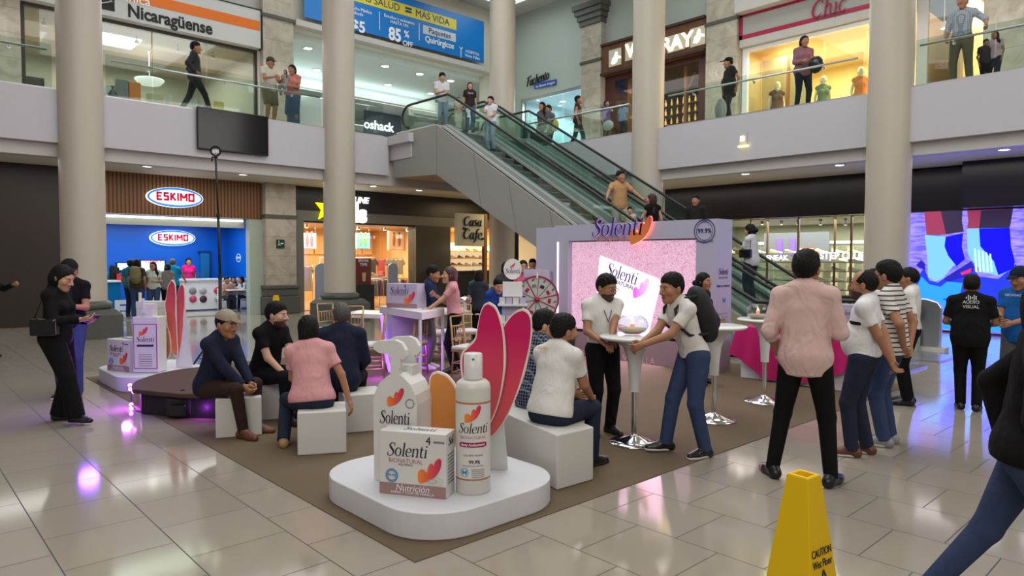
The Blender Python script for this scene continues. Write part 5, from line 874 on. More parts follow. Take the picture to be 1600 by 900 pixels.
MB().box(bf + .10, bf + .12, 5.94, 8.61, .44, 2.06).build('screen', scr, t); MB().box(bf + .12, bf + .2, 5.93, 8.62, .42, 2.08).build('screen_housing', black, t)
MB().box(bf + .06, bf + .19, 5.94, 8.61, .425, .47).build('lower_bezel', black, t); MB().box(bf - .012, bf, 8.86, 8.885, .5, 2.06).build('edge_light', mat('edge_glow', (1, .85, 1), emit=2.2), t)
sc = bf + .095; wscr = mat('led_white', (.85, .78, .92), .6, emit=.72)
def SX(px, py): return XP(px, py, sc)
q = SX(985, 450); plate_poly([(936, 410), (1032, 445), (1014, 520), (930, 495)], 0, sc, .0, wscr, t, 'carton_image', .002); plate_poly([(936, 410), (938, 399), (1030, 436), (1032, 445)], 0, sc, .001, mat('led_white2', (.95, .85, .98), .6, emit=.85), t, 'carton_top_image', .002)
dr = SX(1000, 438) - SX(948, 420); script('Solenti', .30, SX(972, 429) - UX * .01, dr, np.cross(-UX, dr) / np.linalg.norm(dr), indigo, t, .1, .002, sx=.85); text('BIONATURAL', .1, SX(970, 443) - UX * .01, dr, np.cross(-UX, dr) / np.linalg.norm(dr), greyink, t, .002)
butterfly(.34, SX(1003, 450) - UX * .012, -UY, UZ, gradmat('led_butterfly', [(0, (1, .35, .35)), (.5, (1, .2, .7)), (1, (.9, .05, .8))], 'Y', .5, 1.2), t, .003)
p = XP(966, 357, bf); t3 = script('Solenti', .40, p - UX * .03, -UY, UZ, indigo, t, .18, .03, sx=1.02); p = XP(961, 374, bf); text('BIONATURAL', .13, p - UX * .01, -UY, UZ, flat('rose_ink2', (.75, .35, .33)), t, .004)
butterfly(.46, XP(1005, 360, bf) - UX * .03, -UY, UZ, gradmat('orange_butterfly', [(0, (.85, .30, .06)), (1, (.80, .12, .08))], 'Z', .4), t, .03)
p = XP(1101, 361, bf); mb = MB(); ring(mb, .185, .172, p - UX * .004, -UY, UZ, -UX * .003, 36); ring(mb, .145, .138, p - UX * .004, -UY, UZ, -UX * .003, 36); mb.build('seal_ring', indigo, t); text('99.9%', .10, p - UX * .006, -UY, UZ, indigo, t, .002, bold=.01)
text('ELIMINA EL', .04, p - UX * .006 + UZ * .158, -UY, UZ, indigo, t, .001); text('DE LAS BACTERIAS', .036, p - UX * .006 - UZ * .158, -UY, UZ, indigo, t, .001)
text('AVENA Y FLOR DE VAINILLA', .16, XP(948, 556, bf) - UX * .006 - UY * .0 + UZ * .0, -UY, UZ, mat('band_lettering', (.62, .5, .52)), t, .002)
Sd = lambda px, py: YP(px, py, ya) - UY * .004
script('Solenti', .13, Sd(1130, 425), UX, UZ, ink, t, .15, .002, sx=.78); text('BIO NATURAL', .042, Sd(1130, 434), UX, UZ, greyink, t, .001); text('LÍNEA DE CUIDADO', .042, Sd(1130, 447), UX, UZ, ink, t, .001, bold=.02)
p = Sd(1131, 469); MB().prism([(a * 2.3, b_ * 2.3) for a, b_ in ((0, .003), (.02, .02), (.018, .002), (.016, -.018), (0, -.004), (-.016, -.018), (-.018, .002), (-.02, .02))], p, UX, UZ, -UY * .002).build('blue_butterfly', lightblue, t)
mb = MB(); [mb.obox(Sd(1130, 490 + 6 * k), UX, UY, UZ, .13, .001, .008) for k in range(6)]; mb.build('small_print_lines', flat('ink_lilac', (.3, .3, .42)), t)
text('BIONATURAL', .1, XP(862, 448, bf + .45) - UX * .006, -UZ, -UY, flat('ink_lilac'), t, .002)
area('screen_light', (bf - .02, 7.28, 1.25), 2.6, 1.6, 42, (1, .55, .78), (0, math.radians(90), 0)); area('screen_light', (X1 - .12, 2.8, 1.5), 2.8, 6, 60, (.15, .2, 1), (0, math.radians(90), 0))
# ---- magenta covered table
mg = mat('magenta_cloth', (.50, .004, .13), .7, bump=.15, bscale=9); t = thing('display_table', 'long white display table under the magenta cloth', 'table', (9.8, 4.3, 0)); MB().box(9.44, 10.1, 3.52, 5.15, .007, .74).build('body', whitep, t)
mb = MB(); K = 40; vs = []; hy_ = [3.45, 3.65, 3.9, 4.2, 4.5, 4.76, 5.0, 5.28]; hz_ = [.34, .26, .14, .06, .03, .05, .22, .36]
for k in range(K): yy = 3.45 + (5.28 - 3.45) * k / (K - 1); zz = float(np.interp(yy, hy_, hz_)); vs += [(9.388, min(yy, 5.2), .765), (9.34 + .028 * math.sin(k * 1.1), yy, zz)]
mb.smooth = False; mb.add(vs, [(2 * k, 2 * k + 1, 2 * k + 3, 2 * k + 2) for k in range(K - 1)]); mb.smooth = False; mb.box(9.39, 10.14, 3.45, 5.2, .745, .765); mb.add([(9.39, 3.45, .765), (10.14, 3.45, .765), (10.16, 3.40, .3), (9.36, 3.40, .38)], [(0, 1, 2, 3)])
o = mb.build('tablecloth', mg); md = o.modifiers.new('solid', 'SOLIDIFY'); md.thickness = .004; tag(o, 'bright magenta cloth draped over the long display table', 'tablecloth')
q = ZP(1333, 522, .765); soap_box('lilac printed carton standing on the magenta cloth', (9.5, 3.82), (9.5, 3.47), .12, .766, 1.16, lil, 'x', False)
t = thing('sample_tray', 'small white tray of samples on the magenta cloth', 'tray', (9.6, 3.95, .766)); bevel(MB().box(9.5, 9.8, 3.86, 4.1, .766, .80).build('tray', whiteg, t), .01); MB().box(9.55, 9.63, 3.92, 4.0, .801, .86).box(9.68, 9.76, 3.95, 4.03, .801, .85).build('samples', carton, t)
# ---- purple lit counter
N, L_, R_ = (5.66, 7.95), (5.91, 9.45), (6.37, 8.36); O_ = (6.62, 9.8); t = thing('promo_counter', 'white promotional counter glowing violet underneath', 'counter', (6.1, 8.8, 0)); slab('top', [N, R_, O_, L_], .88, .99, whitep, t, .006)
for (x, y), nm in ((R_, 'leg'), (N, 'leg')): MB().box(x - .035 if nm else x, x, y, y + .03, .007, .88).build('leg', whitep, t)
mb = MB(); mb.prism([(0, .1), (.35, .1), (.35, .88), (0, .88)], (5.90, 9.35, 0), (-.16, -.98, 0), UZ, np.array([.98, -.16, 0]) * .6); mb.build('side_panel', lil, t); MB().tube([(5.86, 9.3, .85), (5.84, 9.2, .5), (5.82, 9.1, .2), (5.75, 8.9, .03)], .03, 8).build('curved_edge', mat('violet_edge', (.35, .15, 1), emit=1.2), t)
text('4 PACK', .08, np.array([6.2, 9.0, .35]), UX, UZ, ink, t, .001)
q0, q1 = ZP(591, 478, .99), ZP(637, 479, .99); soap_box('lilac soap multipack carton, large, on the violet lit counter', (5.83, 9.12), (6.02 + .03, 8.62), .28, .991, 1.36, lil, 'x', False)
# ---- prize wheel
wc = np.array([7.06, 7.07, 1.16]); d = np.array([-wc[0], -wc[1], 0]); d /= np.linalg.norm(d); d = d * .93 + np.array([-d[1], d[0], 0]) * .35; d /= np.linalg.norm(d); r = np.array([-d[1], d[0], 0])
t = thing('prize_wheel', 'round white prize wheel with dark red rim and spokes', 'wheel', (wc[0], wc[1], 0)); MB().prism(disc(.33, 40), wc - d * .03, r, UZ, d * .03).build('disc', mat('wheel_white', (.52, .52, .50), .4), t); mb = MB(); ring(mb, .345, .325, wc - d * .035, r, UZ, d * .05, 40); mb.build('rim', flat('wheel_red', (.35, .01, .06)), t)
mb = MB(); mb2 = MB()
for k in range(10):
    a = k * .6283 + .2; c, s_ = math.cos(a), math.sin(a); (mb if k % 3 else mb2).obox(wc + (r * c + UZ * s_) * .17 + d * .003, r * c + UZ * s_, -r * s_ + UZ * c, d, .155, .003 if k % 3 else .008, .002)
mb.build('thin_divider', ink, t); mb2.build('red_divider', MATS['wheel_red'], t); MB().ell(wc + d * .02, (.04, .04, .04), 14).build('hub', MATS['wheel_red'], t)
for k in range(10):
    a = k * .6283 + .51; c, s_ = math.cos(a), math.sin(a); p = wc + (r * c + UZ * s_) * .2 + d * .004; MB().obox(p, (r * c + UZ * s_), -r * s_ + UZ * c, d, .022, .032, .003).build('prize_print', [MATS['wheel_red'], ink, greyink][k % 3], t); butterfly(.035, wc + (r * c + UZ * s_) * .29 + d * .004, r, UZ, ink, t, .002)
MB().obox(wc - d * .08 + UZ * -.42 + r * -.02, r, d, UZ, .16, .02, .74).obox(wc - d * .08 + UZ * .26 + r * .02, r, d, UZ, .19, .02, .18).build('stand_board', lil, t); MB().obox(wc + UZ * .35 + d * .02, r, d, UZ, .012, .01, .045).build('pointer', wht, t); MB().obox(wc - d * .05 - UZ * 1.145, r, d, UZ, .3, .25, .007).build('foot_plate', blackg, t); butterfly(.1, wc - d * .055 - UZ * .62, r, UZ, grad, t, .003)
# ---- product display with round topper
c0 = at_ = np.array([6.50, 6.98, 0.]); d = -c0 / np.linalg.norm(c0); r = np.array([-d[1], d[0], 0]); t = thing('product_stand', 'white tiered product stand with round logo topper', 'display stand', (c0[0], c0[1], 0)); topz = H_CAM - (423 - 404.5) / 1078 * 9.55
MB().obox(c0 + UZ * .6, r, d, UZ, .14, .1, .59).build('column', lil, t); MB().prism(disc(.125, 36), c0 + UZ * (topz + .02) + d * .0, r, UZ * 1.15, d * .02).build('round_topper', whiteg, t); MB().obox(c0 + UZ * 1.33, r, d, UZ, .135, .1, .10).build('header_block', whiteg, t)
script('Solenti', .09, c0 + UZ * (topz - .01) + d * .022, r, UZ, indigo, t, .15, .002, sx=.85); butterfly(.07, c0 + UZ * (topz + .07) + d * .022, r, UZ, grad, t, .002)
for z in (.62, .88, 1.12): MB().obox(c0 + UZ * z + d * .12, r, d, UZ, .2, .1, .012).build('shelf_board', whiteg, t)
for z in (.632, .892, 1.132):
    for k in range(4):
        p = c0 + r * (-.14 + .093 * k) + d * .15; o = MB().obox(p + UZ * (z + .045), r, d, UZ, .04, .03, .044).build('product_box', [carton, lil][k % 2]); o2 = None; tag(o, 'small product carton on the tiered stand with the round topper', 'box', 'cartons on the tiered stand')
# ---- chiavari chairs
gold = mat('gold_wood', (.42, .27, .12), .35, .3); cush = mat('cushion_white', (.66, .62, .62), .7)
def chair0(label):
    t = thing('banquet_chair', label, 'chair', (0, 0, 0))
    for a in (-1, 1):
        MB().tube([(a * .19, .18, 0), (a * .18, .18, .44)], .013, 8).build('leg', gold, t); MB().tube([(a * .19, -.2, 0), (a * .17, -.18, .44), (a * .17, -.23, .92)], .013, 8).build('leg', gold, t)
    mb = MB()
    for z in (.14, .27):
        for a in (-1, 1): mb.tube([(a * .185, .18, z), (a * .183, -.19, z)], .009, 6)
        mb.tube([(-.185, .18, z), (.185, .18, z)], .009, 6); mb.tube([(-.183, -.19, z), (.183, -.19, z)], .009, 6)
    mb.build('stretcher', gold, t); bevel(MB().box(-.2, .2, -.2, .2, .43, .455).build('seat', gold, t), .01); bevel(MB().box(-.2, .2, -.2, .2, .456, .51).build('cushion', cush, t), .02, 3)
    mb = MB()
    for z in (.60, .78, .92): mb.tube([(-.17, -.2 - .03 * (z - .44) * 2, z), (.17, -.2 - .03 * (z - .44) * 2, z)], .012, 8)
    for k in range(6): mb.tube([(-.14 + .056 * k, -.205, .60), (-.14 + .056 * k, -.222, .78)], .007, 6)
    mb.build('backrest', gold, t); return t
ch = chair0('x'); CH = [((552, 566), 150, 'gold banquet chair behind the white baluster table, left end'), ((521, 556), 190, 'gold banquet chair whose top shows over the grey haired man'), ((578, 590), 60, 'gold banquet chair tucked beside the baluster table, right of its leg'), ((640, 585), 20, 'gold banquet chair seen under the violet lit counter'), ((668, 566), -10, 'gold banquet chair behind the couple'), ((735, 596), 200, 'gold banquet chair with bare spindle back right of the couple'), ((728, 560), 160, 'gold banquet chair in the second row right of the couple'), ((772, 558), 120, 'gold banquet chair just left of the tiered product stand'), ((700, 562), 100, 'gold banquet chair with its seat just behind the woman in pink')]
for k, ((px, py), rz, lab) in enumerate(CH):
    p = ZP(px, py); o = ch if k == 0 else copy_tree(ch, (0, 0, 0)); o.location = (p[0], p[1], .007); o.rotation_euler = (0, 0, math.radians(rz)); o['label'] = lab; o['group'] = 'gold banquet chairs'
def baluster_table(label, p0, p1, w_):
    a, b_ = np.array([*p0, 0.]), np.array([*p1, 0.]); u = (b_ - a) / np.linalg.norm(b_ - a); w = np.array([-u[1], u[0], 0]); L = np.linalg.norm(b_ - a); t = thing('banquet_table', label, 'table', ((a + b_) / 2)[:2].tolist() + [0]); c = (a + b_) / 2 + w * w_ / 2
    bevel(MB().obox(c + UZ * .73, u, w, UZ, L / 2, w_ / 2, .04).build('tabletop', whiteg, t), .01)
    for s_ in (.05, L - .05):
        for e in (.06, w_ - .06): q = a + u * s_ + w * e; MB().lathe([(.035, .007), (.04, .08), (.022, .12), (.045, .25), (.02, .38), (.045, .52), (.025, .6), (.045, .65), (.045, .69)], (q[0], q[1], 0), 14).build('leg', whiteg, t)
    return t
baluster_table('white banquet table with turned legs left of the violet counter', (6.1, 11.1), (6.9, 9.7), .8)
baluster_table('long white banquet table behind the couple', (7.4, 10.9), (8.9, 9.3), .75)
# ---- metal bucket, cafe tables
t = thing('metal_bucket', 'shiny steel ice bucket on the long white banquet table', 'bucket', (7.9, 9.9 + .35, .771)); q = ZP(741, 471, .771); MB().lathe([(.11, .772), (.14, .95), (.145, 1.0), (.13, 1.0), (.12, .8), (.001, .79)], (8.3, 10.25, 0), 24).build('body', chrome, t); MB().tube([(8.16, 10.25, .98), (8.3, 10.25, 1.03), (8.44, 10.25, .98)], .008, 6).build('handle', chrome, t)
for (px, py, lab) in ((755, 470, 'small round high cafe table by the timber post'), (820, 478, 'small round high cafe table behind the prize wheel')):
    q = YP(px, py, 14.5); t = thing('cafe_table', lab, 'table', (q[0], 14.5, 0)); MB().lathe([(.3, 1.0), (.3, 1.03), (.001, 1.031)], (q[0], 14.5, 0), 24).build('tabletop', whiteg, t); MB().lathe([(.2, 0), (.2, .02), (.03, .04), (.03, 1.0)], (q[0], 14.5, 0), 20).build('stem', blackg, t)
# ---- caution cones
def cone(label, x, y, rot, s=1.0):
    yl = mat('caution_yellow', (.72, .46, .0), .45); t = thing('caution_cone', label, 'cone', (x, y, 0)); c, s_ = math.cos(rot), math.sin(rot); u = np.array([c, s_, 0]); v = np.array([-s_, c, 0]); o = np.array([x, y, 0])
    mb = MB(); lv = [(.165, .0), (.165, .03), (.15, .035), (.046, .90), (.040, .905)]; vs = []
    for hw, z in lv: vs += [o + (u * a + v * b_) * hw * s + UZ * z * s for a, b_ in ((-1, -1), (1, -1), (1, 1), (-1, 1))]
    for hw, z in ((.030, .903), (.030, .88)): vs += [o + (u * a + v * b_) * hw * s + UZ * z * s for a, b_ in ((-1, -1), (1, -1), (1, 1), (-1, 1))]
    mb.add(vs, [(k * 4 + i, k * 4 + (i + 1) % 4, k * 4 + 4 + (i + 1) % 4, k * 4 + 4 + i) for k in range(6) for i in range(4)] + [(27, 26, 25, 24)]); bevel(mb.build('body', yl, t), .004)
    for f, (fu, fn) in enumerate(((u, -v), (-u, v))):
        tilt = np.array(UZ) * .993 - fn * .12; P = lambda h: o + fn * ((.15 - (.104) * (h - .035) / .865) * s + .002) + UZ * h * s
        text('CAUTION', .042 * s, P(.615), fu, tilt, ink, t, .0006, bold=.008, sx=.72); text('Wet Floor', .042 * s, P(.573), fu, tilt, ink, t, .0006, bold=.008, sx=.74); text('Cuidado', .042 * s, P(.385), fu, tilt, ink, t, .0006, bold=.008, sx=.85); text('Piso Mojado', .040 * s, P(.343), fu, tilt, ink, t, .0006, bold=.008, sx=.75)
        mb = MB(); c3 = P(.48); T = [c3 + fu * a * s + tilt * b_ * s for a, b_ in ((0, .068), (-.055, -.045), (.055, -.045))]
        for i in range(3): mb.tube([T[i] + fn * .001, T[(i + 1) % 3] + fn * .001], .0035 * s, 5)
        q_ = lambda a, b_: c3 + fu * a * s + tilt * b_ * s + fn * .001
        mb.tube([q_(-.012, .02), q_(.0, -.005), q_(.018, -.028)], .0035 * s, 5).tube([q_(0, -.005), q_(-.018, -.02)], .0032 * s, 5).tube([q_(-.008, .012), q_(.014, .018)], .0025 * s, 5).ell(q_(-.016, .034), (.006, .006, .006), 8).tube([q_(-.03, -.033), q_(.035, -.033)], .002 * s, 5); mb.build('slip_pictogram', ink, t)
    return t
cone('yellow caution wet floor cone standing nearest the camera', 2.69, 1.19, math.radians(-7)); q = ZP(432, 524); cone('small yellow cone behind the seated group', q[0], q[1], .8)
# ---- escalators
def zr(y): return 5.0 + .585 * (y - 12.91)
YA, YB_, YE0, YE1 = 5.55, 14.95, 3.95, 17.2     # incline from YA up to YB_, rail ends
zd = lambda y: min(max(zr(y) - .89, .42), 5.42)
def escalator(label, xa, xb, near):
    t = thing('escalator', label, 'escalator', ((xa + xb) / 2, 5, 0)); ys = [4.45, 5.4, 6.0, 6.6] + list(np.linspace(7.2, 14.6, 6)) + [14.95, 15.4, 16.2, 17.25]
    for x, out in ((xa, -1), (xb, 1)):
        # deck
        mb = MB(); vs = []
        for y in ys: z = zd(y); vs += [(x - .13, y, z), (x + .13, y, z), (x + .13, y, z - .07), (x - .13, y, z - .07)]
        K = len(ys); mb.add(vs, [(4 * i + j, 4 * i + (j + 1) % 4, 4 * i + 4 + (j + 1) % 4, 4 * i + 4 + j) for i in range(K - 1) for j in range(4)] + [(0, 1, 2, 3), tuple(4 * K - 4 + j for j in (3, 2, 1, 0))]); mb.build('deck', mat('deck_metal', (.60, .62, .60), .35, .35), t)
        # glass balustrade
        zt = lambda y: min(max(zr(y), 1.0), 6.17)
        for i in range(1, K - 2):
            mb = MB(); y0, y1 = ys[i] + .01, ys[i + 1] - .01; mb.prism([(y0, zd(y0)), (y1, zd(y1)), (y1, zt(y1) - .03), (y0, zt(y0) - .03)], (x - .005, 0, 0), UY, UZ, UX * .01); mb.build('glass_panel', glassg, t)
        # handrail loop with round newel ends
        top = [(y, zt(y)) for y in ys[1:-1]]; n0 = [(4.75 + .42 * math.cos(a) * 1.0, .72 + .30 * math.sin(a)) for a in np.linspace(math.pi * 1.45, math.pi * .5, 10)]; n1 = [(16.75 + .38 * math.cos(a), 5.84 + .33 * math.sin(a)) for a in np.linspace(math.pi * .5, -math.pi * .45, 10)]
        MB().tube([(x, y, z) for y, z in n0 + top + n1], .034, 10).build('handrail', mat('rubber_black', (.010, .011, .011), .45), t)
        MB().prism([(4.45, .4), (5.4, .42), (5.4, .98), (4.9, 1.0), (4.5, .92), (4.36, .72), (4.38, .5)], (x - .005, 0, 0), UY, UZ, UX * .01).build('glass_newel', glassg, t); MB().prism([(16.2, 5.4), (17.0, 5.42), (17.08, 5.8), (16.95, 6.08), (16.6, 6.14), (16.2, 6.14)], (x - .005, 0, 0), UY, UZ, UX * .01).build('glass_newel', glassg, t)
    # steps
    mb = MB(); st = .26; z = .02; y = YA + .35; zc = lambda yy: zr(yy) - 1.02
    for k in range(int((5.2 - .2) / .2) + 1):
        z = .2 + .2 * k; y = 12.91 + (z + .98 - 5.0) / .585
        if z > 5.25: break
        mb.cur = 0; mb.box(xa + .14, xb - .14, y, y + .38, z - .2, z); mb.cur = 1; mb.box(xa + .15, xb - .15, y - .004, y, z - .19, z - .015)
    mb.build('steps', [mat('step_metal', (.30, .30, .28), .45, .3), mat('riser_dark', (.10, .10, .095), .5)], t)
    MB().box(xa + .14, xb - .14, 3.6, YA + .5, .0, .03).build('landing_plate', steel, t); MB().box(xa + .14, xb - .14, 14.9, 17.3, 5.2, 5.285).build('landing_plate', steel, t)
    # skirts and truss cladding
    for x in (xa, xb):
        mb = MB(); mb.prism([(4.3, .02), (YA, .02), (14.9, 5.1), (17.2, 5.1), (17.2, 5.35), (14.9, 5.35), (6.2, .42), (4.3, .40)], (x - .10, 0, 0), UY, UZ, UX * .2); mb.build('skirt', mat('skirt_metal', (.36, .38, .37), .4, .3), t)
    return t
e1 = escalator('nearer escalator lane with people riding down towards the booth', 11.52, 12.8, True); e2 = escalator('farther escalator lane with a man and a woman in white riding', 13.15, 14.55, False)
clad = mat('cladding_grey', (.30, .29, .27), .4); t = thing('escalator_cladding', 'grey panelled side cladding of the escalator truss', 'cladding', (11.3, 10, 0))
cuts = [4.3, 6.1, 8.3, 9.6, 10.9, 12.3, 13.6, 15.15, 17.25]; botz = lambda y: max(.02, min(4.1, 3.48 + .52 * (y - 14.13)))
tz = lambda y: zd(y) - .072
for i in range(len(cuts) - 1):
    y0, y1 = cuts[i] + .012, cuts[i + 1] - .012; sl = .32; s0, s1 = (sl if 2 <= i <= 6 else 0), (sl if 1 <= i <= 5 else 0); A_ = [(y0 - s0, botz(y0 - s0)), (y1 - s1, botz(y1 - s1)), (y1, tz(y1)), (y0, tz(y0))]
    MB().prism(A_, (11.28, 0, 0), UY, UZ, UX * .04).build('panel', clad, t)
MB().prism([(4.3, .02), (6.1, .02), (7.4, .02), (15.18, 4.02), (17.25, 4.1), (17.25, 4.9), (15, 4.9), (6, .1)], (11.33, 0, 0), UY, UZ, UX * 3.4).build('soffit', mat('truss_soffit', (.33, .22, .13), .5), t); MB().prism([(4.3, .02), (7.3, .02), (15.1, 4.06), (17.25, 4.1), (17.25, 5.2), (15, 5.2), (6, .3)], (14.7, 0, 0), UY, UZ, UX * .04).build('far_panel', clad, t)
MB().box(11.3, 14.75, 3.9, 4.6, .0, .02).build('threshold_plate', steel, t)
t = thing('newel_housing', 'rounded steel escalator end housing beside the blue video wall', 'housing', (14.9, 4.1, 0)); P = [(-.55, 0), (.35, 0), (.37, .75), (.3, .86), (.1, .92), (-.55, .92)]; bevel(MB().prism([(-a, b_) for a, b_ in P][::-1], (14.75, 4.35, .1), UY, UZ, UX * .12).build('body', steel, t), .02); MB().box(14.7, 14.95, 3.9, 4.95, 0, .1).build('plinth', mat('plinth_cream', (.5, .48, .42)), t)
# ================================================================= people: smooth bodies grown from joints
f32 = np.float32
def nrm(v): v = np.array(v, float); return v / (np.linalg.norm(v) + 1e-9)
def cap(a, b_, ra, rb=None, flat_=1.0, ax=None, k=.02, cut=None, sub=False):
    return dict(t='c', a=np.array(a, float), b=np.array(b_, float), ra=ra, rb=ra if rb is None else rb, fl=flat_, ax=None if ax is None else nrm(ax), k=k, cut=cut, sub=sub)
def ell(c, r, R=None, k=.02, cut=None, sub=False): return dict(t='e', c=np.array(c, float), r=np.array(r, float), R=np.eye(3) if R is None else np.array(R, float), k=k, cut=cut, sub=sub)
def infl(p, d):
    q = dict(p)
    if q['t'] == 'c': q['ra'] += d; q['rb'] += d
    else: q['r'] = q['r'] + d
    return q
def bounds(p):
    if p['t'] == 'c':
        r = max(p['ra'], p['rb']) * max(1, p['fl']); return np.minimum(p['a'], p['b']) - r, np.maximum(p['a'], p['b']) + r
    r = max(p['r']); e = np.abs(p['R'] @ np.diag(p['r'])).sum(1); e = np.minimum(e, r); return p['c'] - e, p['c'] + e
def grow(prims, h, gcut=None):
    """surface of the smooth union of tapered limbs; returns verts, quads"""
    lo = np.min([bounds(p)[0] for p in prims if not p['sub']], axis=0) - 3 * h; hi = np.max([bounds(p)[1] for p in prims if not p['sub']], axis=0) + 3 * h
    n = np.ceil((hi - lo) / h).astype(int) + 1; F = np.full(n, .05, f32)
    ax = [(lo[i] + h * np.arange(n[i])).astype(f32) for i in range(3)]
    for p in prims:
        b0, b1 = bounds(p); m_ = p['k'] + 2.5 * h; i0 = np.clip(((b0 - m_ - lo) / h).astype(int), 0, n - 1); i1 = np.clip(((b1 + m_ - lo) / h).astype(int) + 2, 1, n)
        if (i1 <= i0).any(): continue
        sl = tuple(slice(i0[i], i1[i]) for i in range(3)); X_, Y_, Z_ = ax[0][sl[0], None, None][:, :, :], ax[1][None, sl[1], None], ax[2][None, None, sl[2]]
        X_ = ax[0][sl[0]][:, None, None]; Y_ = ax[1][sl[1]][None, :, None]; Z_ = ax[2][sl[2]][None, None, :]
        if p['t'] == 'c':
            a, b_ = p['a'], p['b']; px, py, pz = X_ - f32(a[0]), Y_ - f32(a[1]), Z_ - f32(a[2]); ba = b_ - a
            if p['ax'] is not None and p['fl'] != 1:
                w = p['ax']; s_ = (1 / p['fl'] - 1); dt = px * f32(w[0]) + py * f32(w[1]) + pz * f32(w[2]); px = px + dt * f32(s_ * w[0]); py = py + dt * f32(s_ * w[1]); pz = pz + dt * f32(s_ * w[2]); ba = ba + s_ * (ba @ w) * w
            L2 = max(ba @ ba, 1e-9); t = np.clip((px * f32(ba[0]) + py * f32(ba[1]) + pz * f32(ba[2])) / f32(L2), 0, 1)
            d = np.sqrt((px - t * f32(ba[0])) ** 2 + (py - t * f32(ba[1])) ** 2 + (pz - t * f32(ba[2])) ** 2) - (f32(p['ra']) + t * f32(p['rb'] - p['ra'])); d = d * f32(min(1, p['fl']))
        else:
            R = p['R'].T; c = p['c']; px, py, pz = X_ - f32(c[0]), Y_ - f32(c[1]), Z_ - f32(c[2]); k0 = 0; k1 = 0
            for i in range(3): q = px * f32(R[i, 0]) + py * f32(R[i, 1]) + pz * f32(R[i, 2]); k0 = k0 + (q / f32(p['r'][i])) ** 2; k1 = k1 + (q / f32(p['r'][i] ** 2)) ** 2
            k0 = np.sqrt(k0); d = k0 * (k0 - 1) / np.maximum(np.sqrt(k1), 1e-6)
        if p['cut'] is not None:
            cs = p['cut'] if isinstance(p['cut'], list) else [p['cut']]
            for pt_, nn in cs: d = np.maximum(d, (X_ - f32(pt_[0])) * f32(nn[0]) + (Y_ - f32(pt_[1])) * f32(nn[1]) + (Z_ - f32(pt_[2])) * f32(nn[2]))
        S = F[sl]; k = f32(p['k'])
        if p['sub']: d = -d; hh = np.clip(.5 - .5 * (d - S) / k * -1, 0, 1); hh = np.clip(.5 + .5 * (d - S) / k, 0, 1); F[sl] = S * (1 - hh) + d * hh + k * hh * (1 - hh)
        else: hh = np.clip(.5 + .5 * (d - S) / k, 0, 1); F[sl] = d * (1 - hh) + S * hh - k * hh * (1 - hh)
    if gcut:
        for pt_, nn in gcut: F = np.maximum(F, (ax[0][:, None, None] - f32(pt_[0])) * f32(nn[0]) + (ax[1][None, :, None] - f32(pt_[1])) * f32(nn[1]) + (ax[2][None, None, :] - f32(pt_[2])) * f32(nn[2]))
    ins = F < 0; nx, ny, nz = F.shape; cn = np.zeros((nx - 1, ny - 1, nz - 1), np.uint8)
    for i in (0, 1):
        for j in (0, 1):
            for k in (0, 1): cn += ins[i:nx - 1 + i, j:ny - 1 + j, k:nz - 1 + k]
    act = (cn > 0) & (cn < 8); I = np.argwhere(act); 
    if len(I) == 0: return np.zeros((0, 3)), np.zeros((0, 4), int)
    idx = np.full(act.shape, -1, np.int32); idx[act] = np.arange(len(I)); acc = np.zeros((len(I), 3)); cnt = np.zeros(len(I)); V8 = {}
    for i in (0, 1):
        for j in (0, 1):
            for k in (0, 1): V8[(i, j, k)] = F[I[:, 0] + i, I[:, 1] + j, I[:, 2] + k]
    for a in range(3):
        for u in (0, 1):
            for v in (0, 1):
                c0 = [0, 0, 0]; c0[(a + 1) % 3] = u; c0[(a + 2) % 3] = v; c1 = list(c0); c1[a] = 1; f0, f1 = V8[tuple(c0)], V8[tuple(c1)]; m_ = (f0 < 0) != (f1 < 0)
                t = np.where(m_, f0 / np.where(m_, f0 - f1, 1), 0); q = np.array(c0, float)[None].repeat(len(I), 0); q[:, a] = t; acc += q * m_[:, None]; cnt += m_
    V = (acc / cnt[:, None] + I) * h + lo; Q = []
    for a in range(3):
        b_, c = (a + 1) % 3, (a + 2) % 3; s0 = [slice(None)] * 3; s1 = [slice(None)] * 3; s0[a] = slice(0, -1); s1[a] = slice(1, None); A_, B_ = ins[tuple(s0)], ins[tuple(s1)]; E_ = A_ != B_
        E_ = E_.copy(); z = [slice(None)] * 3; z[b_] = 0; E_[tuple(z)] = False; z = [slice(None)] * 3; z[c] = 0; E_[tuple(z)] = False; z = [slice(None)] * 3; z[b_] = -1; E_[tuple(z)] = False; z = [slice(None)] * 3; z[c] = -1; E_[tuple(z)] = False
        P = np.argwhere(E_); 
        if len(P) == 0: continue
        def at3(db, dc): q = P.copy(); q[:, b_] -= db; q[:, c] -= dc; return idx[q[:, 0], q[:, 1], q[:, 2]]
        q = np.stack([at3(1, 1), at3(0, 1), at3(0, 0), at3(1, 0)], 1); fl = A_[E_] if True else 0; q = np.where(fl[:, None], q, q[:, ::-1]); Q.append(q)
    return V, np.concatenate(Q)
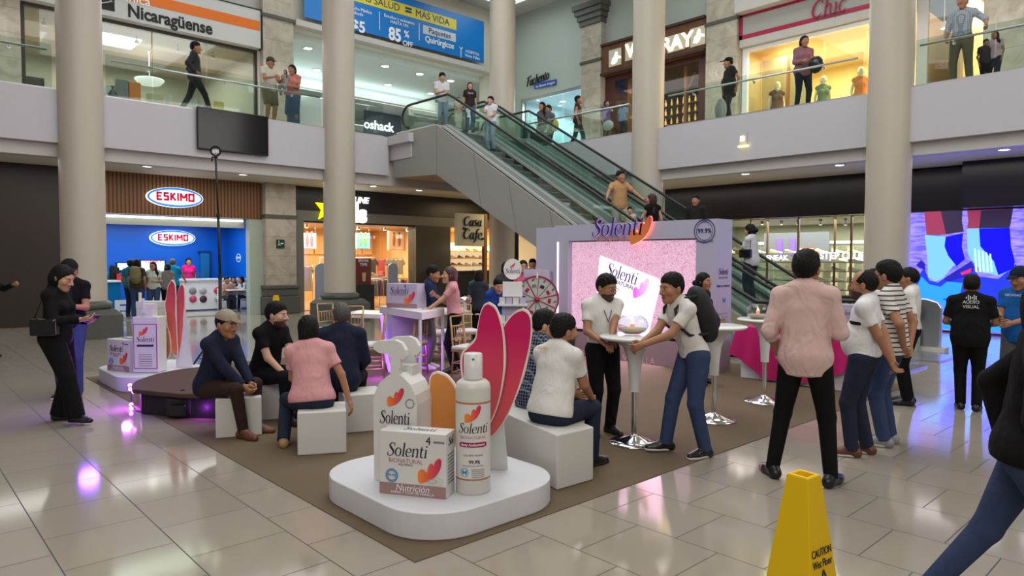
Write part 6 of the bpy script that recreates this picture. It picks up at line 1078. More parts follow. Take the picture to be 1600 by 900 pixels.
def fast_mesh(name, parts, mats):
    nv = 0; Vs = []; Qs = []; Ms = []
    for V, Q, mi in parts: Vs.append(V); Qs.append(Q + nv); Ms.append(np.full(len(Q), mi)); nv += len(V)
    V = np.concatenate(Vs).astype(f32); Q = np.concatenate(Qs).astype(np.int32); M_ = np.concatenate(Ms).astype(np.int32)
    me = bpy.data.meshes.new(name); me.vertices.add(len(V)); me.vertices.foreach_set('co', V.ravel()); me.loops.add(len(Q) * 4); me.loops.foreach_set('vertex_index', Q.ravel()); me.polygons.add(len(Q))
    me.polygons.foreach_set('loop_start', np.arange(0, len(Q) * 4, 4, dtype=np.int32)); 
    for m_ in mats: me.materials.append(m_)
    me.polygons.foreach_set('material_index', M_); me.update(calc_edges=True); me.polygons.foreach_set('use_smooth', np.ones(len(Q), bool)); me.validate(); return me
def rx(d): a = math.radians(d); c, s_ = math.cos(a), math.sin(a); return np.array([[1, 0, 0], [0, c, -s_], [0, s_, c]])
def ry(d): a = math.radians(d); c, s_ = math.cos(a), math.sin(a); return np.array([[c, 0, s_], [0, 1, 0], [-s_, 0, c]])
def rz_(d): a = math.radians(d); c, s_ = math.cos(a), math.sin(a); return np.array([[c, -s_, 0], [s_, c, 0], [0, 0, 1]])
def ik(a, t, l1, l2, pole):
    a, t = np.array(a, float), np.array(t, float); d = t - a; L = np.linalg.norm(d); 
    if L > (l1 + l2) * .995: t = a + d / L * (l1 + l2) * .995; d = t - a; L = np.linalg.norm(d)
    if L < abs(l1 - l2) * 1.05 + .05: L = abs(l1 - l2) * 1.05 + .05
    u = d / (np.linalg.norm(d) + 1e-9); x = (l1 * l1 - l2 * l2 + L * L) / (2 * L); h = math.sqrt(max(0, l1 * l1 - x * x)); p = np.array(pole, float); p = p - (p @ u) * u; p = nrm(p); return a + u * x + p * h, t
def cloth(name, col=(.5, .5, .5), rough=.85, fold=.5, fs=9, stripes=None, plaid=None, emit=0):
    key = 'cloth_' + name
    if key in MATS: return MATS[key]
    M_ = mat(key, col, rough, sheen=0); nt, b = nodes(M_); b.inputs['Specular IOR Level'].default_value = .2; tc = nt.nodes.new('ShaderNodeTexCoord'); n = nt.nodes.new('ShaderNodeTexNoise'); n.inputs['Scale'].default_value = fs; n.inputs['Detail'].default_value = 2.5; n.inputs['Distortion'].default_value = .8
    mp = nt.nodes.new('ShaderNodeMapping'); mp.inputs['Scale'].default_value = (1, 1, .55); nt.links.new(tc.outputs['Object'], mp.inputs[0]); nt.links.new(mp.outputs[0], n.inputs[0]); bp = nt.nodes.new('ShaderNodeBump'); bp.inputs['Strength'].default_value = fold; bp.inputs['Distance'].default_value = .05; nt.links.new(n.outputs[0], bp.inputs['Height']); nt.links.new(bp.outputs[0], b.inputs['Normal'])
    if stripes or plaid:
        s = nt.nodes.new('ShaderNodeSeparateXYZ'); nt.links.new(tc.outputs['Object'], s.inputs[0])
        def band(axis, per, duty):
            m1 = nt.nodes.new('ShaderNodeMath'); m1.operation = 'MULTIPLY'; m1.inputs[1].default_value = 1 / per; nt.links.new(s.outputs[axis], m1.inputs[0]); m2 = nt.nodes.new('ShaderNodeMath'); m2.operation = 'FRACT'; nt.links.new(m1.outputs[0], m2.inputs[0]); m3 = nt.nodes.new('ShaderNodeMath'); m3.operation = 'LESS_THAN'; m3.inputs[1].default_value = duty; nt.links.new(m2.outputs[0], m3.inputs[0]); return m3.outputs[0]
        mx = nt.nodes.new('ShaderNodeMix'); mx.data_type = 'RGBA'; mx.inputs[6].default_value = (*col, 1)
        if stripes: c2, per, duty = stripes; mx.inputs[7].default_value = (*c2, 1); nt.links.new(band('Z', per, duty), mx.inputs[0])
        else:
            c2, per, duty = plaid; mx.inputs[7].default_value = (*c2, 1); a = band('Z', per, duty); ad = nt.nodes.new('ShaderNodeMath'); ad.operation = 'ADD'; ad.use_clamp = True; b1, b2 = band('X', per, duty), band('Y', per, duty); mm = nt.nodes.new('ShaderNodeMath'); mm.operation = 'MAXIMUM'; nt.links.new(b1, mm.inputs[0]); nt.links.new(b2, mm.inputs[1]); hv = nt.nodes.new('ShaderNodeMath'); hv.operation = 'ADD'; nt.links.new(a, hv.inputs[0]); nt.links.new(mm.outputs[0], hv.inputs[1]); h2 = nt.nodes.new('ShaderNodeMath'); h2.operation = 'MULTIPLY'; h2.inputs[1].default_value = .5; nt.links.new(hv.outputs[0], h2.inputs[0]); nt.links.new(h2.outputs[0], mx.inputs[0])
        nt.links.new(mx.outputs[2], b.inputs['Base Color'])
    return M_
def skinm(k): return mat('skin_%d' % k, [(.50, .27, .17), (.36, .17, .09), (.25, .11, .055), (.56, .33, .23)][k], .5)
hairm = mat('hair_black', (.006, .005, .0045), .6, bump=.3, bscale=60); hairb = mat('hair_brown', (.045, .02, .014), .45, bump=.3, bscale=60); hairg = mat('hair_grey', (.075, .07, .065), .7, bump=.3, bscale=80)
for q_ in (hairm, hairb): nodes(q_)[1].inputs['Specular IOR Level'].default_value = .22
CENTER = np.array([0, 0, 0.])
def person(label, pos, face=0, height=1.7, z0=0.0, lean=0, side=0, twist=0, hy=0, hp=0, hr=0, lh=None, rh=None, lp=None, rp=None, lf=None, rf=None, lt=12, rt=12, kp=None, pel=None, sex='m', w=1.0, belly=0, skin=0,
           top=None, sleeve=.62, hem=None, collar=False, bottom=None, bot='pants', shoes=None, sole=None, hair='short', hairc=None, beard=False, glasses=False, capc=None, curl=.5, lhn=None, rhn=None, extras=(), group=None, h=None, heading=None, nohair=False, noface=False, jacket=False, kids=False):
    """pose targets: wrists and ankles in the body's own frame (x right, y forward, z up), metres for a 1.7 m figure"""
    pos = np.array([pos[0], pos[1], z0], float); dist = np.linalg.norm(pos[:2]); s = height / 1.7
    v = nrm([pos[0], pos[1], 0]); rt_ = np.array([v[1], -v[0], 0]); a = math.radians(face); fw = -v * math.cos(a) + rt_ * math.sin(a)
    hd = math.atan2(fw[1], fw[0]) - math.pi / 2 if heading is None else math.radians(heading)
    h = h or min(.022, max(.0085, dist * .00105)) / s; hs = min(.016, max(.0055, dist * .0008)) / s; hh_ = min(.010, max(.0048, dist * .0006)) / s
    P = np.array(pel if pel is not None else (0, 0, .93)); RL = rx(-lean) @ ry(side); up = RL @ UZ; RC = RL @ rz_(twist); fem = sex == 'f'; ws = w
    sw = (.150 if fem else .168) * (1 + .5 * (w - 1)); NB = P + up * .505; CH = P + up * .335; WA = P + up * .15; S_ = {}
    for k, sg in (('l', -1), ('r', 1)): S_[k] = P + up * .442 + RC @ np.array([sg * sw, -.005, 0])
    RH = rz_(hy) @ rx(-hp) @ ry(hr); nd = nrm(up * .5 + RH @ np.array([0, .12, .5])); HC = NB + nd * .125 + RH @ np.array([0, .015, .0]); HSC = 1.0 if kids else 1.11; HC = HC + RH @ np.array([0, 0, .008]); H_ = lambda x, y, z: HC + RH @ np.array([x, y, z]) * HSC
    def hsc(L):
        for p in L:
            if p['t'] == 'c': p['ra'] *= HSC; p['rb'] *= HSC
            else: p['r'] = np.array(p['r'], float) * HSC
        return L
    wr = {}; el = {}; T = {'l': lh, 'r': rh}; PO = {'l': lp, 'r': rp}
    for k, sg in (('l', -1), ('r', 1)):
        tg = T[k] if T[k] is not None else tuple(S_[k] + np.array([sg * .05, .04, -.50])); po = PO[k] if PO[k] is not None else (sg * .5, -1, -.25); el[k], wr[k] = ik(S_[k], tg, .275, .25, po)
    AN = {'l': np.array(lf if lf is not None else (-.10, 0, .085), float), 'r': np.array(rf if rf is not None else (.10, .0, .085), float)}; KN = {}; HP = {}
    for k, sg in (('l', -1), ('r', 1)):
        HP[k] = P + np.array([sg * .088, 0, -.03]); KN[k], AN[k] = ik(HP[k], AN[k], .42, .41, kp if kp is not None else (sg * .12, 1, 0))
    # ---- skin
    B = []; tw = .150 * ws if not fem else .135 * ws
    torso = [ell(CH + RC @ np.array([0, 0, .0]), (tw, .098 * (.6 + .4 * ws), .175), RC, .04), ell(WA, (tw * (.90 if not fem else .84), .090 * ws, .17), RL, .05), ell(P + np.array([0, -.01, .0]), ((.155 if not fem else .165) * (.55 + .45 * ws), .105 * (.5 + .5 * ws), .125), None, .05),
             cap(S_['l'], S_['r'], .045, .045, 1, None, .04), ell(NB - up * .035 + RC @ np.array([0, -.02, 0]), (.085, .05, .06), RC, .04)] + [cap(NB + up * .0 + RC @ np.array([sg * .03, -.02, 0]), S_[k] + up * .005, .045, .036, 1, None, .04) for k, sg in (('l', -1), ('r', 1))]
    if fem: torso += [ell(CH + RC @ np.array([sg * .065, .075, -.02]), (.062, .055, .06), RC, .03) for sg in (-1, 1)]
    if belly: torso.append(ell(WA + RL @ np.array([0, .05 * belly, -.02]), (tw * .86, .10 + .03 * belly, .16), RL, .05))
    arms = {k: [cap(S_[k], el[k], .046 * (.8 + .2 * ws) * (.88 if fem else 1), .040 * (.9 if fem else 1), 1, None, .03)] for k in 'lr'}; fore = {k: [cap(el[k], wr[k], .040 * (.9 if fem else 1), .026, 1, None, .015)] for k in 'lr'}
    legs = {k: [cap(HP[k] + np.array([0, 0, .0]), KN[k], .085 * (.75 + .25 * ws) * (1.06 if fem else 1), .056, 1, None, .03), cap(KN[k], AN[k], .055, .037, 1, None, .02), ell(KN[k] * .72 + AN[k] * .28, (.05, .058, .11) if bottom is None or bot in ('shorts', 'skirt') else (.03, .03, .03), None, .03)] for k in 'lr'}
    if bottom is not None and bot not in ('shorts', 'skirt'):
        for k in 'lr': legs[k][0]['rb'] = .040; legs[k][1]['ra'] = .040; legs[k][1]['rb'] = .030
    neck = [cap(NB - nd * .04, HC - RH @ np.array([0, .02, .05]), .054 if not fem else .046, .050 if not fem else .043, 1, None, .02)]
    B = torso + arms['l'] + arms['r'] + fore['l'] + fore['r'] + legs['l'] + legs['r'] + neck
    # feet as part of the skin, inside the shoes
    ft = {}
    for k, sg in (('l', -1), ('r', 1)):
        a = math.radians((lt if k == 'l' else rt) * sg); fd = np.array([math.sin(a), math.cos(a), 0]); fz = AN[k][2] - .085; ft[k] = (fd, fz); heel = AN[k] + fd * -.035 + UZ * (-.045); toe = AN[k] + fd * .145 + UZ * (-.055); B.append(cap(heel, toe, .03, .024, 1, None, .02))
    bparts = [grow(B, h) + (0,)]
    # head
    hd_ = [ell(H_(0, -.008, .022), (.076, .097, .098), RH, .02), ell(H_(0, .022, -.045), (.060, .070, .078), RH, .03), ell(H_(0, .070, -.098), (.028, .022, .022), RH, .03), cap(H_(-.032, .078, .024), H_(.032, .078, .024), .012, .012, 1, None, .02),
           cap(H_(0, .090, .012), H_(0, .112, -.028), .008, .0135, 1, None, .010), ell(H_(.016, .096, -.034), (.010, .010, .008), RH, .008), ell(H_(-.016, .096, -.034), (.010, .010, .008), RH, .008),
           ell(H_(.045, .06, -.022), (.024, .022, .024), RH, .025), ell(H_(-.045, .06, -.022), (.024, .022, .024), RH, .025), ell(H_(.078, -.008, -.012), (.010, .020, .032), RH @ ry(8), .006), ell(H_(-.078, -.008, -.012), (.010, .020, .032), RH @ ry(-8), .006),
           ell(H_(.031, .098, .004), (.016, .012, .010), RH, .010, sub=True), ell(H_(-.031, .098, .004), (.016, .012, .010), RH, .010, sub=True)]
    hsc(hd_)
    bparts.append(grow(hd_ + [cap(HC - RH @ np.array([0, .02, .04]), NB - nd * .01, .049 if not fem else .042, .052 if not fem else .045, 1, None, .02)], hs) + (0,))
    lips = [cap(H_(-.020, .090, -.060), H_(.020, .090, -.060), .0055, .0055, 1, None, .004), cap(H_(-.012, .094, -.067), H_(.012, .094, -.067), .0065, .0065, 1, None, .004)]
    if dist < 14: bparts.append(grow(lips, .004 / s) + (1,))
    # hands
    for k, sg in (('l', -1), ('r', 1)):
        d = nrm(wr[k] - el[k]); nn = (lhn if k == 'l' else rhn); nn = np.array(nn if nn is not None else (-sg, .15, 0), float); nn = nn - (nn @ d) * d; nn = nrm(nn); sd = np.cross(d, nn) * 1.0; th = sd if sd @ np.array([-sg * .3, 1, .4]) > 0 else -sd; w0 = wr[k]
        HF = [cap(w0 - d * .02, w0 + d * .03, .025, .027, .8, nn, .01), cap(w0 + d * .035 - th * .018, w0 + d * .078 - th * .022, .017, .015, .9, nn, .01), cap(w0 + d * .035 + th * .014, w0 + d * .080 + th * .020, .019, .016, .9, nn, .012), cap(w0 + d * .03, w0 + d * .08, .02, .018, .85, nn, .01)]
        for j, (off, ln) in enumerate(((-.031, .058), (-.011, .072), (.010, .078), (.030, .070))):
            b0 = w0 + d * (.082 + (.004 if j in (1, 2) else 0)) + th * off; c = curl * 1.15; d1 = nrm(d * math.cos(c) + nn * math.sin(c)); d2 = nrm(d * math.cos(c * 2.1) + nn * math.sin(c * 2.1)); b1 = b0 + d1 * ln * .48; b2 = b1 + d2 * ln * .52; HF += [cap(b0, b1, .0092, .0085, 1, None, .003), cap(b1, b2, .0085, .0070, 1, None, .003)]
        t0 = w0 + d * .022 + th * .028 + nn * .006; t1 = t0 + nrm(d * .75 + th * .62 + nn * .25) * .036; t2 = t1 + nrm(d * .95 + th * .12 + nn * .35) * .032; HF += [cap(t0, t1, .013, .0105, 1, None, .008), cap(t1, t2, .0105, .0085, 1, None, .003)]
        bparts.append(grow(HF, hh_) + (0,))
    lipm = mat('lips_%d' % skin, [(.38, .13, .10), (.24, .08, .05), (.17, .06, .04), (.45, .16, .13)][skin], .45)
    me = fast_mesh('person', bparts, [skinm(skin), lipm]); body = bpy.data.objects.new('person', me); COL.objects.link(body); body.location = pos; body.rotation_euler = (0, 0, hd); body.scale = (s, s, s); tag(body, label, 'person' if not kids else 'child', group)
    def child(name, parts, m_, lab=None):
        o = bpy.data.objects.new(name, fast_mesh(name, parts, m_ if isinstance(m_, list) else [m_])); COL.objects.link(o); o.parent = body
        if lab: o['label'] = lab
        return o
    def child_mb(name, mb, m_): return mb.build(name, m_, body)
    INF = max(.013, h * .75); legI = INF
    # ---- trousers
    if bottom is not None:
        Lg = []; 
        top_cut = (P + up * (.085), up)
        Lg.append(dict(infl(torso[2], INF), cut=[top_cut])); Lg.append(dict(infl(torso[1], INF - .004), cut=[top_cut]))
        if bot in ('pants', 'wide', 'slim', 'shorts'):
            for k in 'lr':
                q0, q1 = legs[k][0], legs[k][1]; e_ = {'pants': .012, 'wide': .03, 'slim': .002, 'shorts': .022}[bot]
                if bot == 'shorts': dk = nrm(KN[k] - HP[k]); Lg.append(dict(infl(q0, INF + e_), rb=.075 + INF, cut=(HP[k] + dk * .36, dk)))
                else:
                    ds = nrm(AN[k] - KN[k]); rb = {'pants': .052, 'wide': .085, 'slim': .042}[bot]; mid = {'pants': .062, 'wide': .078, 'slim': .056}[bot]
                    A_ = dict(infl(q0, INF + e_ * .6)); A_['rb'] = mid + INF * .6; Lg.append(A_); Lg.append(cap(KN[k], AN[k] + ds * .03, mid + INF * .6, rb + INF * .5, 1, None, .02, cut=(AN[k] + ds * .025, ds)))
        elif bot == 'skirt':
            kn = (AN['l'] + AN['r']) / 2; Lg.append(cap(P + UZ * -.02, kn + UZ * .12, .15 + INF, .17, .8, (0, 1, 0), .04, cut=(kn + UZ * .08, (0, 0, -1))))
            for k in 'lr': Lg.append(cap(HP[k], KN[k], .09 + INF, .09, 1, None, .03))
        child({'pants': 'trousers', 'wide': 'trousers', 'slim': 'trousers', 'shorts': 'shorts', 'skirt': 'skirt'}[bot], [grow(Lg, h) + (0,)], bottom)
        if hem is None or hem > .03:
            child('belt', [grow([dict(infl(torso[1], INF + .003), cut=[(P + up * .095, up), (P + up * .06, -up)]), dict(infl(torso[2], INF + .003), cut=[(P + up * .095, up), (P + up * .06, -up)])], h) + (0,)], mat('belt_leather', (.02, .014, .01), .4)) if dist < 9 and hem is not None else None
    # ---- shirt
    if top is not None:
        hemv = -.06 if hem is None else hem; cut = (P + up * hemv, -up); T_ = [dict(infl(p, INF + .006), cut=[cut]) for p in torso]
        T_[3] = dict(infl(torso[3], INF + .004))
        if hemv < .0: T_.append(dict(infl(torso[2], INF + .016 + (.012 if jacket else 0)), cut=[cut])); T_.append(dict(infl(torso[1], INF + .010), cut=[cut])); T_.append(cap(P + up * .1, P + up * (hemv - .08), tw * .88 + INF, tw * .92 + INF * 1.6, .72 * (.7 + .3 * ws), RC @ np.array([0, 1, 0]), .04, cut=[cut]))
        for k in 'lr':
            du = nrm(el[k] - S_[k]); 
            if sleeve <= 1: T_.append(dict(infl(arms[k][0], INF * .8), rb=.052 + INF * .6, cut=(S_[k] + du * .275 * sleeve, du)))
            else:
                T_.append(infl(arms[k][0], INF + .004 + (.006 if jacket else 0))); df = nrm(wr[k] - el[k]); T_.append(dict(infl(fore[k][0], INF + .003 + (.005 if jacket else 0)), cut=(el[k] + df * .25 * (sleeve - 1), df)))
        T_.append(cap(NB - up * .05, NB + nd * .005, .075, .060, 1, None, .03, cut=(NB + nd * .010, nd)))
        if not collar: T_.append(ell(NB + RC @ np.array([0, .045, .01]), (.045, .04, .035), RC, .01, sub=True))
        nm = 'jacket' if jacket else ('shirt' if sleeve > 1 or collar else 'tee'); so = child(nm, [grow(T_, h) + (0,)], top)
        if collar and dist < 16: cc = mat('inner_collar', (.6, .6, .6)) if jacket else top; child('collar', [grow([cap(NB - nd * .0, NB + nd * .05, .064, .058, 1, None, .01, cut=[(NB + nd * .042 + RH @ np.array([0, -.0, 0]), nrm(nd * 1 + RC @ np.array([0, .55, 0]))), (NB - nd * .01, -nd)])], min(h, .009)) + (0,)], top)
        if sleeve <= 1 and dist < 9 and collar:
            for k in 'lr': du = nrm(el[k] - S_[k]); c = S_[k] + du * .275 * sleeve; pass
    # ---- shoes
    if shoes is not None:
        for k in 'lr':
            fd, fz = ft[k]; a = AN[k]; g = a[2] - .083; up_ = UZ
            heel = a + fd * -.04 + UZ * -.045; ball = a + fd * .10 + UZ * -.055; toe = a + fd * .165 + UZ * -.058; Sh = [cap(heel, ball, .044, .044, .85, np.cross(fd, UZ), .02), cap(ball, toe, .043, .034, 1, None, .02), cap(a + UZ * .0, heel, .046, .044, 1, None, .02), cap(a + UZ * -.01 + fd * .02, ball + UZ * .0, .042, .036, 1, None, .02)]
            g0 = a[2] - .081
            gc = [((0, 0, g0), (0, 0, -1)), (a + UZ * .018, (0, 0, 1))]; parts = [grow(Sh, min(h, .012), gc) + (0,)]; o = child('shoe', parts, shoes)
            if sole is not None: so_ = grow([infl(p, .005) for p in Sh[:2]], min(h, .012), [((0, 0, g0 - .004), (0, 0, -1)), ((0, 0, g0 + .022), (0, 0, 1))]); q = bpy.data.objects.new('sole', fast_mesh('sole', [so_ + (0,)], [sole])); COL.objects.link(q); q.parent = o
    # ---- hair
    hc_ = hairc or hairm; fr, bk_ = np.array([.080, .052]), np.array([-.085, -.085]); nvec = RH @ nrm(np.array([0, (.052 + .085), -(.080 + .085)])); pc = H_(0, .080, .052); scalp = infl(ell(H_(0, -.010, .026), (.078, .099, .099), RH, .02), .004); scalp = hsc([scalp])[0]; pc = H_(0, .080, .060)
    Hs = []
    if not nohair:
        if hair == 'short': Hs = [dict(scalp, cut=[(pc, nvec)]), dict(ell(H_(0, -.010, .074), (.084, .100, .069), RH, .02), cut=[(pc, nvec), (H_(0, .078, 0), RH @ UY)])]
        elif hair == 'buzz': Hs = [dict(infl(scalp, -.001), cut=[(pc, nvec)])]
        elif hair == 'balding': Hs = [dict(infl(scalp, -.003), cut=[(pc, nvec), (H_(0, .03, .06), RH @ nrm((0, 1, .7)))])]
        elif hair == 'thick': Hs = [dict(infl(scalp, .004), cut=[(H_(0, .078, .056), nvec)]), dict(ell(H_(0, .0, .078), (.082, .098, .060), RH, .02), cut=[(H_(0, .078, .058), nvec)])]
        else:
            n2 = RH @ nrm(np.array([0, .9, -.35])); Hs = [dict(infl(scalp, .004), cut=[(H_(0, .070, .055), nvec * .6 + n2 * .4)]), dict(ell(H_(0, -.03, -.02), (.098, .094, .105), RH, .02), cut=[(H_(0, .02, 0), RH @ nrm((0, 1, .05)))])]
            if hair == 'long': Hs += [cap(H_(0, -.045, -.03), HC + np.array([0, -.085, -.30]) + RC @ np.array([0, -.02, 0]), .085, .055, .7, RC @ np.array([0, 1, 0]), .03)]
            if hair == 'side': Hs += [cap(H_(-.03, -.045, -.05), NB + RC @ np.array([-.12, .06, -.08]), .055, .045, 1, None, .03), cap(NB + RC @ np.array([-.12, .06, -.08]), NB + RC @ np.array([-.13, .09, -.22]), .045, .02, 1, None, .03)]
            if hair == 'pony': Hs += [ell(H_(0, -.115, -.01), (.03, .03, .03), RH, .02), cap(H_(0, -.12, -.02), HC + np.array([0, -.13, -.24]), .034, .014, 1, None, .02)]
            if hair == 'bun': Hs += [ell(H_(0, -.095, .085), (.045, .045, .042), RH, .012)]
            if hair == 'lowbun': Hs += [ell(H_(0, -.125, -.02), (.05, .045, .045), RH, .012)]
        if capc is not None and hair == 'short': Hs = [dict(infl(scalp, -.002), cut=[(pc, nvec), (H_(0, 0, .055), RH @ UZ)])]
        HV, HQ = grow(Hs, hs)
        if len(HV): q_ = HV * 95; HV = HV + .0022 * np.stack([np.sin(q_[:, 1] * 2.1 + 3 * np.sin(q_[:, 2])), np.sin(q_[:, 0] * 2.3 + 2 * np.sin(q_[:, 1])), np.sin(q_[:, 0] * 1.9 + q_[:, 1])], 1)
        child('hair', [(HV, HQ, 0)], hc_)
    if beard and dist < 15: child('beard', [grow([dict(infl(hd_[1], .004), cut=[(H_(0, 0, -.058), RH @ nrm((0, -.15, 1))), (H_(0, .0, 0), RH @ nrm((0, -1, 0)))]), dict(infl(hd_[2], .004)), cap(H_(-.024, .090, -.052), H_(.024, .090, -.052), .005, .005, 1, None, .004), ell(H_(0, .088, -.064), (.02, .02, .008), RH, .004, sub=True)], hs) + (0,)], mat('stubble', (.055, .028, .018), .7))
    if capc is not None:
        cm = capc if isinstance(capc, list) else [capc, capc]; C_ = [dict(infl(scalp, .010), cut=[(H_(0, 0, .048), RH @ nrm((0, -.12, -1)))])]; co = child('cap', [grow(C_, hs) + (0,), grow([cap(H_(0, .085, .055), H_(0, .155, .045), .058, .05, .14, RH @ nrm((0, .15, 1)), .01)], min(hs, .007)) + (1,)], cm)
    if dist < 15 and not noface:
        mb = MB(); Re = RH
        for sg in (-1, 1): mb.cur = 0; mb.ell(H_(sg * .031, .080, .004), (.0125, .011, .0075), 10, Re); mb.cur = 1; mb.ell(H_(sg * .031, .0865, .004), (.0055, .006, .006), 8, Re); mb.cur = 2; mb.tube([H_(sg * .016, .0915, .024), H_(sg * .030, .093, .028), H_(sg * .046, .083, .023)], [.0028, .0035, .002], 6)
        child_mb('eyes', mb, [mat('eye_white', (.6, .57, .52), .3), mat('iris', (.03, .014, .008), .2), hairm])
    if glasses:
        mb = MB()
        for sg in (-1, 1):
            c = H_(sg * .033, .104, .002); ring(mb, .024, .021, c, RH @ UX, RH @ UZ * .8, RH @ UY * .003, 16); mb.tube([H_(sg * .056, .10, .006), H_(sg * .085, .0, .006)], .0018, 5)
        mb.tube([H_(-.01, .106, .006), H_(.01, .106, .006)], .002, 5); child_mb('glasses', mb, blackg)
    ctx = dict(P=P, up=up, RC=RC, NB=NB, CH=CH, WA=WA, H=H_, RH=RH, wr=wr, el=el, body=body, S=S_, tw=tw, INF=INF, mb=child_mb, child=child, AN=AN, KN=KN, h=h, nd=nd)
    M4 = Matrix.Translation(Vector(pos)) @ Matrix.Rotation(hd, 4, 'Z') @ Matrix.Scale(s, 4); ctx['M'] = M4; ctx['W'] = lambda p: np.array(M4 @ Vector(p)); ctx['grow'] = grow
    for e in extras: e(ctx)
    return ctx
# ---- things carried: they stay objects of their own
def held(ctx, name, mb, m_, label, cat):
    o = mb.build(name, m_); o.data.transform(ctx['M']); return tag(o, label, cat)
def phone(k='r', label='smartphone held in the hand', col=None):
    def f(c):
        w = c['wr'][k]; d = nrm(c['wr'][k] - c['el'][k]); mb = MB(); u = nrm(np.cross(d, UZ)); p = w + d * .11 + UZ * .02; mb.obox(p, u, nrm(d + UZ * .8), nrm(np.cross(u, d + UZ * .8)), .036, .075, .004); held(c, 'smartphone', mb, col or blackg, label, 'phone')
    return f
def backpack(label, m_=None, s=1.0, off=.0):
    def f(c):
        RC, CH = c['RC'], c['CH']; g = lambda x, y, z: CH + RC @ np.array([x, y, z]); y0 = -.13 - c['INF'] - off
        V, Q = grow([ell(g(0, y0 - .06 * s, -.02), (.15 * s, .10 * s, .22 * s), RC, .03), cap(g(0, y0 - .06, .12 * s), g(0, y0 - .05, -.16 * s), .13 * s, .14 * s, .65, RC @ UY, .04), ell(g(0, y0 - .13 * s, -.10), (.11 * s, .06 * s, .10 * s), RC, .03)], max(.009, c['h']))
        me = fast_mesh('backpack', [(V, Q, 0)], [m_ or mat('backpack_black', (.012, .012, .014), .7, bump=.2, bscale=30)]); me.transform(c['M']); o = bpy.data.objects.new('backpack', me); COL.objects.link(o); tag(o, label, 'backpack')
        for sg in (-1, 1):
            mb = MB(); mb.tube([g(sg * .09, y0 - .02, .17), g(sg * .10, -.04, .20), g(sg * .11, .09, .14), g(sg * .13, .125, .0), g(sg * .145, .05, -.12), g(sg * .12, y0, -.18)], .014, 8); q = mb.build('strap', m_ or MATS['backpack_black'], None); q.data.transform(c['M']); q.parent = o
    return f
def sidebag(label, m_=None, sg=1, z=-.30, strap=True, size=(.13, .05, .09), y=.0):
    def f(c):
        P, RC = c['P'], c['RC']; q = P + np.array([sg * (c['tw'] + .08), y, .08 + z + .26]); mb = MB(); mb.obox(q, UY, UX, UZ, size[0], size[1], size[2]); o = held(c, 'handbag', mb, m_ or blackg, label, 'bag'); bevel(o, .02, 3)
        if strap: mb = MB(); mb.tube([q + np.array([0, .10, size[2]]), c['S']['r' if sg > 0 else 'l'] + np.array([-sg * .04, .05, .07]), c['S']['r' if sg > 0 else 'l'] + np.array([-sg * .04, -.05, .07]), q + np.array([0, -.10, size[2]])], .007, 6); s_ = mb.build('strap', m_ or blackg); s_.data.transform(c['M']); s_.parent = o
    return f
def back_text(txts, z=.12, size=.05, m_=None, front=False, x=0):
    def f(c):
        RC = c['RC']; sg = 1 if front else -1
        for j, (s_, sc_) in enumerate(txts):
            o = c['CH'] + RC @ np.array([x, sg * (.118 + c['INF']), z - j * size * 1.05]); t = text(s_, size * sc_, o, RC @ UX * (-1 if front else 1), RC @ UZ, m_ or wtx, None, .001); t.parent = c['body']
    return f
def lanyard(c):
    RC, NB, CH = c['RC'], c['NB'], c['CH']; g = lambda x, y, z: CH + RC @ np.array([x, y, z]); mb = MB(); mb.tube([NB + RC @ np.array([-.055, .0, .02]), g(-.04, .115, .05), g(0, .128, -.06), g(.04, .115, .05), NB + RC @ np.array([.055, 0, .02])], .006, 6); c['mb']('lanyard', mb, flat('lanyard_blue', (.02, .03, .2)))
# ---- the crowd
blk = cloth('black', (.006, .0055, .006)); blkp = cloth('black_trousers', (.005, .005, .0055)); wpolo = cloth('white_polo', (.66, .64, .60)); pinkp = cloth('pink_polo', (.62, .30, .32)); jean = cloth('blue_jeans', (.035, .055, .12)); jeand = cloth('dark_jeans', (.018, .024, .045)); navy = cloth('navy', (.012, .016, .035)); khaki = cloth('khaki', (.16, .13, .08)); brn = cloth('brown_trousers', (.035, .018, .014))
bsh = mat('black_shoe', (.012, .011, .012), .3); brs = mat('brown_shoe', (.12, .04, .02), .45); whs = mat('white_sole', (.65, .63, .58), .5); grs = mat('grey_shoe', (.25, .25, .26), .5); tans = mat('tan_sandal', (.35, .22, .10), .6)
def FZ(px, py, z=0): return ZP(px, py, z)[:2]
def HT(pos, px, py, z0=0):
    r = ray(px, py); return H_CAM + r[2] * math.hypot(*pos[:2]) / math.hypot(r[0], r[1]) - z0
SEAT = (0, -.02, .50)
def seat(z): return (0, 0, z + .095)
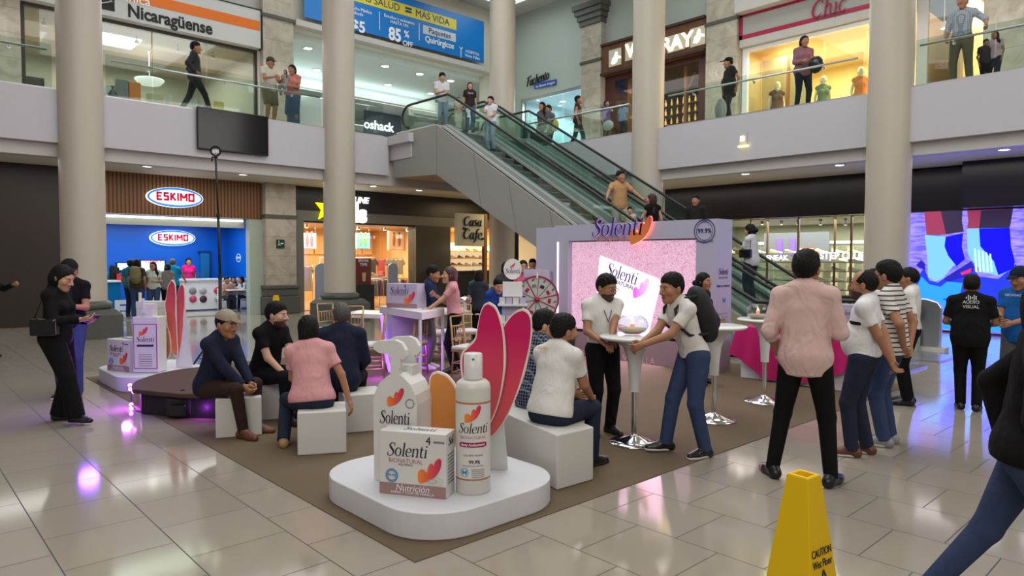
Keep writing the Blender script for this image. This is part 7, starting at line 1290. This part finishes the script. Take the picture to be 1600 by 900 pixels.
# --- left pair
def atd(px, py, d):
    r = ray(px, py); return (r * (d / (r @ FWD)))[:2]
nearpos = atd(1622, 450, 3.0)
p = FZ(104, 660); person('person in a black suit with long dark hair and shoulder bag, looking at a phone', p, 62, 1.67, pel=(0, -.08, .93), hy=-6, hp=20, sex='f', top=blk, sleeve=1.95, hem=-.10, bottom=blkp, bot='wide', hair='long', lean=2, rh=(.10, .22, 1.12), lh=(-.02, .22, 1.10), lf=(-.10, -.12, .085), rf=(.12, .16, .085), shoes=bsh, rhn=(-.3, .2, 1), lhn=(.3, .2, 1), jacket=True, extras=(phone('l', 'white smartphone held by the long haired person in black'), sidebag('small black shoulder bag of the long haired person in black', None, 1, -.22)))
p = FZ(112, 620); person('person in black polo and dark cap at the left, jeans lit violet', p, -20, 1.72, hy=25, hp=15, top=blk, collar=True, hem=-.10, bottom=jean, hair='short', capc=cloth('cap_black', (.01, .01, .012)), rh=(.12, .28, 1.12), lh=(-.10, .30, 1.14), shoes=bsh, sole=whs, skin=1, lf=(-.09, .05, .085), extras=(phone('l', 'white phone in the hands of the capped person at the left'),))
p = ZP(-22, 560); person('partly seen person at the far left edge of the view with a raised hand', p[:2], 70, 1.66, hair='short', top=blk, sleeve=1.9, bottom=blkp, shoes=bsh, lh=(-.1, .42, 1.30), curl=.9, skin=1)
# --- seated group of four
p = FZ(362, 690); person('seated person in navy sweatshirt and brown and white trucker cap', (2.46, 7.04), 48, 1.70, pel=seat(.39), lean=16, hy=-5, hp=8, top=navy, sleeve=1.95, hem=-.08, bottom=brn, bot='slim', hair='short', capc=[cloth('cap_cream', (.30, .25, .19)), cloth('cap_brim', (.20, .15, .11))], lh=(-.05, .44, .50), rh=(.06, .44, .50), lf=(-.14, .42, .085), rf=(.10, .46, .085), shoes=brs, skin=1, curl=.8)
person('seated person in black polo with dark hair and short beard, second from left', (3.12, 7.32), 45, 1.72, pel=seat(.41), lean=14, hy=18, hp=4, top=blk, collar=True, hem=-.08, bottom=blkp, hair='thick', beard=True, lh=(-.10, .42, .52), rh=(.12, .40, .52), lf=(-.12, .40, .085), rf=(.14, .46, .085), shoes=bsh, skin=3, curl=.8)
person('seated person in pink polo seen from behind with a low dark ponytail', (2.93, 5.83), 172, 1.66, pel=seat(.39), lean=12, side=-4, twist=0, hy=25, hp=6, sex='f', w=1.22, top=pinkp, collar=True, hem=-.02, bottom=jeand, hair='side', lh=(-.12, .38, .55), rh=(.34, .02, .44), rp=(1, -.3, 0), lf=(-.28, .10, .085), rf=(-.06, .02, .085), kp=(-.5, 1, 0), shoes=tans, skin=1, curl=.4)
person('seated person in navy jacket with cropped grey hair seen from behind', (3.50, 6.36), 168, 1.72, pel=seat(.42), lean=14, hy=20, hp=4, w=1.15, top=navy, sleeve=1.95, hem=-.12, bottom=blkp, hair='buzz', hairc=hairg, lh=(-.15, .35, .60), rh=(.16, .36, .58), lf=(-.05, .35, .085), rf=(.12, .30, .085), shoes=grs, sole=whs, skin=1, jacket=True)
# --- seated pair on the right bench
person('seated person in dark checked shirt half hidden behind the petals', atd(834, 500, 6.15), 140, 1.70, pel=seat(.43), lean=10, hy=-45, hp=6, top=cloth('checked', (.012, .018, .04), plaid=((.30, .33, .4), .028, .22)), sleeve=1.9, hem=-.10, bottom=cloth('grey_trousers', (.05, .045, .04)), hair='short', skin=0, lh=(-.1, .4, .56), rh=(.1, .42, .56), lf=(-.12, .42, .085), rf=(.12, .42, .085), shoes=bsh)
person('seated person in white polo and jeans with keys on the belt, seen from behind', (3.99, 3.83), 145, 1.72, pel=seat(.43), lean=13, hy=-25, hp=4, twist=-8, w=1.12, top=wpolo, collar=True, hem=-.02, bottom=jeand, hair='short', beard=True, lh=(-.06, .40, .60), rh=(.14, .40, .57), lf=(-.14, .38, .085), rf=(.14, .40, .085), shoes=bsh, sole=bsh, skin=1, extras=(back_text([('SOLENTI', 1)], .14, .03, flat('logo_orange', (.6, .3, .1)), False, -.05),))
# --- standing at the cocktail tables
p = FZ(940, 678); person('standing person in white polo with glasses and blue lanyard behind the cocktail table', p, 28, 1.60, hy=22, hp=12, top=wpolo, collar=True, hem=.06, bottom=blkp, hair='thick', beard=True, glasses=True, lh=(.08, .33, 1.02), rh=(.16, .30, 1.02), lhn=(0, 0, -1), rhn=(0, 0, -1), curl=.2, shoes=bsh, skin=1, w=1.08, extras=(lanyard,))
p = FZ(1066, 710); person('standing person in white polo and jeans with a big black backpack', p, -62, 1.66, lean=20, hy=10, hp=6, top=wpolo, collar=True, hem=.0, bottom=jean, hair='short', lh=(-.10, .44, 1.04), rh=(.04, .42, 1.02), lp=(-.6, -.6, -1), rp=(.3, -.6, -1), lf=(-.14, -.15, .085), rf=(.10, .12, .085), pel=(0, -.10, .93), shoes=bsh, sole=whs, skin=1, extras=(backpack('big black backpack worn by the person leaning on the cocktail table'),))
p = FZ(1094, 600); person('waiter with tied hair in white shirt and black vest behind the candle table', p, 62, 1.56, hy=0, top=cloth('waiter_black', (.015, .014, .015)), sleeve=.25, hem=-.02, bottom=blkp, hair='lowbun', sex='f', shoes=bsh, skin=1, lh=(-.05, .3, 1.0), rh=(.1, .3, 1.0))
# --- right side
p = FZ(1254, 752); person('tall person in pink long sleeved shirt seen from behind', p, 172, 1.82, hy=-8, side=-1.5, top=cloth('pink_shirt', (.62, .43, .40), fold=.7), collar=True, sleeve=1.30, hem=-.13, bottom=blkp, bot='slim', hair='thick', shoes=bsh, extras=(lambda c: c['mb']('wristwatch', (lambda m_: (ring(m_, .034, .028, c['wr']['l'], nrm(np.cross(c['wr']['l'] - c['el']['l'], UX)), nrm(np.cross(c['wr']['l'] - c['el']['l'], UY)), nrm(c['wr']['l'] - c['el']['l']) * .02), m_)[1])(MB()), whs),), lf=(-.21, .0, .085), rf=(.19, -.02, .085), lt=35, rt=15, lh=(-.20, .10, .92), rh=(.14, .24, 1.06), lp=(-.45, -1, 0), rp=(.5, -1, -.1), skin=1, w=1.0)
p = FZ(1345, 712); person('heavy set person in white polo with black stripe, hands clasped behind the back', p, -100, 1.66, hy=-2, lean=-2, w=1.22, belly=1, top=cloth('white_polo_b', (.70, .70, .70)), collar=True, hem=.0, bottom=jeand, hair='balding', beard=True, glasses=True, lh=(-.06, -.24, .88), rh=(.04, -.25, .86), lp=(-1, -.4, 0), rp=(1, -.4, 0), lhn=(0, -1, 0), rhn=(0, 1, 0), shoes=brs, sole=whs, skin=1, lf=(-.10, .06, .085), rf=(.1, -.03, .085), extras=(lambda c: c['child']('chest_stripe', [grow([dict(infl(ell(c['CH'] + c['RC'] @ np.array([0, 0, 0]), (c['tw'], .098 * 1.09, .175), c['RC'], .04), c['INF'] + .012), cut=[(c['CH'] + c['up'] * -.02, c['up']), (c['CH'] - c['up'] * .055, -c['up']), (c['CH'], -UY)])], .012) + (0,)], blk),))
p = FZ(1385, 695); person('person in black and white striped tee standing behind the one in white polo', p, -105, 1.74, hy=-8, w=1.18, belly=.5, top=cloth('striped', (.62, .60, .56), stripes=((.03, .03, .035), .042, .28)), hem=-.06, bottom=jean, hair='thick', glasses=True, shoes=grs, sole=whs, skin=1, lh=(-.12, -.15, .95), rh=(.12, -.14, .92), lp=(-1, -.6, 0), rp=(1, -.6, 0))
p = FZ(1418, 632); person('person in white shirt and black trousers with cropped hair, third in the row', p, -95, 1.66, hy=0, top=cloth('white_shirt', (.70, .68, .64)), sleeve=.9, hem=.02, collar=True, bottom=blkp, hair='buzz', shoes=bsh, skin=1)
p = FZ(1403, 622); person('person in white shirt and black tie hidden behind the cropped haired one', (p[0] + .42, p[1] + .45), -70, 1.62, hy=0, hair='short', top=MATS['cloth_white_shirt'], sleeve=.9, bottom=blkp, shoes=bsh, skin=0)
p = FZ(1512, 640); person('person in black polo with audio visual lettering on the back', p, 180, 1.58, hp=10, w=1.30, top=blk, collar=True, sleeve=.75, hem=-.12, bottom=blkp, hair='short', shoes=bsh, skin=2, lh=(-.17, .24, 1.05), rh=(.17, .24, 1.05), lp=(-.6, -.9, -.6), rp=(.6, -.9, -.6), lf=(-.08, 0, .085), rf=(.09, -.04, .085), extras=(back_text([('AUDIO', 1), ('VISUAL', 1)], .10, .055, wtx), lambda c: c['mb']('logo_print', (lambda mb: [mb.obox(c['CH'] + c['RC'] @ np.array([-.05 + .02 * k, -.117 - c['INF'], .155]), UX, UY, UZ, .005, .001, .012 + .012 * ((k * 2) % 3)) for k in range(6)] and mb)(MB()), wtx)))
p = FZ(1590, 640); person('person in blue and grey striped tee and dark cap at the right edge', p, -25, 1.68, hy=-5, hp=14, top=cloth('blue_tee', (.01, .10, .35), fold=.3), hem=-.12, bottom=cloth('grey_shorts', (.1, .1, .11)), capc=cloth('cap_navy', (.01, .015, .03)), shoes=grs, skin=1, w=1.12, lh=(-.05, .30, 1.05), rh=(.08, .30, 1.08), extras=(back_text([('NICARAGUA', 1)], .10, .04, wtx, True, .0),))
person('walking person with long black hair and blue jeans cut off by the right edge', nearpos, 92, 1.68, hair='long', sex='f', top=blk, sleeve=1.95, hem=-.04, bottom=jean, bot='slim', lf=(-.1, -.40, .13), rf=(.1, .30, .085), lean=4, lh=(-.18, -.10, .95), lp=(-.6, -1, .2), rh=(.2, .2, .95), shoes=bsh, jacket=True)
# --- couple at the violet counter
p = FZ(683, 576); person('person in navy suit jacket embracing the one in the pink polo', (p[0] - .14, p[1] + .09), 78, 1.64, hy=-4, hp=10, lean=7, top=cloth('navy_suit', (.014, .022, .07), fold=.3), sleeve=1.95, hem=-.14, bottom=cloth('grey_suit', (.16, .15, .17)), hair='short', skin=1, shoes=whs, jacket=True, rh=(.10, .38, 1.22), lh=(-.12, .36, 1.15), lt=0)
p = FZ(706, 583); person('person in pink polo and black trousers with long auburn hair, kissing the suited person', (p[0] + .03, p[1] - .03), -84, 1.62, hy=4, hp=-6, lean=6, sex='f', top=pinkp, hem=.02, collar=True, bottom=blkp, bot='slim', hair='long', hairc=mat('hair_auburn', (.06, .018, .02), .4, bump=.3, bscale=60), skin=0, shoes=bsh, lh=(-.16, .46, 1.02), rh=(.10, .30, 1.25), lf=(-.08, .02, .10), rf=(.09, -.08, .10))
# --- cafe area
def atd(px, py, d):
    r = ray(px, py); return (r * (d / (r @ FWD)))[:2]
for (px, d, top_, hr_, sx, face, col, lab, kw) in (
    (748, 13.0, 423, 'bun', 'f', 170, cloth('dark_slate', (.02, .025, .035)), 'person with a hair bun in dark slate top behind the couple', {}),
    (738 + 8, 16.0, 428, 'short', 'm', 170, cloth('green_tee', (.01, .12, .07)), 'person in green tee beside the cafe timber post', {}),
    (770, 11.0, 428, 'short', 'f', 20, cloth('royal_blue', (.015, .05, .25)), 'person in royal blue top bending over the cafe table', dict(lean=25, hp=20, lh=(-.1, .4, 1.0), rh=(.12, .4, 1.0))),
    (790, 14.5, 410, 'side', 'f', 20, cloth('floral_dark', (.05, .04, .05)), 'person in dark patterned top behind the round logo topper', {}),
    (817, 14.5, 407, 'side', 'f', 10, cloth('coral_pink', (.60, .10, .20)), 'person with long dark hair in coral pink top behind the prize wheel', {}),
    (832, 17.0, 405, 'short', 'm', 0, cloth('cafe_dark', (.03, .02, .02)), 'person whose head shows beside the small cafe plaque', {})):
    q = atd(px, 440, d); hh = HT(q, px, top_); person(lab, q, face, max(1.45, min(hh, 1.8)), top=col, bottom=blkp, hair=hr_, sex=sx, shoes=bsh, skin=0, sleeve=.7, **kw)
# --- ice cream shop customers
for (px, y, top_, face, kw, lab) in (
    (204, 22.2, 407, 150, dict(top=cloth('teal_tee', (.01, .12, .12)), bottom=jeand, hair='short'), 'person in dark teal tee at the left of the ice cream queue'),
    (214, 21.7, 406, 170, dict(top=cloth('leopard', (.10, .07, .04), plaid=((.02, .015, .01), .03, .5)), bottom=jean, hair='long', sex='f', extras=(backpack('olive backpack worn in the ice cream queue', mat('olive_bag', (.16, .14, .05), .7), .95),)), 'person in leopard print top in the ice cream queue'),
    (240, 21.6, 410, -15, dict(top=cloth('pale_mint', (.45, .5, .45)), bottom=jean, hair='side', sex='f', glasses=True, lh=(-.1, .25, 1.1)), 'person in pale top with glasses facing out of the ice cream queue'),
    (262, 21.8, 413, 165, dict(top=cloth('grey_print', (.18, .16, .15)), sleeve=.3, bottom=blkp, bot='wide', hair='lowbun', sex='f'), 'person in grey sleeveless top and black trousers in the ice cream queue'),
    (270, 22.6, 405, 170, dict(top=cloth('sky_blue', (.0, .22, .38)), bottom=jeand, hair='buzz', hairc=hairg, rh=(.3, .35, 1.0)), 'person in sky blue tee leaning on the white ice cream counter'),
    (295, 24.6, 404, 10, dict(top=cloth('hot_pink', (.7, .01, .16)), bottom=blkp, hair='bun', sex='f'), 'worker in hot pink tee behind the ice cream counter'),
    (176, 24.4, 416, 10, dict(top=cloth('teal_tee'), bottom=blkp, hair='short'), 'worker half hidden behind the round column in the ice cream shop')):
    q = YP(px, 440, y); hh = HT(q, px, top_); person(lab, q[:2], face, max(1.4, min(1.85, hh)), z0=.02 if y > 21.25 else 0, shoes=bsh, skin=1, **kw)
for (px, y, top_, face, kw, lab) in ((352, 22.6, 433, 30, dict(top=cloth('peach_kid', (.5, .33, .25))), 'child in peach top seated by the small white table'), (364, 22.9, 426, 10, dict(top=cloth('grey_kid', (.4, .38, .38)), sex='f', hair='side'), 'person in pale grey seated at the small white table licking an ice cream'), (381, 22.4, 430, -60, dict(top=cloth('white_kid', (.5, .5, .52)), sex='f', hair='side'), 'person in white seated at the right end of the ice cream shop')):
    q = YP(px, 450, y); person(lab, q[:2], face, 1.45, z0=.02, pel=seat(.45), lean=8, lf=(-.1, .42, .085), rf=(.1, .42, .085), lh=(-.08, .3, .85), rh=(.08, .3, .95), bottom=jeand, shoes=grs, skin=1, **kw)
    t = thing('cafe_chair', 'white chair carrying the ' + lab.split(' seated')[0] + ' in the ice cream shop', 'chair', (q[0], q[1], .02)); sc_ = .4
    bevel(MB().box(q[0] - .2, q[0] + .2, q[1] - .2, q[1] + .2, .40, .43).build('seat', whiteg, t), .01); MB().box(q[0] - .18, q[0] + .18, q[1] + .2, q[1] + .23, .43, .75).build('backrest', whiteg, t)
    for a in (-1, 1):
        for b_ in (-1, 1): MB().tube([(q[0] + a * .17, q[1] + b_ * .17, .02), (q[0] + a * .17, q[1] + b_ * .17, .4)], .012, 6).build('leg', whiteg, t)
q = YP(370, 452, 22.2); t = thing('small_table', 'small white square table in the ice cream shop', 'table', (q[0], 22.2, .02)); MB().box(q[0] - .3, q[0] + .3, 21.95, 22.45, .70, .73).build('tabletop', whiteg, t); MB().tube([(q[0], 22.2, .02), (q[0], 22.2, .7)], .03, 8).build('leg', steel, t)
# --- escalator riders (they stand on the steps)
def rider(px, foot_z, x, **k): pass
def on_esc(px, xl, dz=0):
    """a spot on the lane at x = xl under picture column px, and the height of the step there"""
    r = ray(px, 300); y = r[1] * xl / r[0]; z = min(max(zr(y) - 1.0, .03), 5.29); n = round((z - .2) / .2) * .2 + .2; y_ = 12.91 + (n + .98 - 5.0) / .585 + .2 if .1 < z < 5.2 else y
    return (xl, y if z >= 5.2 or z < .2 else y), (n if .1 < z < 5.2 else z)
for (px, xl, top_, face, kw, lab) in (
    (690, 12.0, 114, 18, dict(top=cloth('white_tee', (.60, .60, .63)), bottom=cloth('light_jeans', (.20, .28, .36)), hair='short', lh=(-.08, .28, 1.1), rh=(.08, .30, 1.1), hp=18), 'person in white tee looking at a phone at the top of the escalator'),
    (734, 12.15, 129, 10, dict(top=cloth('black_print', (.03, .02, .02)), bottom=cloth('mid_jeans', (.06, .12, .22)), hair='bun', sex='f', extras=(back_text([('TOUR', 1)], .04, .07, wtx, True),)), 'person in black printed tee riding the escalator'),
    (767, 12.2, 151, -35, dict(top=cloth('white_jersey', (.62, .62, .64)), bottom=cloth('light_jeans'), hair='thick', rh=(.0, .42, 1.15), lh=(-.1, .3, 1.0), skin=0), 'boy in white football jersey holding the escalator handrail'),
    (716, 11.9, 157, 5, dict(top=cloth('kid_peach', (.55, .42, .33)), bottom=cloth('kid_skirt', (.45, .5, .42)), bot='skirt', hair='side', sex='f', lh=(-.08, .25, 1.1), rh=(.08, .25, 1.1), kids=True), 'small child in pale dress at the escalator top'),
    (968, 12.15, 267, 20, dict(top=cloth('tan_polo', (.42, .24, .11)), collar=True, bottom=cloth('cream_trousers', (.45, .42, .36)), hair='thick', w=1.05, lh=(-.45, .30, 1.05), rh=(.42, .35, 1.05), skin=1, hy=20, twist=0), 'person in tan polo spreading both arms onto the escalator handrails'),
    (984, 11.95, 323, 10, dict(top=cloth('kid_peach'), bottom=jean, hair='short', kids=True), 'child on the escalator below the person in tan polo'),
    (1020, 12.2, 303, -150, dict(top=blk, sleeve=.15, bottom=jean, hair='long', hairc=hairb, sex='f', hy=40, lh=(-.1, .3, 1.2), skin=0), 'person in black tank top with long hair on the escalator'),
    (1088, 13.85, 305, -20, dict(top=cloth('black_red', (.02, .015, .015)), sleeve=1.9, bottom=blkp, hair='short', skin=1, jacket=True), 'person in black jacket over red on the farther escalator'),
    (1176, 13.85, 350, -120, dict(top=cloth('white_tee'), sleeve=.8, hem=-.1, bottom=jeand, hair='lowbun', sex='f', w=1.15, lh=(-.05, .35, 1.15), rh=(.1, .3, 1.1), hp=10, skin=0, extras=(sidebag('small dark crossbody bag on the person in white on the escalator', None, -1, -.2),)), 'person in white tee and jeans with crossbody bag at the escalator foot')):
    pos, zf = on_esc(px, xl); hh = HT(pos, px, top_, zf); hh = max(.95, min(1.82, hh)); person(lab, pos, face, hh, z0=zf, shoes=kw.pop('shoes', bsh), **kw)
# --- upper gallery left
for (px, y, top_, face, kw, lab) in (
    (305, 17.95, 62, 88, dict(top=cloth('charcoal_hoodie', (.03, .03, .033)), sleeve=1.9, bottom=cloth('charcoal', (.02, .02, .022)), bot='slim', hair='short', lf=(-.1, -.34, .10), rf=(.1, .34, .085), jacket=True, skin=1, rh=(.2, .05, .98), lh=(-.2, .05, .98)), 'walking person in charcoal hoodie on the gallery above the television'),
    (421, 17.95, 88, 40, dict(top=cloth('cream_tee', (.55, .50, .42)), bottom=cloth('olive_shorts', (.17, .14, .09)), bot='shorts', hair='short', capc=cloth('cap_olive', (.05, .05, .035)), w=1.15, shoes=whs, skin=1, lh=(-.1, .35, 1.15), rh=(.15, .35, 1.15), hp=12), 'person in cream tee, olive shorts and dark cap on the left gallery'),
    (458, 18.0, 102, -25, dict(top=cloth('coral_print', (.55, .20, .17)), bottom=cloth('denim_skirt', (.08, .12, .20)), bot='skirt', hair='lowbun', sex='f', skin=1, lh=(-.08, .3, 1.1), rh=(.1, .3, 1.05), hp=8), 'person in coral print top and long denim skirt holding a toddler')):
    q = YP(px, 150, y); hh = HT(q, px, top_, 5.2); person(lab, q[:2], face, max(1.4, min(1.85, hh)), z0=5.2, **kw)
q = YP(446, 120, 17.85); person('toddler in printed clothes carried on the arm by the person in coral', q[:2], -30, .85, z0=5.93, pel=(0, 0, .93), top=cloth('toddler_print', (.30, .28, .27)), bottom=cloth('toddler_print'), hair='side', skin=1, lf=(-.12, .25, .35), rf=(.12, .25, .35), kids=True)
# --- upper gallery right
for (px, x, top_, face, kw, lab) in (
    (848, 17.0, 157, -40, dict(top=cloth('grey_check', (.10, .09, .10)), bottom=cloth('charcoal'), hair='side', sex='f'), 'long haired person in dark top talking outside the accessories shop'),
    (858, 17.5, 155, -50, dict(top=cloth('slate_shirt', (.10, .13, .16)), bottom=cloth('charcoal'), hair='short', beard=True), 'bearded person in slate shirt outside the accessories shop'),
    (903, 16.5, 150, 85, dict(top=cloth('maroon_vest', (.07, .03, .035)), sleeve=.15, bottom=cloth('charcoal'), hair='short', lf=(-.1, -.25, .09), rf=(.1, .25, .085), hp=-10), 'walking person in maroon sleeveless top under the green capital pilaster'),
    (947, 16.2, 157, 40, dict(top=cloth('violet_tee', (.12, .10, .22)), bottom=khaki, hair='side', sex='f', w=1.2), 'person in violet tee with a round white bag beside the wooden sign shop'),
    (974, 16.2, 160, 150, dict(top=cloth('powder_blue', (.22, .33, .50)), bottom=cloth('charcoal'), hair='pony', sex='f', w=1.1), 'person in powder blue tee seen from behind beside the round column'),
    (1139, 16.3, 90, -70, dict(top=cloth('black_tee', (.02, .02, .02)), hem=-.2, bottom=cloth('charcoal2', (.035, .035, .038)), hair='short', capc=blk, w=1.35, belly=1, lh=(-.25, -.1, .9), rh=(.25, -.1, .9), hy=-20), 'heavy set person in black tee and black flat cap on the right gallery'),
    (1254, 16.1, 57, 25, dict(top=cloth('mauve_blouse', (.28, .13, .16)), sleeve=1.9, hem=-.12, bottom=cloth('dark_leggings', (.018, .022, .04)), bot='slim', hair='pony', sex='f', w=1.2, lh=(-.1, .22, 1.12), rh=(.12, .26, 1.08), lf=(-.12, 0, .085), rf=(.14, 0, .085)), 'person in mauve blouse leaning by the boutique railing'),
    (1500, 16.15, -6, -12, dict(top=cloth('checked_shirt', (.42, .46, .50), plaid=((.10, .13, .2), .035, .2)), collar=True, sleeve=1.35, hem=.02, bottom=khaki, hair='short', lh=(-.42, .22, 1.02), rh=(.22, .15, .92), lf=(-.15, 0, .085), rf=(.12, 0, .085), lp=(-.5, -1, .3)), 'person in checked shirt and khaki trousers leaning on the upper right railing'),
    (1552, 16.6, 48, -20, dict(top=cloth('pale_pink_tee', (.55, .38, .42)), bottom=cloth('dark_leggings'), hair='side', sex='f', kids=True), 'child in pale pink tee at the upper right railing'),
    (1537, 16.5, 62, 30, dict(top=cloth('grey_dark', (.05, .035, .045)), bottom=blkp, hair='short', kids=True), 'child in dark clothes crouching at the upper right railing')):
    q = XP(px, 150, x); hh = HT(q, px, top_, 5.2); person(lab, q[:2], face, max(.9, min(1.9, hh)), z0=5.2, shoes=bsh, skin=kw.pop('skin', 1), **kw)
def gbag(px, py, x, r, m_, lab):
    q = XP(px, py, x); o = MB().ell(q, r, 16).build('bag', m_); tag(o, lab, 'bag')
gbag(950, 196, 15.95, (.08, .2, .15), flat('white_bag', (.6, .58, .55)), 'round white bag held beside the person in violet'); gbag(1275, 101, 15.98, (.10, .17, .2), flat('black_helmet', (.02, .022, .025), .2), 'black round helmet held by the person in mauve'); gbag(1126, 172, 16.0, (.12, .16, .3), flat('grey_bag', (.30, .30, .30), .4), 'grey plastic bag carried by the person in the flat cap'); gbag(868, 196, 16.8, (.10, .12, .2), flat('yellow_bag', (.4, .36, .03)), 'yellow and dark shopping bag beside the bearded person')
# --- mannequins in the boutique
for (px, top_, col, sk, lab) in ((1214, 128, cloth('manq_bra', (.12, .06, .05)), 0, 'pale headed mannequin in a dark top at the left of the boutique window'), (1286, 119, cloth('manq_teal', (.18, .25, .15)), 0, 'mannequin in a green top in the middle of the boutique window'), (1344, 105, cloth('manq_orange', (.65, .22, .07)), 0, 'mannequin in an orange top at the right of the boutique window')):
    q = XP(px, 150, X1 + .75); hh = HT(q, px, top_, 5.22); c = person(lab, q[:2], 15, max(1.5, min(1.95, hh)), z0=5.225, nohair=True, noface=True, top=col, sleeve=.1, bottom=cloth('manq_white', (.7, .65, .5)), sex='f', w=.9); c['body'].data.materials[0] = mat('mannequin_ivory', (.70, .60, .42), .4); c['body'].data.materials[1] = MATS['mannequin_ivory']; c['body'].name = 'mannequin'; c['body']['category'] = 'mannequin'
